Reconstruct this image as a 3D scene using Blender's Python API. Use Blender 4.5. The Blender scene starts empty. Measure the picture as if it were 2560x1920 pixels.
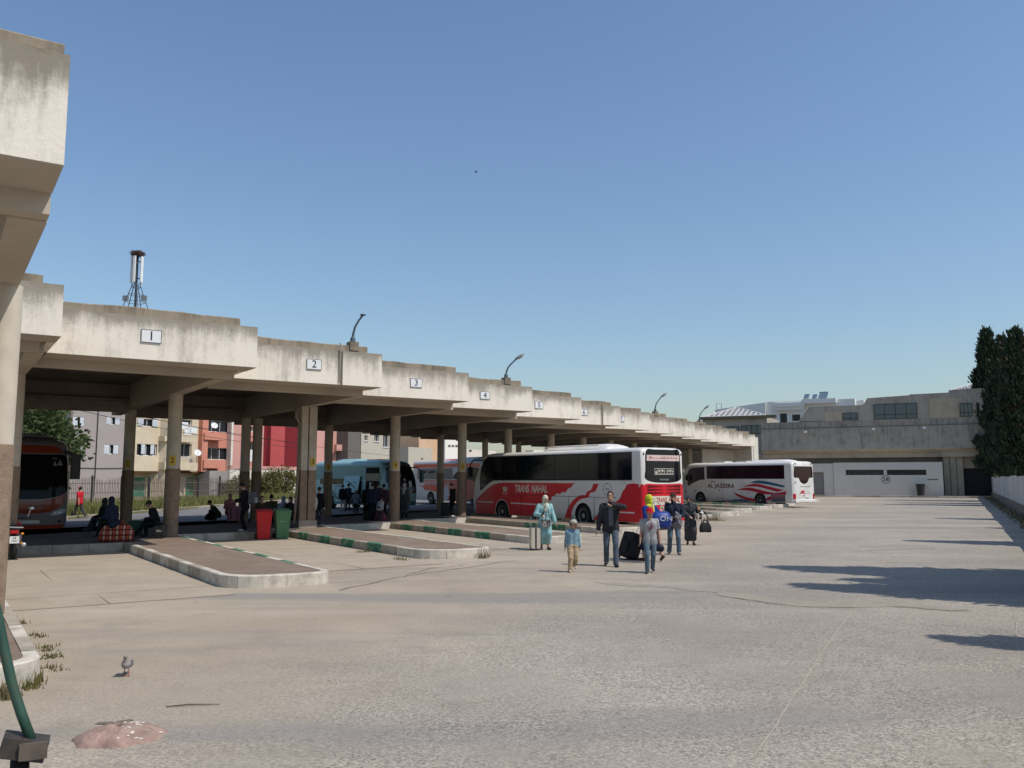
import bpy, bmesh, math, random
import numpy as np
from mathutils import Vector, Matrix
random.seed(7); rng = np.random.default_rng(7)
SC = bpy.context.scene
COL = SC.collection
R = math.radians
# ------------------------------------------------------------------ camera, sky, sun, exposure
F_PX, HORIZON, CAM_H = 2150.0, 1195.0, 2.15
PITCH = math.atan((HORIZON - 960) / F_PX)
cam_d = bpy.data.cameras.new('camera'); cam = bpy.data.objects.new('camera', cam_d); COL.objects.link(cam)
cam.location = (0, 0, CAM_H); cam.rotation_euler = (math.pi / 2 + PITCH, 0, 0)
cam_d.sensor_width = 36; cam_d.lens = F_PX / 2560 * 36; cam_d.clip_end = 6000; cam_d.clip_start = 0.1
SC.camera = cam
SUN_EL, SUN_AZ = R(55), math.atan2(.90, -.43)          # azimuth clockwise from +Y
W = bpy.data.worlds.new('World'); SC.world = W; W.use_nodes = True
nt = W.node_tree; bg = nt.nodes['Background']
sky = nt.nodes.new('ShaderNodeTexSky'); sky.sky_type = 'NISHITA'; sky.sun_disc = False
sky.sun_elevation = SUN_EL; sky.sun_rotation = SUN_AZ
sky.air_density = 1.3; sky.dust_density = 1.1; sky.ozone_density = 5.5; sky.altitude = 0
nt.links.new(sky.outputs[0], bg.inputs[0]); bg.inputs[1].default_value = 0.113
sun_d = bpy.data.lights.new('sun', 'SUN'); sun_d.energy = 3.3; sun_d.angle = R(0.5); sun_d.color = (1, .95, .87)
sun = bpy.data.objects.new('sun', sun_d); COL.objects.link(sun)
sdir = Vector((math.sin(SUN_AZ) * math.cos(SUN_EL), math.cos(SUN_AZ) * math.cos(SUN_EL), math.sin(SUN_EL)))
sun.rotation_euler = sdir.to_track_quat('Z', 'Y').to_euler(); sun.location = sdir * 60
SC.view_settings.view_transform = 'Standard'; SC.view_settings.look = 'None'
SC.view_settings.gamma = 1; SC.view_settings.exposure = 0.2; SC.view_settings.use_curve_mapping = False
SC.render.engine = 'CYCLES'; SC.cycles.use_denoising = True
SC.cycles.max_bounces = 8; SC.cycles.diffuse_bounces = 4

def G(px, py, z=0.0):
    """world point at height z that the photograph shows at pixel (px, py)"""
    x = (px - 1280) / F_PX; y = -(py - 960) / F_PX
    c, s = math.cos(PITCH), math.sin(PITCH)
    t = (z - CAM_H) / (s + y * c)
    return Vector((x * t, (c - y * s) * t, z))
def on_plane(px, py, p0, d):
    """point seen at (px,py) on the vertical plane through p0 along horizontal direction d: (distance along d, z, point)"""
    x = (px - 1280) / F_PX; y = -(py - 960) / F_PX
    c, s = math.cos(PITCH), math.sin(PITCH)
    r = Vector((x, c - y * s, s + y * c))
    n = Vector((d[1], -d[0], 0))
    t = (Vector((p0[0], p0[1], 0)) - Vector((0, 0, CAM_H))).dot(n) / r.dot(n)
    p = Vector((0, 0, CAM_H)) + r * t
    return (p - Vector((p0[0], p0[1], 0))).dot(Vector((d[0], d[1], 0))), p.z, p

# ------------------------------------------------------------------ materials
MATS = {}
def lin(c):
    if isinstance(c, str):
        c = tuple(int(c[i:i + 2], 16) / 255 for i in (0, 2, 4)); return tuple((v / 12.92 if v <= .04045 else ((v + .055) / 1.055) ** 2.4) for v in c)
    return c
def _n(nt, typ, **kw):
    n = nt.nodes.new(typ)
    for k, v in kw.items():
        if k in n.inputs: n.inputs[k].default_value = v
        else: setattr(n, k, v)
    return n
def rgba(c): return (*c, 1)
def M(name, base, rough=.8, var=.12, scale=3.0, bump=.0, bscale=40, metal=0, spec=.3, dirt=None, dirtamt=.0, dscale=.7, coat=0, stretch=None):
    """plain surface: base colour with fine and broad variation, optional dirt stains and bump"""
    if name in MATS: return MATS[name]
    m = bpy.data.materials.new(name); m.use_nodes = True; MATS[name] = m
    nt = m.node_tree; L = nt.links; b = nt.nodes['Principled BSDF']
    base = lin(base)
    geo = _n(nt, 'ShaderNodeNewGeometry')
    vec = geo.outputs['Position']
    if stretch:
        mp = _n(nt, 'ShaderNodeMapping'); mp.inputs['Scale'].default_value = stretch; L.new(vec, mp.inputs[0]); vec = mp.outputs[0]
    n1 = _n(nt, 'ShaderNodeTexNoise', Scale=scale, Detail=6, Roughness=.65); L.new(vec, n1.inputs['Vector'])
    mr = _n(nt, 'ShaderNodeMapRange'); mr.inputs['From Min'].default_value = .3; mr.inputs['From Max'].default_value = .7
    mr.inputs['To Min'].default_value = 1 - var; mr.inputs['To Max'].default_value = 1 + var
    L.new(n1.outputs['Fac'], mr.inputs['Value'])
    mul = _n(nt, 'ShaderNodeVectorMath', operation='SCALE'); mul.inputs[0].default_value = base; L.new(mr.outputs[0], mul.inputs['Scale'])
    out = mul.outputs[0]
    if dirt is not None:
        n2 = _n(nt, 'ShaderNodeTexNoise', Scale=dscale, Detail=8, Roughness=.7); L.new(vec, n2.inputs['Vector'])
        r2 = _n(nt, 'ShaderNodeMapRange'); r2.inputs['From Min'].default_value = .48; r2.inputs['From Max'].default_value = .72; r2.inputs['To Max'].default_value = dirtamt
        L.new(n2.outputs['Fac'], r2.inputs['Value'])
        mx = _n(nt, 'ShaderNodeMix', data_type='RGBA'); L.new(r2.outputs[0], mx.inputs['Factor']); L.new(out, mx.inputs['A']); mx.inputs['B'].default_value = rgba(lin(dirt)); out = mx.outputs['Result']
    L.new(out, b.inputs['Base Color'])
    b.inputs['Roughness'].default_value = rough; b.inputs['Metallic'].default_value = metal; b.inputs['Specular IOR Level'].default_value = spec
    b.inputs['Coat Weight'].default_value = coat; b.inputs['Coat Roughness'].default_value = .08
    if bump:
        n3 = _n(nt, 'ShaderNodeTexNoise', Scale=bscale, Detail=5, Roughness=.7); L.new(vec, n3.inputs['Vector'])
        bp = _n(nt, 'ShaderNodeBump', Strength=bump, Distance=.02); L.new(n3.outputs['Fac'], bp.inputs['Height']); L.new(bp.outputs[0], b.inputs['Normal'])
    return m
def concrete(name, clean, grime, top_z, bot_z, moss=.0, streak=.6, amount=.8, fade=.75, bias=0.0):
    """painted render/concrete weathering from the parapet down: grime runs in vertical streaks"""
    if name in MATS: return MATS[name]
    m = bpy.data.materials.new(name); m.use_nodes = True; MATS[name] = m
    nt = m.node_tree; L = nt.links; b = nt.nodes['Principled BSDF']; b.inputs['Roughness'].default_value = .9; b.inputs['Specular IOR Level'].default_value = .2
    geo = _n(nt, 'ShaderNodeNewGeometry'); pos = geo.outputs['Position']
    mp = _n(nt, 'ShaderNodeMapping'); mp.inputs['Scale'].default_value = (1, 1, .12); L.new(pos, mp.inputs[0])
    st = _n(nt, 'ShaderNodeTexNoise', Scale=4.2, Detail=7, Roughness=.72); L.new(mp.outputs[0], st.inputs['Vector'])
    bl = _n(nt, 'ShaderNodeTexNoise', Scale=.9, Detail=8, Roughness=.62); L.new(pos, bl.inputs['Vector'])
    fi = _n(nt, 'ShaderNodeTexNoise', Scale=16, Detail=6, Roughness=.7); L.new(pos, fi.inputs['Vector'])
    sx = _n(nt, 'ShaderNodeSeparateXYZ'); L.new(pos, sx.inputs[0])
    hz = _n(nt, 'ShaderNodeMapRange'); hz.inputs['From Min'].default_value = bot_z; hz.inputs['From Max'].default_value = top_z; L.new(sx.outputs['Z'], hz.inputs['Value'])
    pw = _n(nt, 'ShaderNodeMath', operation='POWER'); L.new(hz.outputs[0], pw.inputs[0]); pw.inputs[1].default_value = 2.6
    # grime = streak*height + blotch
    a1 = _n(nt, 'ShaderNodeMath', operation='MULTIPLY_ADD'); L.new(pw.outputs[0], a1.inputs[0]); a1.inputs[1].default_value = fade; 
    s2 = _n(nt, 'ShaderNodeMath', operation='SUBTRACT'); L.new(st.outputs['Fac'], s2.inputs[0]); s2.inputs[1].default_value = .5
    s3 = _n(nt, 'ShaderNodeMath', operation='MULTIPLY'); L.new(s2.outputs[0], s3.inputs[0]); s3.inputs[1].default_value = streak * 2.4
    L.new(s3.outputs[0], a1.inputs[2])
    s4 = _n(nt, 'ShaderNodeMath', operation='MULTIPLY_ADD'); L.new(bl.outputs['Fac'], s4.inputs[0]); s4.inputs[1].default_value = 1.4; s4.inputs[2].default_value = -.62 + bias
    ad = _n(nt, 'ShaderNodeMath', operation='ADD'); L.new(a1.outputs[0], ad.inputs[0]); L.new(s4.outputs[0], ad.inputs[1])
    f2 = _n(nt, 'ShaderNodeMath', operation='MULTIPLY_ADD'); L.new(fi.outputs['Fac'], f2.inputs[0]); f2.inputs[1].default_value = .5; L.new(ad.outputs[0], f2.inputs[2])
    mr = _n(nt, 'ShaderNodeMapRange', interpolation_type='SMOOTHSTEP'); mr.inputs['From Min'].default_value = .18; mr.inputs['From Max'].default_value = 1.0; mr.inputs['To Max'].default_value = amount
    L.new(f2.outputs[0], mr.inputs['Value'])
    mx = _n(nt, 'ShaderNodeMix', data_type='RGBA'); L.new(mr.outputs[0], mx.inputs['Factor']); mx.inputs['A'].default_value = rgba(lin(clean)); mx.inputs['B'].default_value = rgba(lin(grime)); out = mx.outputs['Result']
    if moss:
        mn = _n(nt, 'ShaderNodeTexNoise', Scale=1.7, Detail=7, Roughness=.7); L.new(pos, mn.inputs['Vector'])
        mm = _n(nt, 'ShaderNodeMath', operation='MULTIPLY'); L.new(mn.outputs['Fac'], mm.inputs[0]); L.new(pw.outputs[0], mm.inputs[1])
        mo = _n(nt, 'ShaderNodeMapRange'); mo.inputs['From Min'].default_value = .36; mo.inputs['From Max'].default_value = .62; mo.inputs['To Max'].default_value = moss; L.new(mm.outputs[0], mo.inputs['Value'])
        m2 = _n(nt, 'ShaderNodeMix', data_type='RGBA'); L.new(mo.outputs[0], m2.inputs['Factor']); L.new(out, m2.inputs['A']); m2.inputs['B'].default_value = (.13, .105, .04, 1); out = m2.outputs['Result']
    L.new(out, b.inputs['Base Color'])
    bp = _n(nt, 'ShaderNodeBump', Strength=.35, Distance=.02); L.new(fi.outputs['Fac'], bp.inputs['Height']); L.new(bp.outputs[0], b.inputs['Normal'])
    return m
def glass(name, tint=(.012, .014, .018), rough=.04, spec=.35):
    return M(name, tint, rough=rough, var=.25, scale=.6, spec=spec, coat=.0)
def foliage(name, c1, c2, trans=.25):
    if name in MATS: return MATS[name]
    m = bpy.data.materials.new(name); m.use_nodes = True; MATS[name] = m
    nt = m.node_tree; L = nt.links; b = nt.nodes['Principled BSDF']
    geo = _n(nt, 'ShaderNodeNewGeometry')
    n1 = _n(nt, 'ShaderNodeTexNoise', Scale=1.1, Detail=4); L.new(geo.outputs['Position'], n1.inputs['Vector'])
    ad = _n(nt, 'ShaderNodeMath', operation='MULTIPLY_ADD'); L.new(geo.outputs['Random Per Island'], ad.inputs[0]); ad.inputs[1].default_value = .55
    su = _n(nt, 'ShaderNodeMath', operation='MULTIPLY_ADD'); L.new(n1.outputs['Fac'], su.inputs[0]); su.inputs[1].default_value = 1.5; su.inputs[2].default_value = -.55
    L.new(su.outputs[0], ad.inputs[2])
    mx = _n(nt, 'ShaderNodeMix', data_type='RGBA'); mx.clamp_factor = True; L.new(ad.outputs[0], mx.inputs['Factor']); mx.inputs['A'].default_value = rgba(lin(c1)); mx.inputs['B'].default_value = rgba(lin(c2))
    L.new(mx.outputs['Result'], b.inputs['Base Color']); b.inputs['Roughness'].default_value = .65; b.inputs['Specular IOR Level'].default_value = .25
    tr = _n(nt, 'ShaderNodeBsdfTranslucent'); L.new(mx.outputs['Result'], tr.inputs['Color'])
    ms = _n(nt, 'ShaderNodeMixShader'); ms.inputs[0].default_value = trans
    L.new(b.outputs[0], ms.inputs[1]); L.new(tr.outputs[0], ms.inputs[2]); L.new(ms.outputs[0], nt.nodes['Material Output'].inputs['Surface'])
    return m

# ------------------------------------------------------------------ objects and meshes
def tag(o, label=None, cat=None, group=None, kind=None):
    if label: o['label'] = label
    if cat: o['category'] = cat
    if group: o['group'] = group
    if kind: o['kind'] = kind
    return o
def thing(name, label, cat, loc=(0, 0, 0), rz=0.0, group=None):
    o = bpy.data.objects.new(name, None); COL.objects.link(o); o.empty_display_size = .3
    o.location = loc; o.rotation_euler = (0, 0, rz)
    return tag(o, label, cat, group)
def link(name, mesh, parent=None, loc=(0, 0, 0), rz=0.0):
    o = bpy.data.objects.new(name, mesh); COL.objects.link(o)
    o.location = loc; o.rotation_euler = (0, 0, rz)
    if parent: o.parent = parent
    return o
def copy_tree(o, parent=None):
    c = o.copy(); COL.objects.link(c)
    if parent: c.parent = parent
    for ch in list(o.children): copy_tree(ch, c)
    return c
class MB:
    def __init__(s): s.v = []; s.f = []; s.m = []; s.mi = 0; s.T = None
    def add(s, vs, fs):
        k = len(s.v)
        if s.T is not None: vs = [s.T @ Vector(p) for p in vs]
        s.v += [tuple(p) for p in vs]; s.f += [tuple(i + k for i in f) for f in fs]; s.m += [s.mi] * len(fs); return s
    def frame(s, o, a, u, up=(0, 0, 1)):
        """local x -> u, y -> a, z -> up from origin o"""
        m = Matrix(((u[0], a[0], up[0], o[0]), (u[1], a[1], up[1], o[1]), (u[2] if len(u) > 2 else 0, a[2] if len(a) > 2 else 0, up[2], o[2] if len(o) > 2 else 0), (0, 0, 0, 1)))
        s.T = m; return s
    def box(s, x0, x1, y0, y1, z0, z1):
        vs = [(x0, y0, z0), (x1, y0, z0), (x1, y1, z0), (x0, y1, z0), (x0, y0, z1), (x1, y0, z1), (x1, y1, z1), (x0, y1, z1)]
        return s.add(vs, [(3, 2, 1, 0), (4, 5, 6, 7), (0, 1, 5, 4), (1, 2, 6, 5), (2, 3, 7, 6), (3, 0, 4, 7)])
    def rbox(s, x0, x1, y0, y1, z0, z1, r=.02, axis='z', n=3):
        """box with rounded edges about one axis"""
        a0, a1, b0, b1, c0, c1 = {'z': (x0, x1, y0, y1, z0, z1), 'x': (y0, y1, z0, z1, x0, x1), 'y': (z0, z1, x0, x1, y0, y1)}[axis]
        pts = []
        for cx, cy, t0 in ((a1 - r, b1 - r, 0), (a0 + r, b1 - r, 90), (a0 + r, b0 + r, 180), (a1 - r, b0 + r, 270)):
            for k in range(n + 1):
                t = R(t0 + 90 * k / n); pts.append((cx + r * math.cos(t), cy + r * math.sin(t)))
        f = {'z': lambda a, b, c: (a, b, c), 'x': lambda a, b, c: (c, a, b), 'y': lambda a, b, c: (b, c, a)}[axis]
        N = len(pts); vs = [f(a, b, c0) for a, b in pts] + [f(a, b, c1) for a, b in pts]
        return s.add(vs, [tuple(range(N))[::-1], tuple(range(N, 2 * N))] + [(i, (i + 1) % N, N + (i + 1) % N, N + i) for i in range(N)])
    def prism(s, poly, z0, z1):
        N = len(poly); A = sum(poly[i][0] * poly[(i + 1) % N][1] - poly[(i + 1) % N][0] * poly[i][1] for i in range(N))
        if A < 0: poly = poly[::-1]
        vs = [(p[0], p[1], z0) for p in poly] + [(p[0], p[1], z1) for p in poly]
        return s.add(vs, [tuple(range(N))[::-1], tuple(range(N, 2 * N))] + [(i, (i + 1) % N, N + (i + 1) % N, N + i) for i in range(N)])
    def plate(s, poly, y0, y1):
        """polygon in x,z given thickness along y"""
        N = len(poly); vs = [(p[0], y0, p[1]) for p in poly] + [(p[0], y1, p[1]) for p in poly]
        A = sum(poly[i][0] * poly[(i + 1) % N][1] - poly[(i + 1) % N][0] * poly[i][1] for i in range(N)) * (y1 - y0)
        F = [tuple(range(N)), tuple(range(N, 2 * N))[::-1]] + [((i + 1) % N, i, N + i, N + (i + 1) % N) for i in range(N)]
        if A < 0: F = [f[::-1] for f in F]
        return s.add(vs, F)
    def tube(s, pts, r, n=8, cap=True):
        pts = [Vector(p) for p in pts]; rs = r if isinstance(r, (list, tuple)) else [r] * len(pts)
        vs = []; fs = []; prev = None
        for i, p in enumerate(pts):
            d = (pts[min(i + 1, len(pts) - 1)] - pts[max(i - 1, 0)]).normalized()
            x = d.orthogonal().normalized() if prev is None else (prev - d * prev.dot(d)).normalized()
            prev = x; y = d.cross(x)
            vs += [p + (x * math.cos(2 * math.pi * k / n) + y * math.sin(2 * math.pi * k / n)) * rs[i] for k in range(n)]
        for i in range(len(pts) - 1):
            fs += [(i * n + k, i * n + (k + 1) % n, (i + 1) * n + (k + 1) % n, (i + 1) * n + k) for k in range(n)]
        if cap: fs += [tuple(range(n))[::-1], tuple(range((len(pts) - 1) * n, len(pts) * n))]
        return s.add(vs, fs)
    def lathe(s, prof, n=24, axis='z', o=(0, 0, 0)):
        vs = []; fs = []
        for r, z in prof:
            for k in range(n):
                c, q = math.cos(2 * math.pi * k / n) * r, math.sin(2 * math.pi * k / n) * r
                p = {'z': (c, q, z), 'y': (q, z, c), 'x': (z, c, q)}[axis]; vs.append((p[0] + o[0], p[1] + o[1], p[2] + o[2]))
        for i in range(len(prof) - 1): fs += [(i * n + k, i * n + (k + 1) % n, (i + 1) * n + (k + 1) % n, (i + 1) * n + k) for k in range(n)]
        if prof[0][0] > 1e-6: fs.append(tuple(range(n))[::-1])
        if prof[-1][0] > 1e-6: fs.append(tuple(range((len(prof) - 1) * n, len(prof) * n)))
        return s.add(vs, fs)
    def ball(s, c, r, n=10, m=7):
        r = r if isinstance(r, (tuple, list)) else (r, r, r)
        vs = []; fs = []
        for i in range(m + 1):
            t = math.pi * i / m
            for k in range(n):
                q = 2 * math.pi * k / n; vs.append((c[0] + r[0] * math.sin(t) * math.cos(q), c[1] + r[1] * math.sin(t) * math.sin(q), c[2] - r[2] * math.cos(t)))
        for i in range(m): fs += [(i * n + k, i * n + (k + 1) % n, (i + 1) * n + (k + 1) % n, (i + 1) * n + k) for k in range(n)]
        return s.add(vs, fs)
    def mesh(s, name, mats, smooth=False, angle=None, weld=False):
        me = bpy.data.meshes.new(name); me.from_pydata(s.v, [], s.f)
        for m in (mats if isinstance(mats, (list, tuple)) else [mats]): me.materials.append(m)
        if any(s.m): me.polygons.foreach_set('material_index', s.m)
        if weld:
            bm = bmesh.new(); bm.from_mesh(me); bmesh.ops.remove_doubles(bm, verts=bm.verts, dist=1e-4); bm.to_mesh(me); bm.free()
        if smooth:
            if angle is None: me.polygons.foreach_set('use_smooth', [True] * len(me.polygons))
            else: me.set_sharp_from_angle(angle=R(angle)) if not me.polygons.foreach_set('use_smooth', [True] * len(me.polygons)) else None
        me.update(); return me
    def build(s, name, mats, parent=None, smooth=False, angle=None, loc=(0, 0, 0), rz=0.0, weld=False):
        return link(name, s.mesh(name, mats, smooth, angle, weld), parent, loc, rz)
def arr_mesh(name, V, Fc, mat, smooth=False):
    """numpy triangles/quads -> mesh"""
    me = bpy.data.meshes.new(name); V = np.asarray(V, dtype=np.float32); Fc = np.asarray(Fc, dtype=np.int32)
    k = Fc.shape[1]; me.vertices.add(len(V)); me.vertices.foreach_set('co', V.ravel())
    me.loops.add(Fc.size); me.loops.foreach_set('vertex_index', Fc.ravel())
    me.polygons.add(len(Fc)); me.polygons.foreach_set('loop_start', np.arange(0, Fc.size, k, dtype=np.int32))
    me.polygons.foreach_set('loop_total', np.full(len(Fc), k, dtype=np.int32))
    if smooth: me.polygons.foreach_set('use_smooth', np.ones(len(Fc), bool))
    me.materials.append(mat); me.update(calc_edges=True); return me
DG = None
def evaluated(o):
    dg = bpy.context.evaluated_depsgraph_get()
    return bpy.data.meshes.new_from_object(o.evaluated_get(dg), depsgraph=dg)
_TEXT = {}
def text_mesh(body, size=1.0, depth=.003, shear=0.0, mat=None, align='CENTER', spacing=1.0, bold=0.0):
    cu = bpy.data.curves.new('lettering', 'FONT'); cu.body = body; cu.size = size; cu.extrude = depth; cu.shear = shear
    cu.offset = bold; cu.align_x = align; cu.align_y = 'CENTER'; cu.space_character = spacing; cu.resolution_u = 3
    o = bpy.data.objects.new('lettering', cu); COL.objects.link(o)
    me = evaluated(o); bpy.data.objects.remove(o); bpy.data.curves.remove(cu)
    me.materials.clear()
    if mat: me.materials.append(mat)
    return me
def lettering(body, parent, o, xdir, ydir, size, mat, depth=.003, shear=0, sx=1.0, align='CENTER', name='lettering', spacing=1.0, bold=0.0):
    """flat letters: x along xdir, up along ydir, at o (parent space)"""
    me = text_mesh(body, size, depth, shear, mat, align, spacing, bold)
    x = Vector(xdir).normalized(); y = Vector(ydir).normalized(); z = x.cross(y)
    m = Matrix(((x[0] * sx, y[0], z[0], o[0]), (x[1] * sx, y[1], z[1], o[1]), (x[2] * sx, y[2], z[2], o[2]), (0, 0, 0, 1)))
    me.transform(m); me.name = name
    return link(name, me, parent)
# ================================================================== SETTING: ground, road, platform, islands
A = Vector((-.556, .831, 0)); U = Vector((.831, .556, 0)); UP = Vector((0, 0, 1))   # bay axis into the station, fascia direction
FQ = [(-9.76, 18.4), (-7.09, 23.68), (-4.41, 28.95), (-1.73, 34.23), (0.94, 39.5), (3.62, 44.78), (6.36, 50.35), (8.81, 55.02), (11.25, 59.7),
      (13.69, 64.38), (16.13, 69.06), (18.57, 73.74), (21.02, 78.42), (23.46, 83.1)]
FQ = [Vector((*p, 0)) for p in FQ]
ROW = Vector((.46, .888, 0))

def ground_material():
    m = bpy.data.materials.new('lot_surface'); m.use_nodes = True
    nt = m.node_tree; L = nt.links; b = nt.nodes['Principled BSDF']; b.inputs['Roughness'].default_value = .88; b.inputs['Specular IOR Level'].default_value = .25
    geo = _n(nt, 'ShaderNodeNewGeometry'); pos = geo.outputs['Position']
    def noise(sc, det=6, ro=.65, vec=pos, dist=0):
        n = _n(nt, 'ShaderNodeTexNoise', Scale=sc, Detail=det, Roughness=ro, Distortion=dist); L.new(vec, n.inputs['Vector']); return n.outputs['Fac']
    def mrange(v, a, c, d=0.0, e=1.0, smooth=True):
        n = _n(nt, 'ShaderNodeMapRange'); n.interpolation_type = 'SMOOTHSTEP' if smooth else 'LINEAR'
        n.inputs['From Min'].default_value = a; n.inputs['From Max'].default_value = c; n.inputs['To Min'].default_value = d; n.inputs['To Max'].default_value = e
        L.new(v, n.inputs['Value']); return n.outputs[0]
    def math_(op, a, c=None):
        n = _n(nt, 'ShaderNodeMath', operation=op)
        for i, v in enumerate((a, c)):
            if v is None: continue
            if isinstance(v, (int, float)): n.inputs[i].default_value = v
            else: L.new(v, n.inputs[i])
        return n.outputs[0]
    def mix(f, a, c):
        n = _n(nt, 'ShaderNodeMix', data_type='RGBA')
        if isinstance(f, (int, float)): n.inputs['Factor'].default_value = f
        else: L.new(f, n.inputs['Factor'])
        for s, v in (('A', a), ('B', c)):
            if isinstance(v, tuple): n.inputs[s].default_value = rgba(v)
            else: L.new(v, n.inputs[s])
        return n.outputs['Result']
    # exposed aggregate lies to the right of the line through the island ends; plain concrete to the left
    sx = _n(nt, 'ShaderNodeSeparateXYZ'); L.new(pos, sx.inputs[0])
    d = math_('SUBTRACT', math_('MULTIPLY', sx.outputs['X'], .888), math_('MULTIPLY', sx.outputs['Y'], .46))   # signed distance from row line through origin
    d = math_('ADD', d, math_('MULTIPLY', math_('SUBTRACT', noise(.25, 4), .5), 7.0))
    agg = mrange(d, -8.6, -4.4)
    broad = noise(.16, 6, .6); mid = noise(1.1, 7, .68); fine = noise(24, 5, .75)
    mpp = _n(nt, 'ShaderNodeMapping'); mpp.inputs['Rotation'].default_value = (0, 0, R(62)); mpp.inputs['Scale'].default_value = (.12, 1.1, 1); L.new(pos, mpp.inputs[0])
    lane = noise(.55, 6, .6, mpp.outputs[0], .4)
    col = mix(mrange(broad, .35, .65), (.318, .264, .200), (.385, .324, .250))
    colA = mix(mrange(broad, .35, .65), (.272, .240, .199), (.335, .296, .245))
    col = mix(agg, col, colA)
    col = mix(math_('MULTIPLY', mrange(mid, .47, .72), .48), col, (.235, .20, .16))
    col = mix(math_('MULTIPLY', mrange(lane, .49, .65), .8), col, (.235, .215, .192))
    col = mix(math_('MULTIPLY', mrange(lane, .46, .30), .30), col, (.47, .41, .335))
    # stones: dark gaps and pale pebbles
    vo = _n(nt, 'ShaderNodeTexVoronoi', Scale=52, Randomness=1); L.new(pos, vo.inputs['Vector'])
    vc = _n(nt, 'ShaderNodeSeparateColor'); L.new(vo.outputs['Color'], vc.inputs[0])
    sp = mrange(vc.outputs[0], 0, 1, -1, 1, False)
    patch = mrange(noise(.6, 4), .34, .62)
    amt = math_('MULTIPLY', math_('ADD', math_('MULTIPLY', agg, .33), .06), math_('ADD', math_('MULTIPLY', patch, .8), .35))
    k = math_('ADD', math_('MULTIPLY', sp, amt), 1.0)
    k = math_('MULTIPLY', k, mrange(fine, .3, .7, .85, 1.15, False))
    pit = noise(45, 3, .6); k = math_('MULTIPLY', k, mrange(pit, .30, .40, .62, 1.0))
    sc = _n(nt, 'ShaderNodeVectorMath', operation='SCALE'); L.new(col, sc.inputs[0]); L.new(k, sc.inputs['Scale'])
    out = sc.outputs[0]
    # oil drips
    oil = noise(1.9, 3, .5, pos, .3); out = mix(math_('MULTIPLY', mrange(oil, .70, .80), .55), out, (.10, .09, .078))
    L.new(out, b.inputs['Base Color'])
    h = math_('ADD', math_('MULTIPLY', vo.outputs['Distance'], -.5), fine)
    bp = _n(nt, 'ShaderNodeBump', Strength=.4, Distance=.006); L.new(h, bp.inputs['Height']); L.new(bp.outputs[0], b.inputs['Normal'])
    return m
GROUND = ground_material()
g = MB(); g.add([(-1500, -200, 0), (1500, -200, 0), (1500, 2500, 0), (-1500, 2500, 0)], [(0, 1, 2, 3)])
tag(g.build('ground', GROUND), kind='structure')

m_pave = M('island_paving', (.205, .150, .112), rough=.92, var=.16, scale=2.0, bump=.3, bscale=60, dirt=(.27, .215, .165), dirtamt=.6, dscale=.5)
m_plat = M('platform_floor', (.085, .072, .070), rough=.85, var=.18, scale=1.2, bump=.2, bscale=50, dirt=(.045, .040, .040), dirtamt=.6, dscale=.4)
m_road = M('road_asphalt', (.165, .158, .155), rough=.9, var=.15, scale=.5, bump=.25, bscale=45, dirt=(.12, .115, .11), dirtamt=.6, dscale=.3)
m_kw = M('kerb_white', (.56, .51, .43), rough=.88, var=.14, scale=5, bump=.45, bscale=22, dirt=(.25, .215, .17), dirtamt=.85, dscale=3.0)
m_kb = M('kerb_bare', (.36, .315, .25), rough=.92, var=.2, scale=4, bump=.45, bscale=22, dirt=(.20, .17, .135), dirtamt=.8, dscale=2.2)
m_kg = M('kerb_green', (.040, .165, .092), rough=.82, var=.25, scale=5, bump=.4, bscale=22, dirt=(.42, .42, .35), dirtamt=.9, dscale=4.2)
m_kp = M('kerb_pale_green', (.36, .41, .33), rough=.85, var=.2, scale=5, bump=.4, bscale=22, dirt=(.52, .49, .42), dirtamt=.9, dscale=3.0)
m_slab = M('slab_concrete', (.36, .302, .232), rough=.9, var=.10, scale=1.3, bump=.25, bscale=40, dirt=(.27, .22, .17), dirtamt=.55, dscale=.8)
m_joint = M('slab_joint', (.17, .142, .105), rough=1)
KH = .25
S = {1: (-11.49, 25.85), 2: (-8.14, 31.68), 3: (-5.16, 37.06), 4: (-2.19, 41.95)}
for k in (5, 6, 7, 8, 9, 10, 11, 12, 13): S[k] = (FQ[k].x - 3.3, FQ[k].y + 2.5)
S = {k: Vector((*p, 0)) for k, p in S.items()}
S[0] = S[1] - U * 5.90 - A * 2.85
IW = 2.15
ILEN = {0: 14.6, 1: 10.9, 2: 10.6, 3: 10.6, 4: 10.6}

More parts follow.
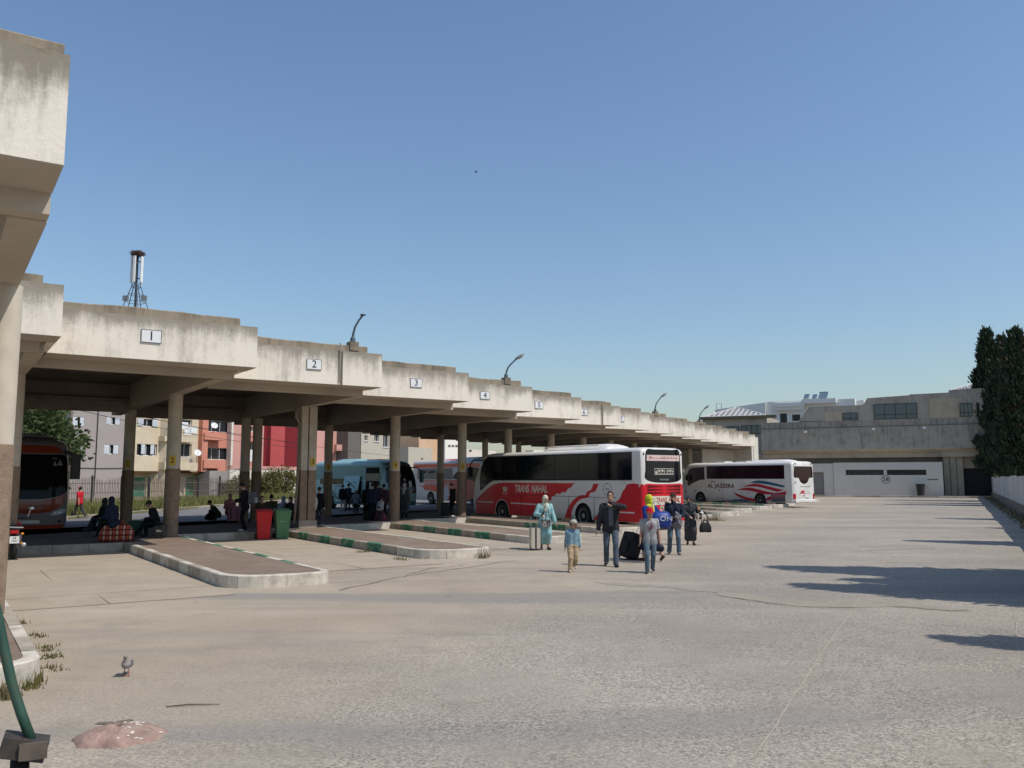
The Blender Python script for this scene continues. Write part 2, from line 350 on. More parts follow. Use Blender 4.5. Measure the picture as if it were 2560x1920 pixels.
def stone_mesh(outer, inner, z0, z1, mats, bev=.018):
    """one kerb stone: strip between the outer and inner polylines, outer top edge bevelled"""
    n = len(outer); vs = []; fs = []
    for o, i in zip(outer, inner):
        d = (i - o).normalized()
        vs += [(o.x, o.y, z0), (o.x, o.y, z1 - bev), (o.x + d.x * bev, o.y + d.y * bev, z1), (i.x, i.y, z1), (i.x, i.y, z0)]
    for k in range(n - 1):
        a, b = k * 5, k * 5 + 5
        for q in range(5): fs.append((a + q, a + (q + 1) % 5, b + (q + 1) % 5, b + q))
    fs += [(4, 3, 2, 1, 0), tuple(range((n - 1) * 5, n * 5))]
    mb = MB(); mb.add(vs, fs); return mb
def kerb_run(path, parent, paint, z0=-.02, z1=KH, w=.15, step=.98, name='kerb_stone', joined=False, inward=1):
    """lay kerb stones along a polyline (inward = side on which the pavement lies)"""
    P = [Vector((p[0], p[1], 0)) for p in path]
    acc = [0]
    for i in range(1, len(P)): acc.append(acc[-1] + (P[i] - P[i - 1]).length)
    tot = acc[-1]; n = max(1, round(tot / step)); stones = []
    def at(t):
        t = min(max(t, 0), tot)
        for i in range(1, len(P)):
            if t <= acc[i] + 1e-9:
                f = (t - acc[i - 1]) / max(acc[i] - acc[i - 1], 1e-9); return P[i - 1].lerp(P[i], f), (P[i] - P[i - 1]).normalized()
        return P[-1], (P[-1] - P[-2]).normalized()
    jm = MB() if joined else None
    for k in range(n):
        t0, t1 = tot * k / n + .006, tot * (k + 1) / n - .006
        ts = [t0] + [a for a in acc if t0 + .02 < a < t1 - .02] + [t1]
        outer = []; inner = []
        dz = rng.uniform(-.008, .006); dx = rng.uniform(-.007, .007)
        for t in ts:
            p, d0 = at(t - .012); _, d1 = at(t + .012); d = (d0 + d1).normalized(); nn = Vector((-d.y, d.x, 0)) * inward
            outer.append(p + nn * dx); inner.append(p + nn * (w + .003))
        if inward < 0: outer, inner = outer[::-1], inner[::-1]
        mat = paint(k, n, (t0 + t1) / 2 / tot)
        mb = stone_mesh(outer, inner, z0, z1 + dz, mat)
        if joined:
            mats = [m_kw, m_kb, m_kg, m_kp]; jm.mi = mats.index(mat); jm.add(mb.v, mb.f)
        else: mb.build(name, mat, parent)
    if joined: tag(jm.build('kerb_edging', [m_kw, m_kb, m_kg, m_kp], parent), kind='stuff')

def island(k, length, wid=IW):
    o = S[k]; rl, rr = .95, .42; out = []
    def pt(s, t): return o + U * s - A * t
    ext = 2.85 if k > 0 else 2.0
    out.append(pt(0, .0)); out.append(pt(0, length - rl))
    for j in range(1, 7): 
        q = R(90 * j / 6); out.append(pt(rl - rl * math.cos(q), length - rl + rl * math.sin(q)))
    sk = .0
    for j in range(0, 5):
        q = R(90 * j / 4); out.append(pt(wid - rr + rr * math.sin(q), length - rr + rr * math.cos(q) + sk))
    out.append(pt(wid, -ext))
    root = bpy.data.objects.new('pavement_island', None); COL.objects.link(root); tag(root, kind='structure')
    root.location = (0, 0, 0)
    L0 = (length - rl); tot = L0 + 1.5 + (wid - rl - rr) + .66 + (length - rr + ext)
    def paint(i, n, f):
        d = f * tot
        if L0 - .3 < d < L0 + 3.2: return m_kw
        if k in (0,): return m_kb if i % 3 else m_kw
        if k == 1: return (m_kb, m_kw)[i % 2] if d < L0 else (m_kg if i % 2 else m_kw)
        if d < L0: return (m_kb, m_kg)[i % 2] if k != 4 or d > .55 * L0 else m_kb
        return m_kp if i % 4 == 1 else m_kw
    kerb_run(out, root, paint, joined=(k >= 9))
    # paved top, inside the kerb
    def inset(w):
        r = []
        n = len(out)
        for i, p in enumerate(out):
            a = out[max(i - 1, 0)]; b = out[min(i + 1, n - 1)]; d = (b - a).normalized(); r.append(p + Vector((-d.y, d.x, 0)) * w)
        return r
    top = inset(.152); mb = MB(); mb.prism([(p.x, p.y) for p in top], -.02, KH - .012); mb.build('paving', m_pave, root)
    return root
for k in range(0, 14): island(k, ILEN.get(k, 10.4 + .3 * math.sin(k * 2.1)))

# platform: zigzag front between the islands
pts = []; rear = []
S[14] = S[13] + (S[13] - S[12])
S[-1] = S[0] - U * 5.2 - A * 2.85; S[-2] = S[-1] - U * 5.2 - A * 2.85
plat = bpy.data.objects.new('platform', None); COL.objects.link(plat); tag(plat, kind='structure')
ks = list(range(-2, 15))
for k in ks:
    a = S[k] + A * .152
    b = S[k] + U * (IW - .16) + A * .152
    pts.append(a); pts.append(b)
    if k < 14:
        nxt = S[k + 1] + A * .152; b2 = nxt - U * (nxt - b).dot(U); pts.append(b2)
back = [S[k] + A * 6.8 for k in ks] + [S[14] + A * 6.8 + U * 3]
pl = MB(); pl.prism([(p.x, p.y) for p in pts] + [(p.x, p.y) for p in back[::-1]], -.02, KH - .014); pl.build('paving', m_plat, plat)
for k in range(-2, 13):
    nxt = S[k + 1]; b = S[k] + U * (IW + .002); b2 = nxt - U * (nxt - b).dot(U)
    kerb_run([b2, nxt], plat, (lambda i, n, f, k=k: (m_kb if k < 1 else (m_kw, m_kp, m_kw)[i % 3]) if k != 1 else (m_kw if i < 2 else m_kb)), joined=(k > 6))
    # strip of paving behind the kerb that closes the corner of each island
# concrete slabs of the bays, laid with open joints
def slabs(k, length):
    o = S[k] + U * (IW + .02) + A * 2.83; wid = (S[k + 1] - S[k]).dot(U) - IW - .06
    t = 0.0; row = 0
    while t < length:
        h = [2.2, 2.6, 2.5, 2.7, 2.4, 2.6][row % 6]; h = min(h, length - t)
        cuts = [0, wid * (.42, .66, .3, .55)[row % 4], wid] if row in (2, 4) else [0, wid]
        for c0, c1 in zip(cuts[:-1], cuts[1:]):
            q = [o + U * (c0 + .012) - A * (t + .016), o + U * (c1 - .012) - A * (t + .016), o + U * (c1 - .012) - A * (t + h - .016), o + U * (c0 + .012) - A * (t + h - .016)]
            q = [p + Vector((rng.uniform(-.008, .008), rng.uniform(-.008, .008), 0)) for p in q]
            zt = .014 + rng.uniform(-.003, .003)
            mb = MB(); mb.prism([(p.x, p.y) for p in q], -.02, zt); mb.build('concrete_slab', m_slab, bay_slabs)
        t += h; row += 1
    mb = MB(); q = [o, o + U * wid, o + U * wid - A * length, o - A * length]; mb.add([(p.x, p.y, .004) for p in q], [(0, 3, 2, 1)]); mb.build('joint_bed', m_joint, bay_slabs)
bay_slabs = bpy.data.objects.new('bay_pavement', None); COL.objects.link(bay_slabs); tag(bay_slabs, kind='structure')
for k in (0, 1, 2, 3, 4, 5): slabs(k, 11.5)

# road behind the station, verge with grass
GE0, GE1 = Vector((-23.6, 36, 0)), Vector((-20.2, 105, 0))
GD = (GE1 - GE0).normalized()
rd = MB(); q = [S[-2] + A * 6.8, S[14] + A * 6.8 + U * 4, Vector((30, 150, 0)), GE0 + GD * 120, GE0 - GD * 30, Vector((-40, 8, 0))]
rd.add([(p.x, p.y, .004) for p in q], [tuple(range(len(q)))]); tag(rd.build('road', m_road), kind='structure')
m_verge = M('verge_soil', (.16, .15, .075), rough=1, var=.3, scale=.6, dirt=(.25, .2, .12), dirtamt=.7, dscale=.4)
vg = MB(); L_ = GD.cross(UP) * -1
q = [GE0 - GD * 30, GE0 + GD * 64, GE0 + GD * 64 + L_ * 40, GE0 - GD * 30 + L_ * 70]
vg.prism([(p.x, p.y) for p in q], -.02, .14); tag(vg.build('verge', m_verge), kind='structure')
kv = bpy.data.objects.new('verge_kerb', None); COL.objects.link(kv); tag(kv, kind='structure')
kerb_run([GE0 + GD * 66, GE0 - GD * 20], kv, lambda i, n, f: m_kb, z1=.16, joined=True, inward=-1)

# cracks, the repaired strip and the pale joints in the lot
m_crack = M('crack_fill', (.135, .115, .09), rough=1)
m_patch = M('repair_mortar', (.30, .262, .21), rough=.92, var=.1, scale=2, bump=.2, bscale=30, dirt=(.26, .225, .18), dirtamt=.5)
m_pale = M('pale_joint', (.385, .335, .27), rough=.9, var=.2, scale=6)
def strip(name, pxs, w, mat, z=.005, wig=.03, kind='structure', n=9):
    """a ragged strip laid along the points; offsets stay across the line so that it never folds over itself"""
    P = [G(*p) for p in pxs]; V = []
    tot = sum((b - a).length for a, b in zip(P[:-1], P[1:])); off = 0
    n = n if w < .2 else max(3, int(tot / len(P) / 1.2))
    for i, (a, b) in enumerate(zip(P[:-1], P[1:])):
        for k in range(n + (i == len(P) - 2)):
            d0 = (P[i] - P[i - 1]).normalized() if i and k == 0 else (b - a).normalized(); d = (d0 + (b - a).normalized()).normalized(); s = Vector((-d.y, d.x, 0))
            off = .6 * off + rng.normal(0, wig); e = .15 if (i == 0 and k == 0) or (i == len(P) - 2 and k == n) else 1
            c = a.lerp(b, k / n) + s * off; hw0, hw1 = w * .5 * e * rng.uniform(.5, 1), w * .5 * e * rng.uniform(.5, 1)
            p, q = c + s * hw0, c - s * hw1; V += [(p.x, p.y, z), (q.x, q.y, z)]
    mb = MB(); mb.add(V, [(2 * i, 2 * i + 1, 2 * i + 3, 2 * i + 2) for i in range(len(V) // 2 - 1)]); return tag(mb.build(name, mat), kind=kind)
strip('repair_patch', [(1790, 1482), (1900, 1497), (2060, 1512), (2250, 1513), (2420, 1524)], .75, m_patch, z=.004, wig=.05)
strip('repair_patch', [(1480, 1456), (1640, 1464), (1800, 1480)], .5, m_patch, z=.0045, wig=.05)
strip('repair_patch', [(2150, 1367), (2240, 1363), (2330, 1366)], .9, m_patch, z=.004, wig=.08)
for pxs, w in (([(1800, 1490), (2000, 1517), (2160, 1522)], .03), ([(2230, 1518), (2310, 1524), (2430, 1528)], .04), ([(2130, 1378), (2230, 1375), (2340, 1370)], .05),
               ([(850, 1478), (960, 1450), (1100, 1428), (1300, 1400)], .04), ([(1010, 1438), (1090, 1420), (1170, 1412)], .03),
               ([(80, 1483), (160, 1480), (235, 1472)], .03), ([(90, 1516), (180, 1512), (250, 1505)], .025)):
    strip('crack', pxs, w, m_crack, z=.0095, wig=.035)
strip('pale_joint', [(1880, 1905), (2000, 1720), (2140, 1510), (2235, 1375)], .014, m_pale, z=.006, wig=.006)
strip('pale_joint', [(2548, 1640), (2540, 1570), (2534, 1510)], .016, m_pale, z=.006, wig=.004)
# ================================================================== the station canopy
m_fas = concrete('fascia_concrete', (.76, .69, .585), (.19, .162, .128), 6.40, 5.25, moss=.55, streak=.50, amount=.80, fade=1.02, bias=-.06)
m_cop = concrete('coping_concrete', (.30, .25, .185), (.12, .10, .075), 6.9, 6.0, moss=.5, streak=.8, amount=.8)
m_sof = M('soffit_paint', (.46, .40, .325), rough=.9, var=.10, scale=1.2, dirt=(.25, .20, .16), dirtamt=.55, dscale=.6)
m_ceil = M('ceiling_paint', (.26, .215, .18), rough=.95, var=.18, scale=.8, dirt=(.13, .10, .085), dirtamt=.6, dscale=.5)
m_col = M('column_paint', (.54, .475, .385), rough=.88, var=.10, scale=2.5, bump=.15, bscale=30, dirt=(.33, .27, .20), dirtamt=.5, dscale=1.2)
m_dado = M('column_render', (.26, .185, .128), rough=.95, var=.25, scale=6, bump=.9, bscale=28, dirt=(.30, .22, .15), dirtamt=.6, dscale=2.5)
m_pipe = M('drain_pipe', (.30, .25, .20), rough=.8)
m_yel = M('yellow_plate', (.62, .42, .06), rough=.6, dirt=(.45, .33, .12), dirtamt=.5, dscale=5)
m_black = M('black_paint', (.012, .012, .012), rough=.6)
m_ink = M('dark_blue_ink', (.018, .030, .065), rough=.6)
m_enamel = M('sign_enamel', (.74, .74, .72), rough=.45, var=.04, dirt=(.5, .48, .44), dirtamt=.35, dscale=6)
m_rust = M('rusty_steel', (.10, .045, .022), rough=.9, var=.4, scale=12)
ZF0, ZF1 = 5.2, 6.33
canopy = thing('bus_station_canopy', 'long stepped concrete bus station canopy on round two-tone columns over numbered bays', 'canopy')
def bay_roof(parent, F, L, depth=18.4, bu=-.4, top_end=.38, joint=None, rear=True, ret=2.9, eb=-.32, fmat=None):
    fr = lambda: MB().frame((F.x, F.y, 0), A, U)
    b = fr(); b.box(-L, 0, 0, .18, ZF0, ZF1); 
    b.box(-.18, 0, .18, ret, ZF0, ZF1)
    rb = b.build('roof_bay', fmat or m_fas, parent)
    c = fr(); nseg = 9; xs_ = [-L - .1 + (L + .1 - top_end) * k / nseg for k in range(nseg + 1)]
    vs_ = []; jz = [rng.normal(0, .014) for _ in xs_]; jy = [rng.normal(0, .008) for _ in xs_]
    for x_, a_, b2_ in zip(xs_, jz, jy): vs_ += [(x_, .38 + b2_, ZF1 - .3), (x_, .38 + b2_, ZF1 + .25 + a_), (x_, .41 + b2_, ZF1 + .275 + a_), (x_, .62, ZF1 + .27 + a_), (x_, .62, ZF1 - .3)]
    c.add(vs_, [(i * 5 + q, i * 5 + (q + 1) % 5, i * 5 + 5 + (q + 1) % 5, i * 5 + 5 + q) for i in range(nseg) for q in range(5)] + [(4, 3, 2, 1, 0), tuple(range(nseg * 5, nseg * 5 + 5))])
    c.box(-L + .002, -.182, .182, .378, ZF1 - .12, ZF1 - .015); c.build('coping', m_cop, rb)
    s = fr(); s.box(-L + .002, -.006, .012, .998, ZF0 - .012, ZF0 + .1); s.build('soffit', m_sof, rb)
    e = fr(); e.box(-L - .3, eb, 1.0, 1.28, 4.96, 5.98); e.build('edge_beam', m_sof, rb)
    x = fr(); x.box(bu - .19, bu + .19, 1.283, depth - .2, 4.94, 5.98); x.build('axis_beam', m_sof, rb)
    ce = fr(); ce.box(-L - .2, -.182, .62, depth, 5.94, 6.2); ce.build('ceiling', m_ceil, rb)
    if rear:
        r = fr(); r.box(-L + bu + .2, bu - .192, 14.2, 14.5, 4.82, 5.93); r.box(-L + bu + .2, bu - .192, 13.9, 14.198, 5.25, 5.33); r.build('cross_beam', m_ceil, rb)
        q = fr(); q.box(-L, 0, depth - .18, depth, ZF0, ZF1 - .1); q.build('rear_fascia', m_fas, rb)
    return rb
def column(parent, p, z0, ztop=4.95, rad=.235, zd=2.45, num=None, numdir=None):
    mb = MB(); mb.lathe([(rad - .008, z0 - .05), (rad - .008, ztop)], 28, o=(p.x, p.y, 0)); c = mb.build('column', m_col, parent, smooth=True, angle=40)
    d = MB(); d.lathe([(rad + .006, z0 - .05), (rad + .006, zd), (rad - .009, zd + .012)], 28, o=(p.x, p.y, 0)); d.build('dado', m_dado, c, smooth=True, angle=40)
    if num:
        n = Vector(numdir).normalized(); x = Vector((-n.y, n.x, 0)); o = p + n * (rad + .004); z = zd + .28
        pm = MB().frame(o, n, x); pm.box(-.1, .1, -.06, .012, z - .16, z + .16); pl_ = pm.build('number_plate', m_yel, c)
        lettering(num, c, o + n * .014 + UP * z, x, UP, .26, m_black)
    return c
COLS = [None, (-11.33, 28.88), (-8.08, 33.88), (-5.33, 39.32), (-2.57, 44.41)]
tocam = Vector((.25, -1, 0))
for i, F in enumerate(FQ):
    L = (FQ[i] - FQ[i - 1]).dot(U) if i else 5.3
    cp = Vector((*COLS[i], 0)) if 0 < i < 5 else F + Vector((-3.85, 5.05, 0))
    bu = (cp - F).dot(U)
    bay_roof(canopy, F, L, bu=bu)
    if i == 2:   # double column at the expansion joint, with its drain pipe
        mb = MB().frame(cp, A, U); mb.rbox(-.30, -.02, -.24, .24, .2, 4.94, .03); mb.rbox(.02, .34, -.24, .24, .2, 4.94, .03); c = mb.build('column', m_col, canopy)
        mb = MB().frame(cp, A, U); mb.rbox(-.308, -.018, -.248, .248, .2, 2.45, .03); mb.rbox(.018, .348, -.248, .248, .2, 2.45, .03); mb.build('dado', m_dado, c)
        mb = MB().frame(cp, A, U); mb.rbox(-.33, .40, -.28, .28, .2, .52, .02); mb.build('plinth', m_kb, c)
        mb = MB(); o = cp - U * .48 - A * .1; mb.tube([o + UP * 4.95, o + UP * 4.5, o + UP * 4.2 + U * .2, o + UP * 3.9 + U * .23, o + UP * .4 + U * .02], .055, 8); mb.build('drain_pipe', m_pipe, c, smooth=True)
        o = cp + U * .18 - A * .25; pm = MB().frame(o, A, U); pm.box(-.1, .1, -.012, .02, 2.62, 2.94); pm.build('number_plate', m_yel, c)
        lettering('3', c, o - A * .0145 + UP * 2.78, U, UP, .26, m_black)
    else:
        column(canopy, cp, .2, num={1: '2', 3: '4', 4: '5'}.get(i), numdir=tocam)
    rc = cp + A * 8.0
    if i != 2: column(canopy, rc, 0, rad=.225, num={1: '2', 3: '4'}.get(i), numdir=tocam)
    else:
        column(canopy, rc, 0, rad=.225); column(canopy, rc + U * .55, 0, rad=.225)
    if i in (2, 6):   # movement joint down the fascia
        s = -1.45 if i == 2 else -1.35
        mb = MB().frame((F.x, F.y, 0), A, U); mb.box(s - .05, s + .03, -.012, .17, ZF0 - .01, ZF1 - .02); mb.build('movement_joint', m_crack, canopy)
        mb = MB().frame((F.x, F.y, 0), A, U); mb.tube([(s - .085, -.05, ZF1 + .25), (s - .085, -.05, ZF0 + .05)], .022, 6); mb.build('cable_duct', m_pipe, canopy)
    if i in (0, 1):
        mb = MB(); o = F + A * 4.2 - U * 2.6; mb.lathe([(.06, 5.95), (.08, 5.75), (.24, 5.66), (.22, 5.62), (.05, 5.6)], 16, o=(o.x, o.y, 0)); mb.build('ceiling_lamp', m_rust, canopy)
# end wall at the far end of the row
F = FQ[13]; ew = MB().frame((F.x, F.y, 0), A, U); ew.box(.05, .3, .5, 12, 0, 5.9); ew.box(.302, .95, .45, .7, 0, 6.1); ew.box(-4.2, .045, 2.9, 3.1, 3.3, 4.93); ew.build('end_wall', M('end_wall_white', (.66, .62, .54), rough=.9, dirt=(.4, .36, .3), dirtamt=.4), canopy)

# the nearer wing at the very edge of the picture
near = thing('concrete_canopy', 'nearest concrete canopy corner with mossy parapet, on one thick two-tone column', 'canopy')
FN = Vector((-4.393, 8.15, 0))
m_fasn = concrete('fascia_mossy', (.76, .69, .585), (.17, .142, .105), 6.40, 5.35, moss=.95, streak=.6, amount=.85, fade=1.0, bias=.02)
bay_roof(near, FN, 6.5, depth=8.4, bu=-.2, top_end=.02, rear=False, ret=1.0, eb=-.012, fmat=m_fasn)
column(near, Vector((-7.41, 12.35, 0)), .2, ztop=4.95, rad=.24, zd=2.62)

# number signs on the fascias
def number_sign(n, F, s, zc, w=.50, h=.34):
    o = F + U * s - A * .03
    t = thing('number_sign', f'white enamel sign with the number {["","one","two","three","four","five","six","seven"][n]} on the canopy fascia', 'sign', o, 0, 'bay number signs along the canopy fascia')
    fr = MB().frame((0, 0, 0), A, U); fr.box(-w / 2, w / 2, 0, .026, zc - h / 2, zc + h / 2); fr.build('plate', m_enamel, t)
    b = MB().frame((0, 0, 0), A, U)
    for x0, x1, z0, z1 in ((-w / 2, w / 2, h / 2 - .012, h / 2), (-w / 2, w / 2, -h / 2, -h / 2 + .012), (-w / 2, -w / 2 + .012, -h / 2 + .012, h / 2 - .012), (w / 2 - .012, w / 2, -h / 2 + .012, h / 2 - .012)): b.box(x0, x1, -.005, -.001, zc + z0, zc + z1)
    b.build('border', m_ink, t)
    lettering(str(n), t, -A * .006 + UP * zc, U, UP, .34, m_ink, depth=.003)
    return t
for n, px, py in ((1, 378, 841), (2, 785, 911), (3, 1040, 957.5), (4, 1212, 988.5), (5, 1347, 1013), (6, 1459, 1030.5), (7, 1553, 1047)):
    F = FQ[n]; s, z, p = on_plane(px, py, F, U)
    number_sign(n, F, s, min(max(z, 5.5), 6.05))

# lamps on the roof
m_lampm = M('lamp_steel', (.075, .105, .125), rough=.55, metal=.3)
m_lamph = M('lamp_head_grey', (.20, .22, .23), rough=.5)
def roof_lamp(F, s, hgt, head, label, lean=1.0):
    o = F + U * s + A * .5
    t = thing('street_lamp', label, 'lamp', o, 0, 'lamps standing on the canopy roof')
    mb = MB().frame((0, 0, 0), A, U); mb.rbox(-.17, .17, -.16, .16, ZF1 + .1, ZF1 + .40, .03); mb.build('pier', m_cop, t)
    d = (U * .86 - A * .5).normalized() * lean; z0 = ZF1 + .40
    path = [UP * z0, UP * (z0 + hgt * .3) + d * .02, UP * (z0 + hgt * .55) + d * .14, UP * (z0 + hgt * .75) + d * .36, UP * (z0 + hgt) + d * .72]
    mb = MB(); mb.tube(path, [.05, .042, .036, .034, .034], 8); mb.lathe([(.09, z0), (.09, z0 + .12), (.05, z0 + .2)], 10); mb.build('post', m_lampm, t, smooth=True, angle=40)
    e = path[-1]; f = (path[-1] - path[-2]).normalized(); f = (f + d * .5).normalized()
    if head:
        y = f; x = y.cross(UP).normalized(); z = x.cross(y)
        mb = MB(); mb.frame(e, y, x, z); n = 12
        rings = [(-.05, .04, .04), (.03, .07, .07), (.14, .11, .09), (.32, .125, .08), (.46, .07, .04), (.49, .02, .02)]; vs = []; fs = []
        for yy, w, h in rings:
            for k in range(n):
                q = 2 * math.pi * k / n; vs.append((w * math.cos(q), yy, h * max(math.sin(q), -.45)))
        for i in range(len(rings) - 1): fs += [(i * n + k, i * n + (k + 1) % n, (i + 1) * n + (k + 1) % n, (i + 1) * n + k) for k in range(n)]
        fs += [tuple(range(n))[::-1], tuple(range((len(rings) - 1) * n, len(rings) * n))]
        mb.add(vs, fs); mb.build('lamp_head', m_lamph, t, smooth=True, angle=50)
        mb = MB(); mb.frame(e, y, x, z); mb.ball((0, .27, -.04), (.10, .17, .045), 10, 6); mb.build('lens', M('lamp_lens', (.5, .52, .5), rough=.2), t, smooth=True)
    else:
        mb = MB(); mb.ball(e, (.11, .08, .04), 8, 5); mb.build('end_cap', m_lampm, t, smooth=True)
    return t
s2 = on_plane(897, 850, FQ[2], U)[0]; roof_lamp(FQ[2], s2, .95, False, 'bent lamp post without its head above bay 2', .45)
s4 = on_plane(1278, 948, FQ[4], U)[0]; roof_lamp(FQ[4], s4 + .05, .85, True, 'grey headed roof lamp above bay 4', .62)
s8 = on_plane(1648, 1031, FQ[8], U)[0]; roof_lamp(FQ[8], s8 + .1, 1.0, True, 'roof lamp past the last number sign, with a bright grey head', .62)
s10 = on_plane(1760, 1046, FQ[10], U)[0]; roof_lamp(FQ[10], s10, .95, True, 'small farthest roof lamp against the glazed hip roof', .62)
# ================================================================== buildings, walls, trees round the lot
def facade(parent, fr, s0, s1, z0, z1, mat, openings=(), depth=.22, name='wall', back=6.0, sides=True):
    """front wall in the frame's x,z plane (y into the building) with real openings and reveals, plus sides and roof"""
    mb = fr(); S_ = sorted({s0, s1, *[v for o in openings for v in (o[0], o[1])]}); Z_ = sorted({z0, z1, *[v for o in openings for v in (o[2], o[3])]})
    for a, b in zip(S_[:-1], S_[1:]):
        for c, d in zip(Z_[:-1], Z_[1:]):
            cx, cz = (a + b) / 2, (c + d) / 2
            if any(o[0] < cx < o[1] and o[2] < cz < o[3] for o in openings): continue
            mb.add([(a, 0, c), (b, 0, c), (b, 0, d), (a, 0, d)], [(0, 1, 2, 3)])
    for o in openings:
        a, b, c, d = o[:4]
        mb.add([(a, 0, c), (b, 0, c), (b, 0, d), (a, 0, d), (a, depth, c), (b, depth, c), (b, depth, d), (a, depth, d)], [(0, 4, 5, 1), (1, 5, 6, 2), (2, 6, 7, 3), (3, 7, 4, 0)])
    if sides:
        mb.add([(s0, 0, z0), (s1, 0, z0), (s1, 0, z1), (s0, 0, z1), (s0, back, z0), (s1, back, z0), (s1, back, z1), (s0, back, z1)], [(0, 3, 7, 4), (1, 5, 6, 2), (3, 2, 6, 7), (5, 4, 7, 6)])
    return mb.build(name, mat, parent)
def window(parent, fr, o, glassm, framem, depth=.2, bars=1, shutters=None, sill=None, rail=0):
    a, b, c, d = o[:4]
    mb = fr(); mb.box(a + .001, b - .001, depth - .02, depth + .03, c + .001, d - .001); w = mb.build('window', glassm, parent)
    f = fr(); t = .06
    f.box(a, a + t, depth - .06, depth - .021, c, d); f.box(b - t, b, depth - .06, depth - .021, c, d); f.box(a + t, b - t, depth - .06, depth - .021, c, c + t); f.box(a + t, b - t, depth - .06, depth - .021, d - t, d)
    for k in range(1, bars + 1): x = a + (b - a) * k / (bars + 1); f.box(x - .03, x + .03, depth - .065, depth - .021, c + t, d - t)
    if rail: f.box(a + t, b - t, depth - .063, depth - .022, c + rail - .03, c + rail + .03)
    f.build('frame', framem, w)
    if sill is not None: s = fr(); s.box(a - .12, b + .12, -.12, .0, c - .1, c - .002); s.build('sill', sill, w)
    if shutters is not None:
        s = fr(); ww = (b - a) * .36
        for x0, x1 in ((a + .02, a + ww), (b - ww, b - .02)):
            s.box(x0, x1, .02, .06, c + .03, d - .03)
            for k in range(5): zz = c + .1 + (d - c - .2) * k / 5; s.box(x0 + .05, x1 - .05, .005, .019, zz, zz + (d - c) * .1)
        s.build('shutters', shutters, w)
    return w
g_dark = glass('window_glass_dark', (.02, .024, .03), .08)
g_sky = glass('window_glass_sky', (.06, .085, .10), .05, .8)
m_frw = M('frame_white', (.72, .72, .70), rough=.6)
m_frd = M('frame_dark', (.035, .034, .034), rough=.6)

# ---------------- grey concrete terminal across the far end
m_tband = concrete('terminal_band', (.36, .325, .275), (.145, .13, .115), 9.6, 5.0, streak=.8, amount=.85, fade=.35)
m_tup = concrete('terminal_upper', (.40, .355, .295), (.17, .15, .13), 14.5, 9.0, streak=.5, amount=.8, fade=.5)
m_tcream = M('terminal_cream', (.46, .385, .285), rough=.9, var=.12, scale=.8, dirt=(.28, .23, .18), dirtamt=.6, dscale=.35)
m_twhite = M('kiosk_white', (.60, .57, .51), rough=.9, var=.08, scale=.6, dirt=(.42, .39, .34), dirtamt=.55, dscale=.3)
m_trec = M('terminal_recess', (.34, .29, .24), rough=.95, var=.15, scale=.5)
m_steel = M('roller_shutter', (.26, .25, .235), rough=.6, metal=.2)
m_roofg = M('roof_glazing', (.27, .25, .235), rough=.35, var=.1)
TV = Vector((.893, -.45, 0)); TN = Vector((.45, .893, 0)); T0 = Vector((44.4, 100, 0))
def tf(y=0.0): return lambda: MB().frame(T0 + TN * y, TN, TV)
def tp(px, py, y=0.0):
    p0 = T0 + TN * y; s, z, _ = on_plane(px, py, p0, TV); return s, z
term = thing('terminal_building', 'weathered grey concrete terminal building with a deep blank band across the far end', 'building')
sL = tp(1903, 1100)[0]; sR = 34.0
b = tf()(); b.box(sL, sR, 0, .5, 5.5, 8.15); b.box(sL, sR, .12, .6, 8.15, 8.95); b.box(sL, sR, .6, 22, 8.3, 8.7); b.build('parapet_band', m_tband, term)
lg = tf()(); lg.box(sL, sR, -.05, .118, 8.152, 8.22); lg.build('ledge', m_cop, term)
x1 = tp(2352, 1130)[0]
b = tf()(); b.box(sL, x1, 1.0, 1.5, 4.55, 5.496); b.box(x1, sR, .7, 1.5, 4.55, 5.496); b.box(sL, sR, .502, 14, 5.2, 5.49); b.build('beam', m_tcream, term)
b = tf()(); b.box(sL - 2, sR, 2.4, 2.9, 0, 5.19); b.build('recess_wall', m_trec, term)
for px in (2368, 2385, 2402):
    s, _ = tp(px, 1200, 1.2); q = tf(1.2)(); q.rbox(s - .33, s + .33, 0, .7, 0, 4.55, .1); q.build('pilaster', m_tcream, term)
s0, z1 = tp(2406, 1172, 1.6); s1, _ = tp(2482, 1172, 1.6)
facade(term, tf(1.6), tp(2400, 1200, 1.6)[0], sR, 0, 4.55, m_tcream, [(s0, s1, 0, 3.25)], depth=.5, back=2.4, name='gate_wall')
m_gate = M('gate_dark', (.022, .024, .030), rough=.6, var=.2)
gt = tf(1.6)(); gt.box(s0, s1, .4, .46, 0, 3.25); gto = gt.build('gate', m_gate, term)
for k in range(1, 6):
    q = tf(1.6)(); sx = s0 + (s1 - s0) * k / 6; q.box(sx - .03, sx + .03, .37, .399, 0, 3.2); q.build('rib', m_frd, gto)
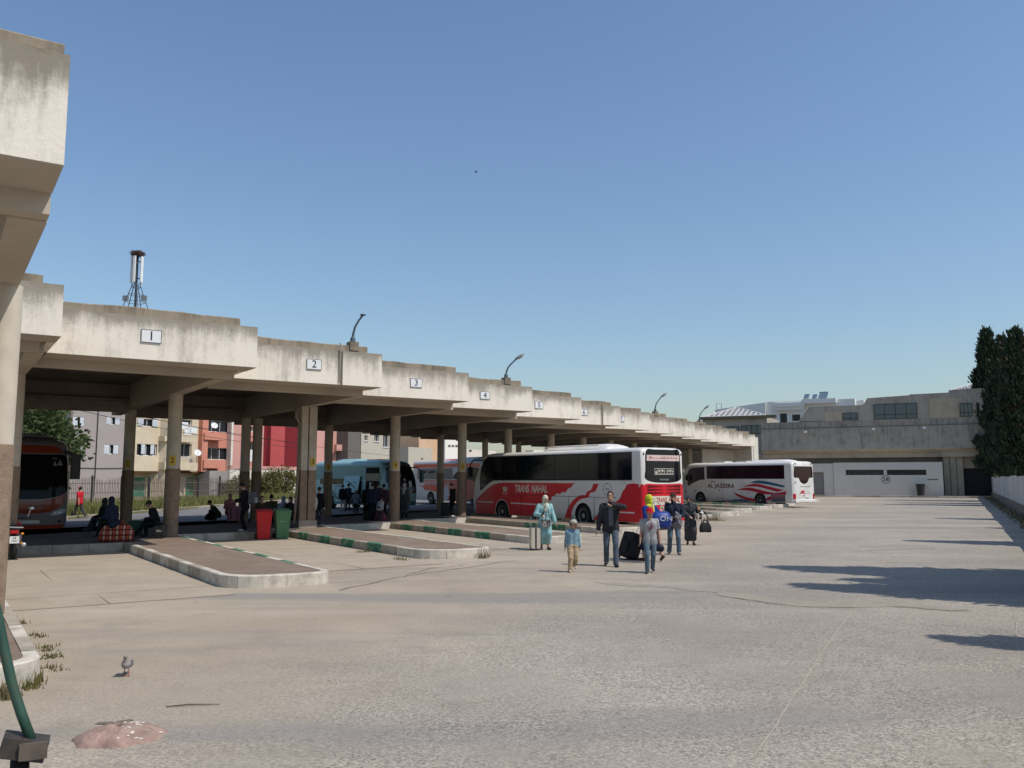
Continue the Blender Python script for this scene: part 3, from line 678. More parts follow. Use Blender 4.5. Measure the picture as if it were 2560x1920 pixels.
# upper storey
PU = [(1996, 1053), (2023, 1017), (2157, 1012.5), (2168, 995.5), (2273, 988), (2274, 986), (2376, 981), (2377, 975), (2460, 970), (2760, 960), (2760, 1060)]
pu = [tp(x, y, 4.0) for x, y in PU]; pu = [(s, max(z, 8.72)) for s, z in pu]
u = tf(4.0)(); u.plate(pu, 0, 9); up_ = u.build('upper_storey', m_tup, term)
def trect(x0, y0, x1, y1, y): a, d = tp(x0, y0, y); b_, c = tp(x1, y1, y); return a, b_, min(c, d), max(c, d)
for (x0, y0, x1, y1, bars, mat) in ((2184, 1011, 2294, 1046, 3, g_sky), (2106, 1033, 2145, 1051, 1, g_sky), (2399, 1008.5, 2431, 1041, 2, g_sky), (2440, 1007, 2450, 1041, 0, g_dark)):
    a, b_, c, d = trect(x0, y0, x1, y1, 3.96); window(term, tf(3.86), (a, b_, c, d), mat, m_frd, depth=.05, bars=bars, rail=(d - c) * .3)
for (x0, y0, x1, y1) in ((2062, 1031, 2105.5, 1052), (2322, 998, 2398, 1044)):
    a, b_, c, d = trect(x0, y0, x1, y1, 3.97); q = tf(3.95)(); q.box(a, b_, 0, .045, c, d); q.build('render_panel', m_tcream, term)
def hip(parent, pxL, pxA, pxR, yb, ya, y, name='glazed_roof', ribs=9):
    sl, zb = tp(pxL, yb, y); sr, _ = tp(pxR, yb, y); sa, za = tp(pxA, ya, y + 4)
    mb = tf(y)(); d = 9; v = [(sl, 0, zb), (sr, 0, zb), (sr, d, zb), (sl, d, zb), (sa - .15, d / 2, za), (sa + .15, d / 2, za)]
    mb.add(v, [(0, 1, 5, 4), (1, 2, 5), (2, 3, 4, 5), (3, 0, 4), (3, 2, 1, 0)]); ro = mb.build(name, m_roofg, parent)
    mb = tf(y)()
    for k in range(ribs + 1):
        f = k / ribs; p = Vector((sl + (sr - sl) * f, 0, zb)); e0 = Vector((sa - .15, d / 2, za)); 
        # meet the hip line
        t = min(1, (p.x - sl) / max(sa - sl, .01)) if p.x < sa else min(1, (sr - p.x) / max(sr - sa, .01))
        q = Vector((p.x, d / 2 * t, zb + (za - zb) * t)); mb.tube([p + Vector((0, -.03, .04)), q + Vector((0, -.03, .06))], .045, 5)
    for c0 in (Vector((sl, 0, zb)), Vector((sr, 0, zb))): mb.tube([c0 + Vector((0, 0, .05)), Vector((sa, d / 2, za + .06))], .06, 5)
    mb.tube([Vector((sl, -.02, zb)), Vector((sr, -.02, zb))], .08, 5)
    tag(mb.build('ribs', m_frw, ro), kind='stuff')
hip(term, 2372, 2445, 2520, 977, 957, 7.0)
# lower block with the glazed hip roof, left of the band
s0, zt = tp(1756, 1046, 6); s1, _ = tp(1917, 1046, 6); s2, _ = tp(1935, 1055, 6)
q = tf(6)(); q.box(s0, s1, 0, 9, 0, zt); q.build('corner_block', m_tup, term)
q = tf(6)(); q.box(s0 - .3, s1 + 1.3, -.5, -.002, tp(1760, 1049, 6)[1] - .05, tp(1760, 1043, 6)[1]); q.build('eaves', m_cop, term)
hip(term, 1757, 1839, 1914, 1043, 1018.5, 6.0, ribs=12)
a, b_, c, d = trect(1853, 1064, 1906, 1084, 5.97); window(term, tf(5.9), (a, b_, c, d), g_sky, m_frd, depth=.03, bars=3)
a, b_, c, d = trect(1818, 1066, 1848, 1080, 5.97); window(term, tf(5.9), (a, b_, c, d), g_sky, m_frd, depth=.03, bars=1)
# things fixed to the band: cctv, floodlight brackets
for px, py in ((2014, 1080), (2184, 1073), (2311, 1070)):
    s, z = tp(px, py); q = tf()(); q.box(s - .05, s + .05, -.25, -.001, z - .05, z + .05); q.rbox(s - .16, s + .16, -.62, -.252, z - .14, z + .12, .05, 'y'); q.build('floodlight', m_enamel, term)
# white kiosk in front of the terminal
kio = thing('kiosk_block', 'low white rendered block with two slit windows, standing under the grey band', 'building')
ky = -1.6
s0 = tp(1985, 1200, ky)[0]; sm = tp(2084, 1200, ky)[0]; s1 = tp(2358, 1200, ky)[0]
zt = tp(2200, 1156, ky)[1]; zl = tp(2050, 1159, ky)[1]
ops = []
for x0, x1 in ((2114, 2209.5), (2217, 2316)):
    a, d = tp(x0, 1174.5, ky); b_, c = tp(x1, 1187.5, ky); ops.append((a, b_, c, d))
facade(kio, tf(ky), sm + .02, s1, 0, zt, m_twhite, ops, depth=.3, back=4.5)
for o in ops: window(kio, tf(ky), o, g_dark, m_frd, depth=.3, bars=5)
a, d = tp(2027, 1180.5, ky + .1); b_, _ = tp(2059, 1180.5, ky + .1)
facade(kio, tf(ky + .1), s0, sm - .02, 0, zl, m_twhite, [(a, b_, 0, d)], depth=.3, back=4.4, name='side_wall')
q = tf(ky + .1)()
for k in range(14): q.rbox(a, b_, .2, .26, d * k / 14 + .008, d * (k + 1) / 14 - .008, .02, 'x', 2)
q.build('roller_shutter', m_steel, kio)
s, z = tp(2214.5, 1198.5, ky)
q = tf(ky)(); q.frame(T0 + TN * (ky - .005) + TV * s + UP * z, TN, TV); q.lathe([(.47, -.006), (.47, .004)], 28, 'y'); dd = q.build('number_disc', M('disc_dark', (.10, .10, .105), rough=.8, var=.2, scale=9), kio)
q = MB().frame(T0 + TN * (ky - .013) + TV * s + UP * z, TN, TV); q.lathe([(.39, -.003), (.39, .001)], 28, 'y'); q.build('number_field', m_twhite, kio)
for dg, dx in (('2', -.16), ('8', .16)): lettering(dg, kio, T0 + TN * (ky - .019) + TV * (s + dx) + UP * z, TV, UP, .56, m_ink, depth=.002, bold=.015)
q = tf(ky)(); q.box(s1 - 1.6, s1 - .5, -.06, -.002, 1.95, 2.02); q.build('metal_bracket', m_frd, kio)
# plinth kerb and litter bin by the kiosk
kb = bpy.data.objects.new('terminal_kerb', None); COL.objects.link(kb); tag(kb, kind='structure')
e0 = T0 + TV * (s0 - 8) + TN * (ky - 1.5); e1 = T0 + TV * 22 + TN * (ky - 1.5)
kerb_run([e0, e1], kb, lambda i, n, f: m_kb if (i // 3) % 2 else m_kw, z1=.18, joined=True)
pv = MB(); q_ = [e0 + TN * .155, e1 + TN * .155, e1 + TN * 8, e0 + TN * 8]; pv.prism([(p.x, p.y) for p in q_], -.02, .165); pv.build('pavement', m_slab, kb)
s, _ = tp(2302, 1230, ky - .7); bp = T0 + TV * s + TN * (ky - .7)
bt = thing('litter_bin', 'black tapered litter bin against the white kiosk wall', 'bin', (bp.x, bp.y, .165))
mb = MB(); mb.lathe([(.34, 0), (.46, 1.25), (.50, 1.25), (.50, 1.32), (.43, 1.32), (.36, .3), (0, .3)], 18); mb.build('body', m_frd, bt, smooth=True, angle=40)

# ---------------- white modern building behind the terminal
wb = thing('white_building', 'clean white building with stepped roof rising behind the grey terminal', 'building')
m_wsh = M('white_render', (.74, .73, .70), rough=.85, var=.04, scale=.5)
WY = 28.0
def wrect(x0, y0, x1, y1, y=WY): return trect(x0, y0, x1, y1, y)
def wpoly(pts, y=WY): return [tp(px, py, y) for px, py in pts]
q = tf(WY)(); q.plate(wpoly([(1788, 1060), (1788, 1024), (1914, 1006), (1914, 1060)]), 0, 5); q.build('gable_wall', m_wsh, wb)
a, b_, c, d = wrect(1916, 1005, 2140, 1060, WY + .5)
ops = []
for r in ((1949.5, 1034, 1968, 1056), (1980, 1036.5, 2001, 1052)): ops.append(wrect(*r, WY + .5))
facade(wb, tf(WY + .5), a, b_, c - 2, d, m_wsh, ops, depth=.4, back=9)
for o in ops: window(wb, tf(WY + .5), o, g_dark, m_frd, depth=.35, bars=1)
a, b_, c, d = wrect(1937, 1009, 2012, 1016, WY + .3); q = tf(WY)(); q.box(a, b_, -.3, .49, c, d); q.build('cornice', m_wsh, wb)
a, b_, c, d = wrect(1939, 1017, 2010, 1024, WY + .3); q = tf(WY)(); q.box(a, b_, -.1, .49, c, d); q.build('cornice', m_wsh, wb)
a, b_, c, d = wrect(2004, 998.5, 2090, 1006, WY - .5); q = tf(WY - .5)(); q.box(a, b_, 0, 8, c, d); q.build('roof_slab', m_wsh, wb)
a, b_, c, d = wrect(2010, 1006, 2160, 1020, WY + 2); q = tf(WY + 2)(); q.box(a, b_, 0, 6, c - 1, d); q.build('penthouse', m_wsh, wb)
for px, w_ in ((2016, .45), (2036, .4), (2058, .8)):   # solar heaters on the slab
    s, z = tp(px, 998.5, WY + 1); q = MB(); o = T0 + TN * (WY + 1) + TV * s + UP * z
    q.frame(o, TN, TV); q.box(-w_, w_ * .6, 0, .08, 0, .06); q.add([(-w_, 0, .1), (w_ * .5, 0, .1), (w_ * .8, w_, .3 + w_), (-w_ * .7, w_, .3 + w_)], [(0, 1, 2, 3)])
    q.tube([(-w_, 1, 0), (-w_ * .6, .9, .4 + w_)], .04, 5); q.tube([(w_ * .4, 1, 0), (w_ * .8, .9, .4 + w_)], .04, 5); q.tube([(-w_ * .8, .95, .35 + w_), (w_ * .8, .95, .35 + w_)], .12, 8)
    q.build('solar_heater', M('solar_blue', (.12, .17, .22), rough=.3), wb)
for px in (1797, 1928, 1942, 2028):
    s, z = tp(px, 1012, WY + .6); q = tf(WY + .6)(); q.tube([(s - .4, 0, z - 1), (s - .4, 0, z + .2), (s + .4, 0, z + .2), (s + .4, 0, z - 1)], .04, 5); q.build('handrail', m_frd, wb)

# ---------------- boundary wall along the lot's side
BW0, BW1 = Vector((57.0, 103.3, 0)), Vector((57.0, 103.3, 0)) - ROW * 112
BD = (BW1 - BW0).normalized(); BN = Vector((-BD.y, BD.x, 0))     # BN points away from the lot? fixed below
if BN.x < 0: BN = -BN
m_bw = M('boundary_white', (.56, .54, .50), rough=.9, var=.08, scale=.8, dirt=(.22, .20, .17), dirtamt=.75, dscale=.9, stretch=(1, 1, .25))
m_bp = M('boundary_plinth', (.20, .17, .135), rough=1, var=.25, scale=3, bump=.5, bscale=10)
bw = thing('boundary_wall', 'stained white boundary wall with rough plinth below the cypresses', 'wall')
BWL = (BW1 - BW0).length
n = 28
for k in range(n):
    t0, t1 = BWL * k / n, BWL * (k + 1) / n - .025
    q = MB().frame(BW0, BN, BD); q.box(t0, t1, 0, .2, .62, 2.25 + .05 * math.sin(k * 1.7)); q.build('wall_panel', m_bw, bw)
q = MB().frame(BW0, BN, BD); q.box(0, BWL, -.12, .24, -.02, .618); q.build('plinth', m_bp, bw)
bk = bpy.data.objects.new('planting_bed', None); COL.objects.link(bk); tag(bk, kind='structure')
q = MB().frame(BW0, BN, BD); q.box(0, BWL, -.62, -.122, -.02, .07); q.build('soil', M('bed_soil', (.19, .15, .105), rough=1, var=.4, scale=2.5, bump=.6, bscale=8, dirt=(.09, .085, .04), dirtamt=.6, dscale=1.2), bk)

# ---------------- cypresses behind the wall
leafc = foliage('cypress_green', (.016, .034, .022), (.062, .088, .046), .15)
leafb = foliage('cypress_brown', (.035, .026, .016), (.085, .068, .034), .12)
barkm = M('bark', (.09, .065, .045), rough=1, var=.3, scale=8, bump=.6, bscale=20)
def leaf_cloud(C, Dn, size, n_each, spread, rg, elong=1.0):
    """clusters of small leaf quads: C centres, Dn main directions"""
    C = np.repeat(C, n_each, 0); Dn = np.repeat(Dn, n_each, 0)
    P = C + rg.normal(0, 1, C.shape) * spread
    d = Dn + rg.normal(0, .45, C.shape); d /= np.linalg.norm(d, axis=1, keepdims=True)
    s = np.cross(d, rg.normal(0, 1, C.shape)); s /= np.linalg.norm(s, axis=1, keepdims=True) + 1e-9
    ln = size * rg.uniform(.6, 1.5, (len(P), 1)); w = ln * .30 / elong
    V = np.stack([P - s * w * .5, P + d * ln * .55 - s * w, P + d * ln * 1.15, P + d * ln * .5 + s * w], 1).reshape(-1, 3)
    Fc = np.arange(len(V)).reshape(-1, 4); return V, Fc
def cypress_mesh(seed, H=13.0, Rm=1.9, n=2600, stems=4):
    rg = np.random.default_rng(seed); Cs = []; Ds = []
    st = [(0, 0, H, Rm)] + [(rg.uniform(-.9, .9) * Rm * .8, rg.uniform(-.9, .9) * Rm * .8, H * rg.uniform(.68, .95), Rm * rg.uniform(.45, .7)) for _ in range(stems)]
    for (x, y, h, r) in st:
        m = int(n * (h * r) / (H * Rm) * .55); t = rg.beta(1.25, 1.15, m); ang = rg.uniform(0, 2 * math.pi, m)
        prof = np.where(t < .12, .55 + t * 3.7, 1.0) * np.clip(1.03 - t, 0, 1) ** .80 * 1.25 * (1 + .22 * np.sin(t * 31 + ang * 2 + seed) + .15 * np.sin(ang * 5 + t * 11))
        rad = r * prof * rg.uniform(.45, 1.0, m) ** .5
        z = 2.0 + t * (h - 2.0)
        Cs.append(np.stack([x * (1 - .3 * t) + rad * np.cos(ang), y * (1 - .3 * t) + rad * np.sin(ang), z], 1))
        Ds.append(np.stack([np.cos(ang) * .55, np.sin(ang) * .55, np.full(m, .95)], 1))
    # stray sprays
    return leaf_cloud(np.concatenate(Cs), np.concatenate(Ds), .27, 11, .13, rg, 1.2)
CYP = {}
for sd, (h, r, nn) in {1: (13.2, 2.1, 3000), 2: (11.0, 1.7, 2300)}.items():
    V, Fc = cypress_mesh(sd, h, r, nn); CYP[sd] = arr_mesh('crown', V, Fc, leafc)
    mb = MB(); mb.tube([(0, 0, -.2), (.05, .02, 1.2), (-.03, .05, h * .45), (0, 0, h * .85)], [.26, .2, .12, .03], 9)
    for k in range(5):
        an = k * 1.9 + sd; z = 1.0 + k * 1.1; mb.tube([(0, 0, z), (.5 * math.cos(an), .5 * math.sin(an), z + .9), (.9 * math.cos(an), .9 * math.sin(an), z + 2.3)], [.07, .05, .02], 6)
    CYP[sd, 't'] = mb.mesh('trunk', barkm, smooth=True)
rgb_ = np.random.default_rng(33)
tt = rgb_.uniform(.25, .9, 60); an = rgb_.uniform(0, 6.28, 60); rr_ = 1.75 * (1.1 - tt) ** .6
V, Fc = leaf_cloud(np.stack([rr_ * np.cos(an), rr_ * np.sin(an), tt * 12], 1), np.stack([np.cos(an), np.sin(an), np.full(60, .6)], 1), .22, 18, .26, rgb_); CYP['b'] = arr_mesh('dry_sprays', V, Fc, leafb)
def cypress(p, sd, sc, rz, label, brown=True, sz=None):
    t = thing('cypress_tree', label, 'tree', (p.x, p.y, 0), rz, 'cypresses behind the boundary wall')
    t.scale = (sc, sc, sz or sc)
    link('crown', CYP[sd], t); link('trunk', CYP[sd, 't'], t)
    if brown: link('dry_sprays', CYP['b'], t)
    return t
def behind_wall(px, off=1.6):
    """point behind the wall on the sight line through px"""
    r = (px - 1280) / F_PX; p0 = BW0 + BN * off
    t = (p0.x - r * p0.y) / (r * BD.y - BD.x); return p0 + BD * t
tree1 = behind_wall(2480, .5); tree2 = behind_wall(2518, 1.0); tree3 = behind_wall(2553, 1.3); tree4 = behind_wall(2498, 1.0)
def hz(p, py, h0): return (CAM_H + (HORIZON - py) / F_PX * p.y) / h0
cypress(tree1, 1, 1.18, .4, 'tall dark cypress with a ragged pointed top beside the terminal', True, hz(tree1, 828, 13.2))
cypress(tree2, 1, .80, 2.6, 'broad browning cypress just beside the tall pointed one', True, hz(tree2, 845, 13.2))
cypress(tree3, 2, .95, 1.1, 'dark cypress cut by the edge of the picture', True, hz(tree3, 828, 11.0))
cypress(tree4, 2, 1.15, 4.1, 'lower bushy cypress between the two pointed ones', False, hz(tree4, 905, 11.0))
# further cypresses along the wall: only their shadows reach the picture
shx = Vector((-math.sin(SUN_AZ), -math.cos(SUN_AZ), 0)) / math.tan(SUN_EL)
def cyp_for_tip(px, py, off=1.6):
    """height and place behind the wall of the tree whose shadow tip lies at (px,py)"""
    tip = G(px, py); p0 = BW0 + BN * off
    # tip - shx*h lies on wall line: (tip - shx h - p0) x BD = 0
    c = lambda a, b: a.x * b.y - a.y * b.x
    h = c(tip - p0, BD) / c(shx, BD); return tip - shx * h, h
for i, (px, py, sd) in enumerate(((1972, 1419, 2), (2030, 1465, 2), (2150, 1450, 1), (2285, 1352, 1), (2350, 1296, 2), (2350, 1262, 2), (2385, 1598, 2), (2255, 1257, 2), (2480, 1320, 2))):
    p, h = cyp_for_tip(px, py); H0 = 13.2 if sd == 1 else 11.0
    if h < 1: continue
    s = h / H0; t = cypress(p, sd, min(max(s * .8, .5), .85), i * 1.3, ('dark cypress further along the boundary wall, its shadow falling across the lot'), False, sz=s)

# ---------------- street side at the back: verge grass, fence, houses
def grass(name, n, area, hgt, mat, seed, z=.13, bw=1.0):
    rg = np.random.default_rng(seed); P = area(rg, n); z = np.full(len(P), z)
    h = hgt * rg.gamma(3, .33, len(P)); an = rg.uniform(0, 6.28, len(P)); w = (.035 + .02 * rg.random(len(P))) * bw; lean = rg.uniform(0, .5, len(P)) * h; la = rg.uniform(0, 6.28, len(P))
    a = np.stack([P[:, 0] - np.cos(an) * w, P[:, 1] - np.sin(an) * w, z], 1); b = np.stack([P[:, 0] + np.cos(an) * w, P[:, 1] + np.sin(an) * w, z], 1)
    c = np.stack([P[:, 0] + np.cos(la) * lean, P[:, 1] + np.sin(la) * lean, z + h], 1)
    V = np.stack([a, b, c], 1).reshape(-1, 3); Fc = np.arange(len(V)).reshape(-1, 3)
    return tag(link(name, arr_mesh(name, V, Fc, mat)), kind='stuff')
m_grass = foliage('grass_blades', (.10, .12, .035), (.30, .28, .10), .35)
def verge_area(rg, n):
    t = rg.uniform(-6, 60, n); w = 8 * rg.random(n) ** 1.3; o = np.array(GE0)[:2]; d = np.array(GD)[:2]; l = np.array(L_)[:2]
    return o + d * t[:, None] + l * (w[:, None] + .2)
grass('grass', 26000, verge_area, .27, m_grass, 5)
# iron picket fence
m_iron = M('fence_iron', (.16, .115, .095), rough=.8, var=.2, scale=4)
fence = thing('picket_fence', 'rusty iron picket fence with spear tops along the grass verge', 'fence')
FA, FB = Vector((-33.5, 59.5, 0)), Vector((-25.6, 81.5, 0)); FD = (FB - FA).normalized(); FL = (FB - FA).length
q = MB()
for k in range(int(FL / .16)):
    p = FA + FD * (k * .16); ph = (k % 22) / 22; top = 1.95 + .28 * math.sin(math.pi * ph) + .05 * math.sin(k * 3.1); dx = rng.normal(0, .02)
    q.tube([p + UP * .1, p + UP * (top - .14) + FD * dx, p + UP * top + FD * dx], [.022, .022, .004], 4)
tag(q.build('pickets', m_iron, fence), kind='stuff')
for z in (.35, 1.05, 1.75):
    q = MB(); q.tube([FA + UP * z, FB + UP * z], .028, 5); q.build('rail', m_iron, fence)
for k in range(9):
    p = FA + FD * (k * FL / 8); q = MB().frame(p, Vector((-FD.y, FD.x, 0)), FD); q.box(-.06, .06, -.06, .06, 0, 2.15); q.lathe([(.1, 2.15), (.1, 2.2), (.06, 2.32), (.0, 2.4)], 8); q.build('post', m_frd, fence)
# street-side houses along one line
HB0 = Vector((-44.6, 81.6, 0)); HD = Vector((.38, .925, 0)).normalized(); HN = Vector((-HD.y, HD.x, 0))
def hf(y=0.0, p0=HB0): return lambda: MB().frame(p0 + HN * y, HN, HD)
def hp(px, py, y=0.0): s, z, _ = on_plane(px, py, HB0 + HN * y, HD); return s, z
def hrect(x0, y0, x1, y1, y=0.0): a, d = hp(x0, y0, y); b_, c = hp(x1, y1, y); return a, b_, c, d
H1 = M('house_pink_grey', (.36, .31, .295), rough=.9, var=.06, scale=.5, dirt=(.26, .22, .2), dirtamt=.5, dscale=.3)
H2 = M('house_cream', (.62, .52, .385), rough=.9, var=.08, scale=.6, dirt=(.42, .32, .2), dirtamt=.5, dscale=.4)
H3 = M('house_salmon', (.56, .235, .165), rough=.9, var=.06, scale=.6, dirt=(.40, .16, .11), dirtamt=.45, dscale=.5)
H4 = M('house_red_lit', (.42, .075, .075), rough=.9, var=.05, scale=.6)  # lit face of the red house, sunlight put into the colour
H5 = M('house_red_shaded', (.17, .012, .018), rough=.9, var=.05, scale=.6)  # same wall on its shaded faces, shade put into the colour
H6 = M('house_pink', (.56, .30, .255), rough=.9, var=.05)
H7 = M('house_stone', (.48, .43, .35), rough=.9, var=.12, scale=.7, dirt=(.3, .26, .2), dirtamt=.5)
m_sh = M('shutter_white', (.60, .62, .66), rough=.7); m_grn = M('shopfront_green', (.035, .22, .13), rough=.7, dirt=(.1, .3, .2), dirtamt=.5)
m_wallw = M('garden_wall_white', (.68, .63, .54), rough=.9, var=.06, scale=.5, dirt=(.42, .37, .29), dirtamt=.55, dscale=.3)
m_lat = M('balcony_iron', (.5, .47, .43), rough=.7)
def house(name, label, pxa, pxb, top, mat, wins=(), shut=None, depth=9.0, z0=0.0, y=0.0, bars=1, frame_=None, sill=None):
    t = thing(name, label, 'house', group='houses beyond the station')
    ops = [hrect(*w, y) for w in wins]
    s0, s1 = hp(pxa, 1200, y)[0], hp(pxb, 1200, y)[0]
    facade(t, hf(y), s0, s1, z0, top, mat, ops, depth=.28, back=depth)
    for o in ops: window(t, hf(y), o, g_dark, frame_ or m_frw, depth=.25, bars=bars, shutters=shut, sill=sill)
    return t, s0, s1
def balcony(t, x0, y0, x1, y1, out, mat, y=0.0, railing=None, rail_y=None):
    """parapet balcony seen between pixels; slab at the bottom"""
    a, b_, c, d = hrect(x0, y0, x1, y1, y - out)
    q = hf(y - out)(); q.box(a, b_, 0, .12, c, d); q.box(a, a + .12, .122, out - .003, c, d); q.box(b_ - .12, b_, .122, out - .003, c, d); q.box(a + .121, b_ - .121, .123, out - .003, c, c + .15); o = q.build('balcony', mat, t)
    if railing is not None:
        zt = hp(x0, rail_y, y - out)[1]; q = hf(y - out)(); n = max(4, int((b_ - a) / .14))
        for k in range(n + 1): s = a + .06 + (b_ - a - .12) * k / n; q.tube([(s, .06, d), (s + .05 * (-1) ** k, .06, (d + zt) / 2), (s, .06, zt)], .016, 4)
        q.tube([(a, .06, zt), (b_, .06, zt)], .03, 5); tag(q.build('railing', railing, o), kind='stuff')
    return o
def dish(t, px, py, r, y=-.9):
    s, z = hp(px, py, y); o = HB0 + HN * y + HD * s + UP * z; n = (Vector((.55, -.7, .45))).normalized(); x = n.cross(UP).normalized(); zz = x.cross(n)
    q = MB().frame(o, n, x, zz); q.lathe([(0, -.12 * r), (r * .5, -.08 * r), (r, .12 * r), (r * .98, .16 * r), (r * .5, -.03 * r), (0, -.08 * r)], 20, 'y'); q.tube([(0, -.1 * r, 0), (.1 * r, .3 * r, -r * .6), (.05 * r, .8 * r, -.1 * r)], .025, 5)
    d_ = q.build('satellite_dish', m_enamel, t, smooth=True, angle=50)
    q = MB(); q.tube([o - n * .1, o - n * .3 - UP * .3, o - n * .3 - UP * (r + .5)], .03, 5); q.build('arm', m_frd, d_)
t, s0, s1 = house('apartment_house', 'plain pinkish grey house with white shuttered windows beside the leafy tree', 172, 322, 12.5, H1, [(183, 1041, 210, 1066), (267, 1042, 300, 1063), (190, 1112, 208, 1134), (261, 1111, 296, 1136)], m_sh)
q = hf()(); sx, _ = hp(241, 1100); q.tube([(sx, -.07, .3), (sx, -.07, 12)], .05, 6); q.build('downpipe', m_frd, t)
zl = hp(240, 1170)[1]; q = hf()(); q.tube([(s0, -.06, zl), (s0 + (s1 - s0) * .5, -.06, zl - .03), (s1, -.06, zl + .05)], .03, 5); q.build('cable', m_frd, t)
t, s0, s1 = house('apartment_house', 'sunlit cream house with open shutters over a green shopfront', 323, 411, 12.8, H2, [(345, 1045, 395, 1068), (343, 1109, 392, 1140)], None, z0=2.9, y=-.2)
for r in ((344, 1046, 394, 1067), (353, 1111, 384, 1136)):
    a, b_, c, d = hrect(*r, -.25); 
    for x0, x1 in ((a, a + (b_ - a) * .28), (b_ - (b_ - a) * .28, b_)): q = hf(-.3)(); q.box(x0, x1, 0, .05, c, d); [q.box(x0 + .04, x1 - .04, -.02, -.001, c + .08 + (d - c - .1) * k / 6, c + .14 + (d - c - .1) * k / 6) for k in range(6)]; q.build('shutter', m_sh, t)
q = hf()(); q.box(s0, s1 + 7, 1.2, 1.4, 0, 2.9); q.build('shop_wall', H2, t)
q = hf()(); q.box(s0, s1 + 7, -.2, 1.198, 2.72, 2.898); q.build('canopy_slab', m_rust, t)
for x0, x1 in ((332, 378), (386, 410), (428, 484)):
    a, _ = hp(x0, 1215, 1.1); b_, _ = hp(x1, 1215, 1.1); q = hf(1.1)()
    for k in range(16): q.rbox(a, b_, 0, .09, .1 + 2.1 * k / 16 + .01, .1 + 2.1 * (k + 1) / 16 - .01, .03, 'x', 2)
    q.build('shop_shutter', m_grn, t)
# cream neighbour with lacy balconies
t, s0, s1 = house('balcony_house', 'cream house with white lattice balconies and a satellite dish', 411.5, 496, 12.6, H2, [(420, 1045, 480, 1064), (448, 1108, 478, 1142)], None, z0=2.9, y=0)
balcony(t, 412, 1090, 492, 1107, 1.1, H2, railing=m_lat, rail_y=1064); balcony(t, 412, 1155, 494, 1176, 1.1, H2, railing=m_lat, rail_y=1141)
dish(t, 494, 1132, .42)
for px, py, w_ in ((462, 1062, .55), (470, 1076, .5), (484, 1072, .6)):
    s, z = hp(px, py, -1.2); q = hf(-1.18)(); q.box(s - w_, s + w_, 0, .03, z - .5, z + .3); q.build('laundry', m_frw, t)
# salmon house
t, s0, s1 = house('salmon_house', 'salmon coloured house with boxy balconies and a dish, above a grey garage', 497, 574, 12.4, H3, [(512, 1047, 572, 1082), (512, 1118, 570, 1150)], None, y=.3, z0=2.7, bars=2)
q = hf(.3)(); a = hp(497, 1100)[0]; b_ = hp(510, 1100)[0]; q.box(a - .1, b_, -.9, -.003, 2.9, 12.3); q.build('pier', H3, t)
balcony(t, 512, 1082, 564, 1101.5, 1.1, H3, .3); balcony(t, 510, 1150, 562, 1171, 1.1, H3, .3)
dish(t, 536, 1064, .40)
a = hp(568, 1200)[0]; b_ = hp(573, 1200)[0]; q = hf(.1)(); q.box(a, b_, -.5, .19, 0, 12.2); q.build('white_pier', m_wallw, t)
q = hf()(); a = hp(503, 1200)[0]; b_ = hp(567, 1200)[0]; q.box(a, b_, -1.2, .298, 0, 3.0); q.build('garage', M('garage_grey', (.30, .29, .28), rough=.9), t)
t, s0, s1 = house('salmon_house', 'narrow pale salmon house with laundry balconies between the two columns and the red house', 576, 656, 12.2, H6, [(625, 1066, 642, 1080), (623, 1106, 640, 1142)], None, y=.3, z0=2.7)
balcony(t, 622, 1090, 653, 1105, 1.0, H3, .3); balcony(t, 622, 1150, 652, 1171, 1.0, H3, .3)
s, z = hp(632, 1136, -1); q = hf(-.75)(); q.box(s - .5, s + .5, 0, .03, z - .9, z + .6); q.build('laundry', m_frw, t)
# red house: three vertical planes, lit middle and shaded sides painted as separate reds
t = thing('red_house', 'windowless red house with lit and shaded tones painted on its planes, above the white garden wall', 'house', group='houses beyond the station')
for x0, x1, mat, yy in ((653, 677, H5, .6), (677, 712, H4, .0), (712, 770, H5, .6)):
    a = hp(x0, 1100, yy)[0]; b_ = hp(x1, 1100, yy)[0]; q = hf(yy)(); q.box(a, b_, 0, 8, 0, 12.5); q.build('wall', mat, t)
t, s0, s1 = house('pink_house', 'pink house with white framed windows above the turquoise bus', 780, 872, 12, H6, [(822, 1080, 833, 1097), (845, 1077, 857, 1100)], None, y=.5)
balcony(t, 842, 1111, 871, 1128, 1.0, H6, .5); balcony(t, 820, 1099, 835, 1132, .6, H3, .5)
t = thing('grey_house', 'unpainted dark grey house wall next to the pink house', 'house', group='houses beyond the station')
a = hp(870, 1100, -1.5)[0]; b_ = hp(901, 1100, -1.5)[0]; q = hf(-1.5)(); q.box(a, b_, 0, 9, 0, 12); q.build('wall', M('house_grey', (.14, .125, .115), rough=.95, var=.15), t)
t, s0, s1 = house('stone_house', 'pale stone house with tall white windows over the turquoise bus roof', 901, 972, 12.5, H7, [(911, 1088, 919, 1102), (936, 1087, 947, 1104), (958, 1087, 971, 1118)], None, y=.2, sill=m_frw)
t, s0, s1 = house('low_stone_house', 'low ruined stone house with bare patched walls behind the red coach', 1020, 1080, 7.6, H7, [(1052, 1145, 1058, 1150)], None, y=2)
t, s0, s1 = house('tan_house', 'tan rendered house with blank upper wall behind the red coach', 1046, 1106, 12.2, M('house_tan', (.56, .36, .22), rough=.9, dirt=(.6, .5, .38), dirtamt=.6, dscale=.15), [], None, y=6)
t, s0, s1 = house('white_house', 'small white house with a row of square windows, beyond the tan house', 1112, 1166, 13.4, M('house_white', (.72, .69, .63), rough=.9, var=.05), [(1120, 1112, 1127, 1119), (1129, 1112, 1136, 1119), (1138, 1112, 1145, 1119), (1164, 1113, 1165.5, 1119)], None, y=34)
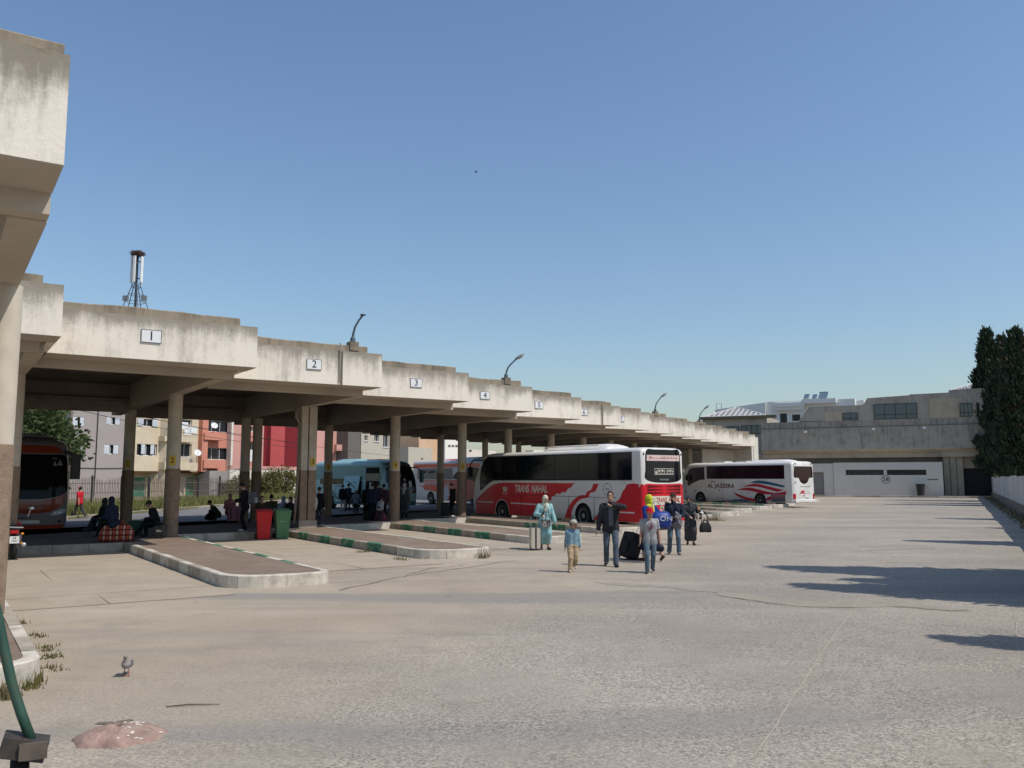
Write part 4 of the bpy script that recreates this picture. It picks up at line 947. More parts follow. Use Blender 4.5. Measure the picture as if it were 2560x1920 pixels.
t, s0, s1 = house('flat_house', 'low pale house with flat dark roof edge behind the bus nose', 1166, 1240, 10.6, M('house_pale', (.62, .56, .5), rough=.9, dirt=(.5, .3, .25), dirtamt=.5, dscale=.2), [(1172, 1124, 1180, 1131)], None, y=36)
# white garden wall, its pier and posts
gw = thing('garden_wall', 'white rendered garden wall with pale coping in front of the red house', 'wall')
a = hp(574, 1200, -3)[0]; b_ = hp(784, 1200, -3)[0]; zt = hp(680, 1174, -3)[1]; zc = hp(680, 1166, -3)[1]
q = hf(-3)(); q.box(a, b_, 0, .3, 0, zt); q.build('wall', m_wallw, gw); q = hf(-3)(); q.box(a, b_, -.06, .36, zt, zc); q.build('coping', H6, gw)
# utility pole and its cables
pole = thing('utility_pole', 'weathered wooden utility pole carrying cables in front of the pinkish house', 'pole')
pp = G(166, 1262); mb = MB(); mb.tube([(pp.x, pp.y, 0), (pp.x, pp.y, 11)], [.14, .10], 9); mb.build('post', M('pole_wood', (.16, .125, .10), rough=.95), pole, smooth=True)
mb = MB(); mb.box(pp.x - .7, pp.x + .7, pp.y - .05, pp.y + .05, 9.4, 9.55); mb.build('crossarm', m_frd, pole)
for (z0, x1, y1, dz) in ((8.6, 740, 1106, .5), (7.8, 740, 1118, .5), (8.2, 980, 1140, .4)):
    e = HB0 + HN * -2.4 + HD * hp(x1, 1100, -2.4)[0]; z1 = hp(x1, y1, -2.4)[1]; a = Vector((pp.x, pp.y, z0)); b_ = Vector((e.x, e.y, z1)); mb = MB()
    mb.tube([a.lerp(b_, k / 14) - UP * dz * 4 * (k / 14) * (1 - k / 14) for k in range(15)], .028, 4); mb.build('cable', m_black, pole)
# broadleaf tree behind the dark bus
m_leaf = foliage('broadleaf', (.035, .06, .02), (.13, .165, .06), .3)
def broad_tree(name, label, p, H, crown, n, seed, mat, leaf=.2, group=None, each=14, spread=.30):
    t = thing(name, label, 'tree', (p.x, p.y, 0), 0, group); rg = np.random.default_rng(seed)
    mb = MB(); cr = []
    mb.tube([(0, 0, -.1), (.06, .04, H * .25), (-.05, .02, H * .5), (.02, 0, H * .8)], [.22, .17, .12, .04], 9)
    for k in range(9):
        an = k * 2.4 + seed; z = H * (.22 + .06 * k); L2 = crown[0] * (.5 + .5 * rg.random()); e = (L2 * math.cos(an), L2 * math.sin(an), z + H * .2); mb.tube([(0, 0, z), (e[0] * .5, e[1] * .5, z + H * .13), e], [.08, .05, .015], 6); cr.append(e)
    mb.build('trunk', barkm, t, smooth=True)
    C = rg.normal(0, 1, (n, 3)); C /= np.linalg.norm(C, axis=1, keepdims=True); rad = rg.uniform(.35, 1, (n, 1)) ** .5 * (1 + .25 * np.sin(C[:, :1] * 5 + C[:, 2:] * 6 + seed)); 
    C = C * rad * np.array(crown) + np.array([0, 0, H - crown[2]]); D = C - np.array([0, 0, H - crown[2]]); D /= np.linalg.norm(D, axis=1, keepdims=True); D[:, 2] -= .2
    V, Fc = leaf_cloud(C, D, leaf, each, spread, rg, .7); link('crown', arr_mesh('crown', V, Fc, mat), t); return t
broad_tree('leafy_tree', 'bushy green street tree behind the dark red and silver bus', Vector((-29.4, 52.5, 0)), 7.4, (2.5, 2.5, 2.9), 700, 4, m_leaf, .21)
m_shrub = foliage('shrub_leaf', (.05, .06, .02), (.22, .20, .07), .3)
for i, (px, H_, lb) in enumerate(((672, 3.0, 'straggly flowering shrub against the white garden wall, next to the double column'), (600, 2.2, 'low straggly shrub by the end of the white garden wall'), (715, 3.3, 'tall thin shrub with bare stems by the white garden wall'))):
    s, _ = hp(px, 1200, -4.2); p = HB0 + HN * -4.2 + HD * s
    t = broad_tree('garden_shrub', lb, p, H_, (1.3, 1.3, H_ * .48), 150, 20 + i, m_shrub, .2, None, 12, .25)
    t['category'] = 'shrub'
# telecom mast on a roof behind
mast = thing('telecom_mast', 'lattice telecom mast with white panel antennas and a stork nest on top', 'mast')
md = 96.0; mx = (318 - 1280) / F_PX * md
def mz(py): return CAM_H + (HORIZON - py) / F_PX * md * 1.006
mb = MB(); mb.box(mx - 5, mx + 5, md - 1, md + 12, 0, mz(800)); mb.build('tower_house', H2, mast)
mo = Vector((mx, md + .5, 0)); zb, zm, zt_ = mz(800), mz(703), mz(633)
m_grate = M('mast_steel', (.085, .10, .12), rough=.6, metal=.3)
mb = MB(); mb.tube([mo + UP * zb, mo + UP * (zt_ + .2)], .14, 8); mb.build('pole', m_grate, mast, smooth=True)
for an in (.3, 1.5, 2.6, 3.9, 5.3):
    mb = MB(); d = Vector((math.cos(an), math.sin(an), 0)); mb.tube([mo + UP * zm + d * .35, mo + UP * zb + d * 1.9], .05, 6); mb.build('stay', m_grate, mast)
for k in range(5):
    z = zb + (zm - zb) * (k + .5) / 5; mb = MB(); r = 1.9 - 1.5 * (k + .5) / 5; ring = [mo + UP * z + Vector((math.cos(q), math.sin(q), 0)) * r for q in (.3, 1.5, 2.6, 3.9, 5.3, .3)]; mb.tube(ring, .03, 5); mb.build('brace', m_grate, mast)
for an, r in ((-2.75, .62), (-1.65, .62), (-.35, .68), (.9, .6), (2.1, .6)):
    d = Vector((math.cos(an), math.sin(an), 0)); mb = MB().frame(mo + d * r, d, Vector((-d.y, d.x, 0))); mb.rbox(-.16, .16, -.08, .08, zm + .1, zt_ - .05, .05); mb.build('panel_antenna', m_enamel, mast)
    mb = MB(); mb.tube([mo + UP * (zm + .6), mo + d * (r - .08) + UP * (zm + .6)], .04, 5); mb.tube([mo + UP * (zt_ - .6), mo + d * (r - .08) + UP * (zt_ - .6)], .04, 5); mb.tube([mo + d * (r - .14) + UP * (zm - .25), mo + d * (r - .14) + UP * zt_], .035, 5); mb.build('bracket', m_grate, mast)
for sx, an in ((-1, 2.7), (1, .3)):
    mb = MB(); o = mo + Vector((sx * 1.05, -.2, mz(742))); mb.box(o.x - .3, o.x + .3, o.y - .15, o.y + .15, o.z - .3, o.z + .3); mb.build('equipment_box', m_lamph, mast)
rg = np.random.default_rng(3); mb = MB()
for k in range(170):
    q = rg.uniform(0, 6.28); r = .72 * math.sqrt(rg.random()); z = zt_ + .1 + rg.uniform(0, .62) * (1 - .4 * r); dv = Vector((-math.sin(q) + rg.normal(0, .4), math.cos(q) + rg.normal(0, .4), rg.normal(0, .25))).normalized() * .32
    c = mo + Vector((r * math.cos(q), r * math.sin(q), z)); mb.tube([c - dv, c + dv], .03, 4)
tag(mb.build('nest', M('nest_twigs', (.09, .06, .045), rough=1, var=.4, scale=8), mast), kind='stuff')
# ================================================================== coaches
m_tyre = M('tyre_rubber', (.018, .017, .016), rough=.9, var=.2, scale=8)
m_rim = M('wheel_rim', (.36, .34, .32), rough=.5, metal=.4, dirt=(.18, .15, .12), dirtamt=.5, dscale=6)
m_arch = M('wheel_arch', (.012, .012, .012), rough=1)
m_white = M('coach_white', (.68, .66, .62), rough=.36, var=.06, scale=1, coat=.2, dirt=(.46, .42, .36), dirtamt=.55, dscale=1.1)
m_red = M('coach_red', (.56, .010, .022), rough=.34, var=.07, scale=1, coat=.25, dirt=(.36, .04, .04), dirtamt=.5, dscale=.8)
m_coachglass = glass('coach_glass', (.006, .007, .012), .05, .28)
m_wine = glass('coach_glass_wine', (.022, .008, .012), .05, .28)
m_rub = M('rubber_seal', (.015, .015, .016), rough=.7)
m_dirtyw = M('coach_plate_white', (.66, .62, .55), rough=.6)
m_lampr = M('tail_lamp_red', (.42, .012, .012), rough=.2, coat=.5)
m_clear = M('lamp_clear', (.5, .52, .53), rough=.12, spec=.8)
m_cream = M('coach_name_panel', (.58, .53, .44), rough=.5)

class Bus:
    """coach hull in its own frame: x forward from the tail, y to its left, z up"""
    def __init__(s, root, L, H, paint, w=1.25, cap=.75, n=3.2, slant=.12, rake=.5, rcap=.22, floor=.32, wheels=(3.2, 9.1), roof=.30, tailrake=.04):
        s.root, s.L, s.H, s.w, s.cap, s.n, s.slant, s.rake, s.rcap, s.floor, s.wheels, s.tailrake = root, L, H, w, cap, n, slant, rake, rcap, floor, wheels, tailrake
        zs = [floor, floor + .22, 1.0, 1.5, 2.1, 2.7, H - roof, H - roof * .62, H - roof * .3, H - roof * .1, H]
        ins = [.06, 0, 0, 0, 0, 0, 0, .035, .11, .24, .42]
        V = []; rows = []
        for z, q in zip(zs, ins):
            ring = []
            ww = w - q
            for k in range(25):     # front, from right to left
                t = -1 + 2 * k / 24; y = ww * math.sin(t * math.pi / 2); ring.append((s.fx(y / ww * w, z) - q * .9, y))
            for k in range(17):     # tail, from left to right
                t = 1 - 2 * k / 16; y = ww * math.sin(t * math.pi / 2); ring.append((s.rx(y / ww * w, z) + q * .6, y))
            rows.append((len(V), len(ring))); V += [(x, y, z) for x, y in ring]
        N = rows[0][1]; Fc = []
        for i in range(len(zs) - 1): Fc += [(rows[i][0] + k, rows[i][0] + (k + 1) % N, rows[i + 1][0] + (k + 1) % N, rows[i + 1][0] + k) for k in range(N)]
        Fc += [tuple(range(N))[::-1], tuple(range(rows[-1][0], rows[-1][0] + N))]
        mb = MB(); mb.add(V, Fc); me = mb.mesh('body', [paint, m_arch])
        o = link('body', me, root); cut = MB(); cut.mi = 1
        for x in wheels:
            for sd in (-1, 1): cut.add(*s._cyl(x, .56, sd * (w - .42), sd * (w + .2)))
        co = link('cutter', cut.mesh('cutter', [paint, m_arch])); md = o.modifiers.new('arch', 'BOOLEAN'); md.operation = 'DIFFERENCE'; md.object = co; md.solver = 'EXACT'
        bpy.context.view_layer.update()
        # evaluate without the parent's transform
        par = o.parent; o.parent = None; bpy.context.view_layer.update(); me2 = evaluated(o); o.modifiers.clear(); o.data = me2; me2.name = 'body'; o.parent = par
        bpy.data.objects.remove(co)
        me2.polygons.foreach_set('use_smooth', [True] * len(me2.polygons)); me2.set_sharp_from_angle(angle=R(38)); s.body = o
        for x in wheels:
            for sd in (1, -1): s.wheel(x, sd)
    def _cyl(s, x, r, y0, y1, n=28):
        if y0 > y1: y0, y1 = y1, y0
        vs = [(x + r * math.cos(2 * math.pi * k / n), y, .50 + r * math.sin(2 * math.pi * k / n)) for y in (y0, y1) for k in range(n)]
        return vs, [tuple(range(n)), tuple(range(n, 2 * n))[::-1]] + [((k + 1) % n, k, n + k, n + (k + 1) % n) for k in range(n)]
    def fx(s, y, z):
        """front surface"""
        t = min(abs(y) / s.w, 1); bulge = s.cap * (1 - (1 - t ** s.n) ** (1 / s.n))
        h = max(0, (z - 1.2) / (s.H - 1.2)); low = max(0, (1.0 - z)) * .12
        return s.L - bulge - s.slant * h - s.rake * h ** 2.6 - low
    def rx(s, y, z):
        t = min(abs(y) / s.w, 1); b = s.rcap * (1 - (1 - t ** 4.5) ** (1 / 4.5)); h = max(0, (z - 1.2) / (s.H - 1.2)); return b + s.tailrake * h
    def wheel(s, x, sd, r=.49):
        y = sd * (s.w - .015)
        mb = MB(); mb.lathe([(.30, -.16), (r - .04, -.16), (r, -.12), (r, .10), (r - .03, .15), (.33, .165), (.30, .14)], 30, 'y', (x, y - sd * .15, r))
        if sd < 0: mb.v = [(p[0], 2 * (y - sd * .15) - p[1], p[2]) for p in mb.v]; mb.f = [f[::-1] for f in mb.f]
        w = mb.build('wheel', m_tyre, s.root, smooth=True, angle=40)
        mb = MB(); yo = y - sd * .02
        mb.lathe([(.0, .02 * sd), (.10, .02 * sd), (.11, -.02 * sd), (.16, -.06 * sd), (.24, -.05 * sd), (.29, .02 * sd), (.31, .025 * sd), (.31, -.05 * sd)], 26, 'y', (x, yo, r))
        if sd > 0: mb.f = [f for f in mb.f]
        mb.build('rim', m_rim, w, smooth=True, angle=40)
        mb = MB()
        for k in range(10):
            q = 2 * math.pi * k / 10; mb.ball((x + .2 * math.cos(q), yo - sd * .045, r + .2 * math.sin(q)), (.028, .012, .028), 6, 4)
        tag(mb.build('rim_holes', m_arch, w), kind='stuff')
    def side(s, name, poly, mat, sd=1, off=.004, th=.006, parent=None):
        """flat panel on the side: polygon in x,z"""
        y = sd * (s.w + off); mb = MB(); mb.plate(poly, y - sd * th, y); return mb.build(name, mat, parent or s.root)
    def rear(s, name, poly, mat, off=.006, parent=None, th=.004):
        """panel on the tail surface: polygon in (y,z); y seen from behind runs left(+) to right(-)"""
        return s.patch(name, poly, mat, lambda y, z: s.rx(y, z) - off, parent)
    def front(s, name, poly, mat, off=.006, parent=None):
        return s.patch(name, poly, mat, lambda y, z: s.fx(y, z) + off, parent)
    def patch(s, name, poly, mat, fx, parent=None, grid=(22, 14)):
        """polygon in y,z wrapped onto a surface x=f(y,z): clipped grid"""
        bm = bmesh.new(); vs = [bm.verts.new((0, p[0], p[1])) for p in poly]; bm.faces.new(vs)
        y0, y1 = min(p[0] for p in poly), max(p[0] for p in poly); z0, z1 = min(p[1] for p in poly), max(p[1] for p in poly)
        for k in range(1, grid[0]): bmesh.ops.bisect_plane(bm, geom=bm.verts[:] + bm.edges[:] + bm.faces[:], plane_co=(0, y0 + (y1 - y0) * k / grid[0], 0), plane_no=(0, 1, 0))
        for yy in (1.12, 1.16, 1.19, 1.21, 1.225, 1.235, 1.243):
            for sg in (-1, 1):
                if y0 < sg * yy < y1: bmesh.ops.bisect_plane(bm, geom=bm.verts[:] + bm.edges[:] + bm.faces[:], plane_co=(0, sg * yy, 0), plane_no=(0, 1, 0))
        for k in range(1, grid[1]): bmesh.ops.bisect_plane(bm, geom=bm.verts[:] + bm.edges[:] + bm.faces[:], plane_co=(0, 0, z0 + (z1 - z0) * k / grid[1]), plane_no=(0, 0, 1))
        for v in bm.verts: v.co.x = fx(v.co.y, v.co.z)
        bmesh.ops.recalc_face_normals(bm, faces=bm.faces[:])
        me = bpy.data.meshes.new(name); bm.to_mesh(me); bm.free(); me.materials.append(mat); me.polygons.foreach_set('use_smooth', [True] * len(me.polygons))
        return link(name, me, parent or s.root)
    def panes(s, x0, x1, z0, z1, n, mat, sd=1, front_poly=None):
        band = s.side('window_band', front_poly or [(x0, z0), (x1, z0), (x1, z1), (x0, z1)], m_rub, sd, .003, .005)
        for k in range(n):
            a, b = x0 + (x1 - x0) * k / n + .012, x0 + (x1 - x0) * (k + 1) / n - .012
            s.side('window_pane', [(a, z0 + .02), (b, z0 + .02), (b, z1 - .02), (a, z1 - .02)], mat, sd, .0065, .003, band)
        return band
    def ac(s, x0, x1, h=.26, mat=None, w=.85):
        mb = MB(); n = 9; vs = []; 
        for x, q in ((x0, .35), (x0 + .12, .75), (x0 + .5, 1), (x1 - .5, 1), (x1 - .12, .72), (x1, .3)):
            for k in range(n):
                t = -1 + 2 * k / (n - 1); vs.append((x, w * t, s.H - .06 + (h + .06) * q * (1 - abs(t) ** 5)))
        fs = [(i * n + k, (i + 1) * n + k, (i + 1) * n + k + 1, i * n + k + 1) for i in range(5) for k in range(n - 1)]; fs += [tuple(range(n)), tuple(range(5 * n, 6 * n))[::-1]]
        mb.add(vs, fs); return mb.build('air_conditioner', mat or m_white, s.root, smooth=True, angle=50)
    def hatch(s, x0, x1, z0=2.0, z1=2.0): 
        mb = MB(); mb.rbox(x0, x1, -.45, .45, s.H - .02, s.H + .1, .06); return mb.build('roof_hatch', m_white, s.root)
def place_bus(name, label, corner, heading, side_off, cat='coach', group='coaches at the station'):
    """corner = tail corner on the bus's left side"""
    h = Vector(heading).normalized(); left = Vector((-h.y, h.x, 0)); o = Vector((corner[0], corner[1], 0)) - left * side_off
    return thing(name, label, cat, (o.x, o.y, 0), math.atan2(h.y, h.x), group)
def bez(p0, p1, p2, p3, n=10): return [tuple((1 - t) ** 3 * a + 3 * (1 - t) ** 2 * t * b + 3 * (1 - t) * t * t * c + t ** 3 * d for a, b, c, d in zip(p0, p1, p2, p3)) for t in [k / n for k in range(n + 1)]]
def smooth_poly(pts, n=5):
    """closed Catmull-Rom through points; a point given with a third value stays sharp"""
    out = []; N = len(pts)
    for i in range(N):
        p0, p1, p2, p3 = (pts[(i + j) % N] for j in (-1, 0, 1, 2))
        if len(p1) > 2: p0 = p1
        if len(p2) > 2: p3 = p2
        for k in range(n):
            t = k / n; out.append(tuple(.5 * (2 * p1[q] + (p2[q] - p0[q]) * t + (2 * p0[q] - 5 * p1[q] + 4 * p2[q] - p3[q]) * t * t + (-p0[q] + 3 * p1[q] - 3 * p2[q] + p3[q]) * t ** 3) for q in (0, 1)))
    return out
HB_ = A.copy()

# ---------------- red and white coach, seen from its tail
HEAD1 = Vector((-.588, .809, 0))
t = place_bus('coach', 'red and white coach with TRANS NAHAL lettering, its tail towards the walking family', (5.35, 35.4), HEAD1, 1.25)
B = Bus(t, 12.9, 3.42, m_white, wheels=(3.75, 9.95), slant=.35, rake=.95, cap=.55, rcap=.26, roof=.19)
LX = lambda f: 12.0 * f
# side windows: one dark band that sweeps down at the nose
B.side('window_band', [(.62, 2.05), (10.7, 2.02), (11.1, 1.9), (11.75, 1.55), (11.92, 1.5), (11.97, 2.1), (11.82, 2.7), (11.55, 3.08), (11.2, 3.235), (.62, 3.235)], m_rub, off=.003, th=.005)
xs = [.66, 2.35, 4.05, 5.75, 7.45, 8.9]
for a, b_ in zip(xs[:-1], xs[1:]): B.side('window_pane', [(a, 2.09), (b_ - .03, 2.09), (b_ - .03, 3.20), (a, 3.20)], m_coachglass, off=.0065, th=.003)
B.side('window_pane', [(8.92, 2.08), (10.7, 2.06), (11.1, 1.95), (11.73, 1.62), (11.87, 1.62), (11.92, 2.1), (11.77, 2.68), (11.53, 3.04), (11.2, 3.20), (8.92, 3.20)], m_coachglass, off=.0065, th=.003)
# red livery on the left side
arch = lambda x, n=10: [(x + .60 * math.cos(math.pi * k / n), .50 + .60 * math.sin(math.pi * k / n)) for k in range(n + 1)]
fl = .36
ragged = [(7.2, .34), (6.95, .62), (6.7, .78), (6.55, .95), (6.35, .98), (6.2, 1.12), (6.02, 1.10), (5.95, 1.30), (5.75, 1.32), (5.6, 1.46), (5.4, 1.41), (5.15, 1.53), (5.0, 1.48), (4.85, 1.60), (4.75, 1.68), (4.55, 1.73), (4.45, 1.84), (4.3, 1.92)]
red = [(12.3, .34), (10.61, .34)] + [p for p in arch(9.95) if p[1] > .36] + [(9.29, .34)] + ragged + [(9.6, 1.92), (10.2, 1.90), (10.8, 1.80), (11.3, 1.58), (11.85, 1.28), (12.3, 1.0)]
B.side('livery_red', red, m_red, off=.0035, th=.004)
ribbon = smooth_poly([(2.70, 1.90, 0), (3.05, 1.90, 0), (3.20, 1.64), (3.45, 1.56), (3.60, 1.40), (3.85, 1.40), (4.15, 1.30), (4.5, 1.10), (4.85, .72), (5.02, .34, 0), (4.60, .34, 0), (4.50, .70), (4.30, .96), (4.02, 1.16), (3.70, 1.26), (3.40, 1.30), (3.25, 1.50), (2.92, 1.58)], 4)
B.side('livery_ribbon', ribbon, m_red, off=.0035, th=.004)
tail = [(.24, .34), (3.09, .34), (2.75, .62), (2.5, .78), (2.3, .92), (2.0, .98), (1.85, 1.10), (1.6, 1.16), (1.4, 1.26), (1.3, 1.42), (1.2, 1.60), (1.06, 1.70), (.95, 1.88), (.6, 1.93), (.24, 1.90)]
B.side('livery_tail', tail, m_red, off=.0035, th=.004)
for a, b_ in (((9.2, .93), (7.15, .90)), ((12.2, .93), (10.7, .93)), ((1.4, .72), (.5, .72))): B.side('white_stripe', [(a[0], a[1] - .03), (b_[0], b_[1] - .03), (b_[0], b_[1] + .03), (a[0], a[1] + .03)], m_dirtyw, off=.006, th=.003)
for x in (4.75, 6.6, 8.4, 3.0): B.side('hatch_joint', [(x - .012, .36), (x + .012, .36), (x + .012, 1.32), (x - .012, 1.32)], m_rub, off=.0068, th=.002)
B.side('hatch_joint', [(1.6, 1.31), (9.2, 1.31), (9.2, 1.328), (1.6, 1.328)], m_rub, off=.0068, th=.002)
for wd, x_ in (('TRANS', 8.86), ('NAHAL', 7.52)): lettering(wd, t, (x_, 1.257, 1.62), (-1, 0, 0), UP, .50, m_dirtyw, depth=.002, shear=.12, sx=.74, bold=.012, align='LEFT')
# crown emblem
cr = MB(); y = 1.2555; cr.T = None
for x in (-.17, -.09, 0, .09, .17):
    cr.lathe([(.0, 0), (.038, 0), (.038, .004), (0, .004)], 10, 'y', (9.68 + x, y, 1.70 - .9 * abs(x) ** 1.6))
cr.plate([(9.51, 1.55), (9.85, 1.55), (9.83, 1.49), (9.53, 1.49)], y, y + .003); cr.plate([(9.46, 1.66), (9.53, 1.555), (9.83, 1.555), (9.90, 1.66), (9.76, 1.59), (9.68, 1.69), (9.60, 1.59)], y, y + .003)
cr.build('crown_emblem', m_dirtyw, t); lettering('ROYAL', t, (9.68, 1.257, 1.38), (-1, 0, 0), UP, .13, m_dirtyw, depth=.002, spacing=1.25)
ring = MB()
for k in range(12):
    q = 2 * math.pi * k / 12; c = (2.14 + .26 * math.cos(q), 1.66 + .26 * math.sin(q)); ring.plate([(c[0] + .028 * math.cos(2 * math.pi * j / 5), c[1] + .038 * math.sin(2 * math.pi * j / 5)) for j in range(5)], 1.252, 1.256)
ring.build('star_ring', m_ink, t); lettering('ITS', t, (2.14, 1.257, 1.66), (-1, 0, 0), UP, .16, m_ink, depth=.002)
# tail
B.rear('rear_window', smooth_poly([(.98, 3.28), (.5, 3.33), (-.5, 3.33), (-.98, 3.28), (-1.04, 2.5), (-1.05, 2.12), (-.6, 1.98), (0, 1.96), (.6, 1.98), (1.05, 2.12), (1.04, 2.5)], 4), m_coachglass)
B.rear('banner', [(.97, 2.86), (-.97, 2.86), (-.96, 3.10), (.96, 3.10)], M('banner_pink', (.60, .47, .43), rough=.7), off=.010)
m_bred = M('banner_letters', (.40, .06, .05), rough=.7)
def rear_letters(txt, yc, zc, size, mat, sx=1, shear=0, off=.012, spacing=1.0, bold=.004):
    return lettering(txt, t, (B.rx(yc, zc) - off, yc, zc), (0, -1, 0), UP, size, mat, depth=.002, shear=shear, sx=sx, spacing=spacing, bold=bold)
sc_ = MB(); rg = np.random.default_rng(12)     # handwritten script line of the banner
y = .82
while y > -.82:
    w_ = rg.uniform(.03, .09); z = 2.975 + rg.normal(0, .006); p = [(B.rx(y - w_ * k / 5, z) - .013, y - w_ * k / 5, z + .022 * math.sin(k * 1.6 + y * 9)) for k in range(6)]; sc_.tube(p, .007, 4)
    if rg.random() < .5: sc_.tube([(B.rx(y, z) - .013, y, z - .02), (B.rx(y, z) - .013, y - .01, z + .075)], .007, 4)
    if rg.random() < .6: sc_.box(B.rx(y, z) - .016, B.rx(y, z) - .012, y - .03, y - .018, z - .055, z - .043)
    y -= w_ + (.05 if rg.random() < .22 else .004)
sc_.build('banner_script', m_bred, t)
B.rear('rear_livery', smooth_poly([(1.249, 1.80), (1.12, 1.86), (.95, 1.92), (.4, 1.90), (-.4, 1.90), (-.95, 1.92), (-1.12, 1.86), (-1.249, 1.80), (-1.249, .42, 0), (1.249, .42, 0)], 4), m_red, off=.005)
vh = MB()
for r_ in range(3):
    for k in range(20):
        y = .92 - 1.84 * k / 19; sz = .030 + .030 * abs(k - 9.5) / 9.5; z = 1.80 - r_ * .135 - .03 * abs(y) * 0; x = B.rx(y, z) - .008
        if k in (9, 10): continue
        vh.add([(x, y + sz * math.cos(q), z + sz * 1.1 * math.sin(q)) for q in [R(60 * j) for j in range(6)]] + [(x - .002, y + sz * math.cos(q), z + sz * 1.1 * math.sin(q)) for q in [R(60 * j) for j in range(6)]], [(6, 7, 8, 9, 10, 11)] + [(j, (j + 1) % 6, 6 + (j + 1) % 6, 6 + j) for j in range(6)])
tag(vh.build('vent_holes', M('vent_dark', (.09, .004, .006), rough=.9), t), kind='stuff')
B.rear('name_panel', smooth_poly([(.98, 1.40, 0), (-.92, 1.40), (-.98, 1.34), (-.98, 1.06), (-.98, 1.04, 0), (.98, 1.04, 0)], 3), m_cream, off=.008)
rear_letters('TRANS  NAHAL', -.20, 1.235, .27, m_bred, sx=.74, shear=.1)
for y in (.86, .66):
    mb = MB(); x = B.rx(y, 1.24) - .011; mb.lathe([(.085, 0), (.085, -.003)], 16, 'x', (x, y, 1.24)); o = mb.build('round_badge', m_lamph, t); mb = MB(); mb.lathe([(.055, 0), (.055, -.003)], 14, 'x', (x - .003, y, 1.24)); mb.build('badge_centre', m_cream, o)
for txt, z, yc in (('HAY AL AMAL', .95, -.12), ('N.32 GULMIM', .83, -.10), ('06 61 57 26', .71, -.14), ('06 13 26 70', .60, -.14)): rear_letters(txt, yc, z, .115, m_white, sx=1.15)
for z in (1.10, .47):
    mb = MB(); x = B.rx(-.1, z); mb.rbox(x - .03, x, -.22, .0, z - .05, z + .05, .015, 'x'); mb.build('handle', m_rub, t)
for sd in (1, -1):
    mb = MB()
    for k in range(4):
        z = .98 - k * .17; y = sd * 1.12; x = B.rx(y, z); mb.ball((x - .004, y, z), (.03, .055, .062), 10, 6)
    mb.build('tail_lamps', m_lampr, t, smooth=True)
    mb = MB(); z = 3.14; y = sd * 1.10; mb.ball((B.rx(y, z), y, z), (.03, .035, .05), 8, 5); mb.build('marker_lamp', m_rub, t, smooth=True)
# pictogram stickers in the rear window
for k in range(6):
    y = .46 - .19 * k; x = B.rx(y, 2.42) - .010; q = MB()
    for (a, b_, c, d) in ((-.085, .085, .115, .13), (-.085, .085, -.13, -.115), (-.085, -.072, -.115, .115), (.072, .085, -.115, .115)): q.box(x - .002, x, y + a, y + b_, 2.42 + c, 2.42 + d)
    sh = [[(-.05, -.07), (0, .05), (.05, -.07)], [(-.05, .06), (.05, .06), (0, -.04)], [(-.04, .0), (.04, .0), (.04, .07), (-.04, .07)], [(-.05, .07), (.0, .0), (.04, .06), (.01, -.03)], [(-.04, .02), (.0, .08), (.05, .02), (.0, -.02)], [(-.05, .06), (-.01, .06), (.04, -.02), (0, -.04)]][k]
    q.add([(x - .001, y - a, 2.42 + b_) for a, b_ in sh], [tuple(range(len(sh)))]); q.box(x - .002, x, y - .05, y + .05, 2.42 - .1, 2.42 - .085); q.build('sticker', m_dirtyw, t)
fold = MB()
for k in range(16):
    y = .9 - .112 * k; fold.tube([(B.rx(y, 2.7) - .007, y, 2.82), (B.rx(y, 2.5) - .007, y - .02, 2.28)], .006, 4)
tag(fold.build('curtain_folds', M('curtain_grey', (.06, .06, .065), rough=.9), t), kind='stuff')
rear_letters('VOYAGER', 0, 2.08, .09, m_lamph, sx=1.3)
mb = MB(); mb.rbox(-.12, .02, -1.05, 1.05, .36, .50, .04, 'y'); mb.build('bumper', m_red, t)
# roof
B.ac(2.7, 7.3, .25, m_white); B.hatch(8.4, 9.1); mb = MB(); mb.tube([(.6, 1.20, 3.27), (11.4, 1.20, 3.27)], .03, 6); mb.build('gutter', m_rim, t)
mb = MB(); mb.tube([(3.2, .75, 3.60), (7.0, .75, 3.60)], .03, 6); mb.build('roof_pipe', m_dirtyw, t)
# nose: windscreen and mirrors
B.front('windscreen', smooth_poly([(1.12, 1.35), (.6, 1.22), (-.6, 1.22), (-1.12, 1.35), (-1.14, 2.2), (-1.05, 3.05), (-.5, 3.2), (.5, 3.2), (1.05, 3.05), (1.14, 2.2)], 4), m_coachglass)
for sd in (1, -1):
    mb = MB(); mb.tube([(11.8, sd * 1.1, 3.05), (12.4, sd * 1.3, 3.1), (12.65, sd * 1.38, 2.9), (12.65, sd * 1.38, 2.7)], .035, 6); mb.rbox(12.57, 12.72, sd * 1.38 - .13, sd * 1.38 + .13, 2.2, 2.72, .05); mb.build('mirror', m_rub, t)

# ---------------- white coach with swooshes, further along
t = place_bus('coach', 'white coach with blue and red swooshes and AL JAZEERA lettering near the far canopy end', (20.45, 63.0), Vector((-.545, .839, 0)), 1.25)
B = Bus(t, 12.0, 3.38, m_white, wheels=(3.1, 9.3), slant=.3, rake=.9, cap=.6, rcap=.30)
B.side('window_band', [(.75, 2.08), (8.55, 2.08), (8.55, 3.10), (.75, 3.10)], m_rub, off=.003, th=.005)
xs = [.78, 2.7, 4.65, 6.6, 8.53]
for a, b_ in zip(xs[:-1], xs[1:]): B.side('window_pane', [(a, 2.11), (b_ - .03, 2.11), (b_ - .03, 3.07), (a, 3.07)], m_wine, off=.0065, th=.003)
B.side('cab_window', [(8.78, 2.02), (9.35, 1.98), (10.0, 1.78), (10.6, 1.5), (10.75, 1.52), (10.72, 2.6), (10.5, 2.9), (10.2, 2.98), (8.78, 3.04)], m_wine, off=.005, th=.005)
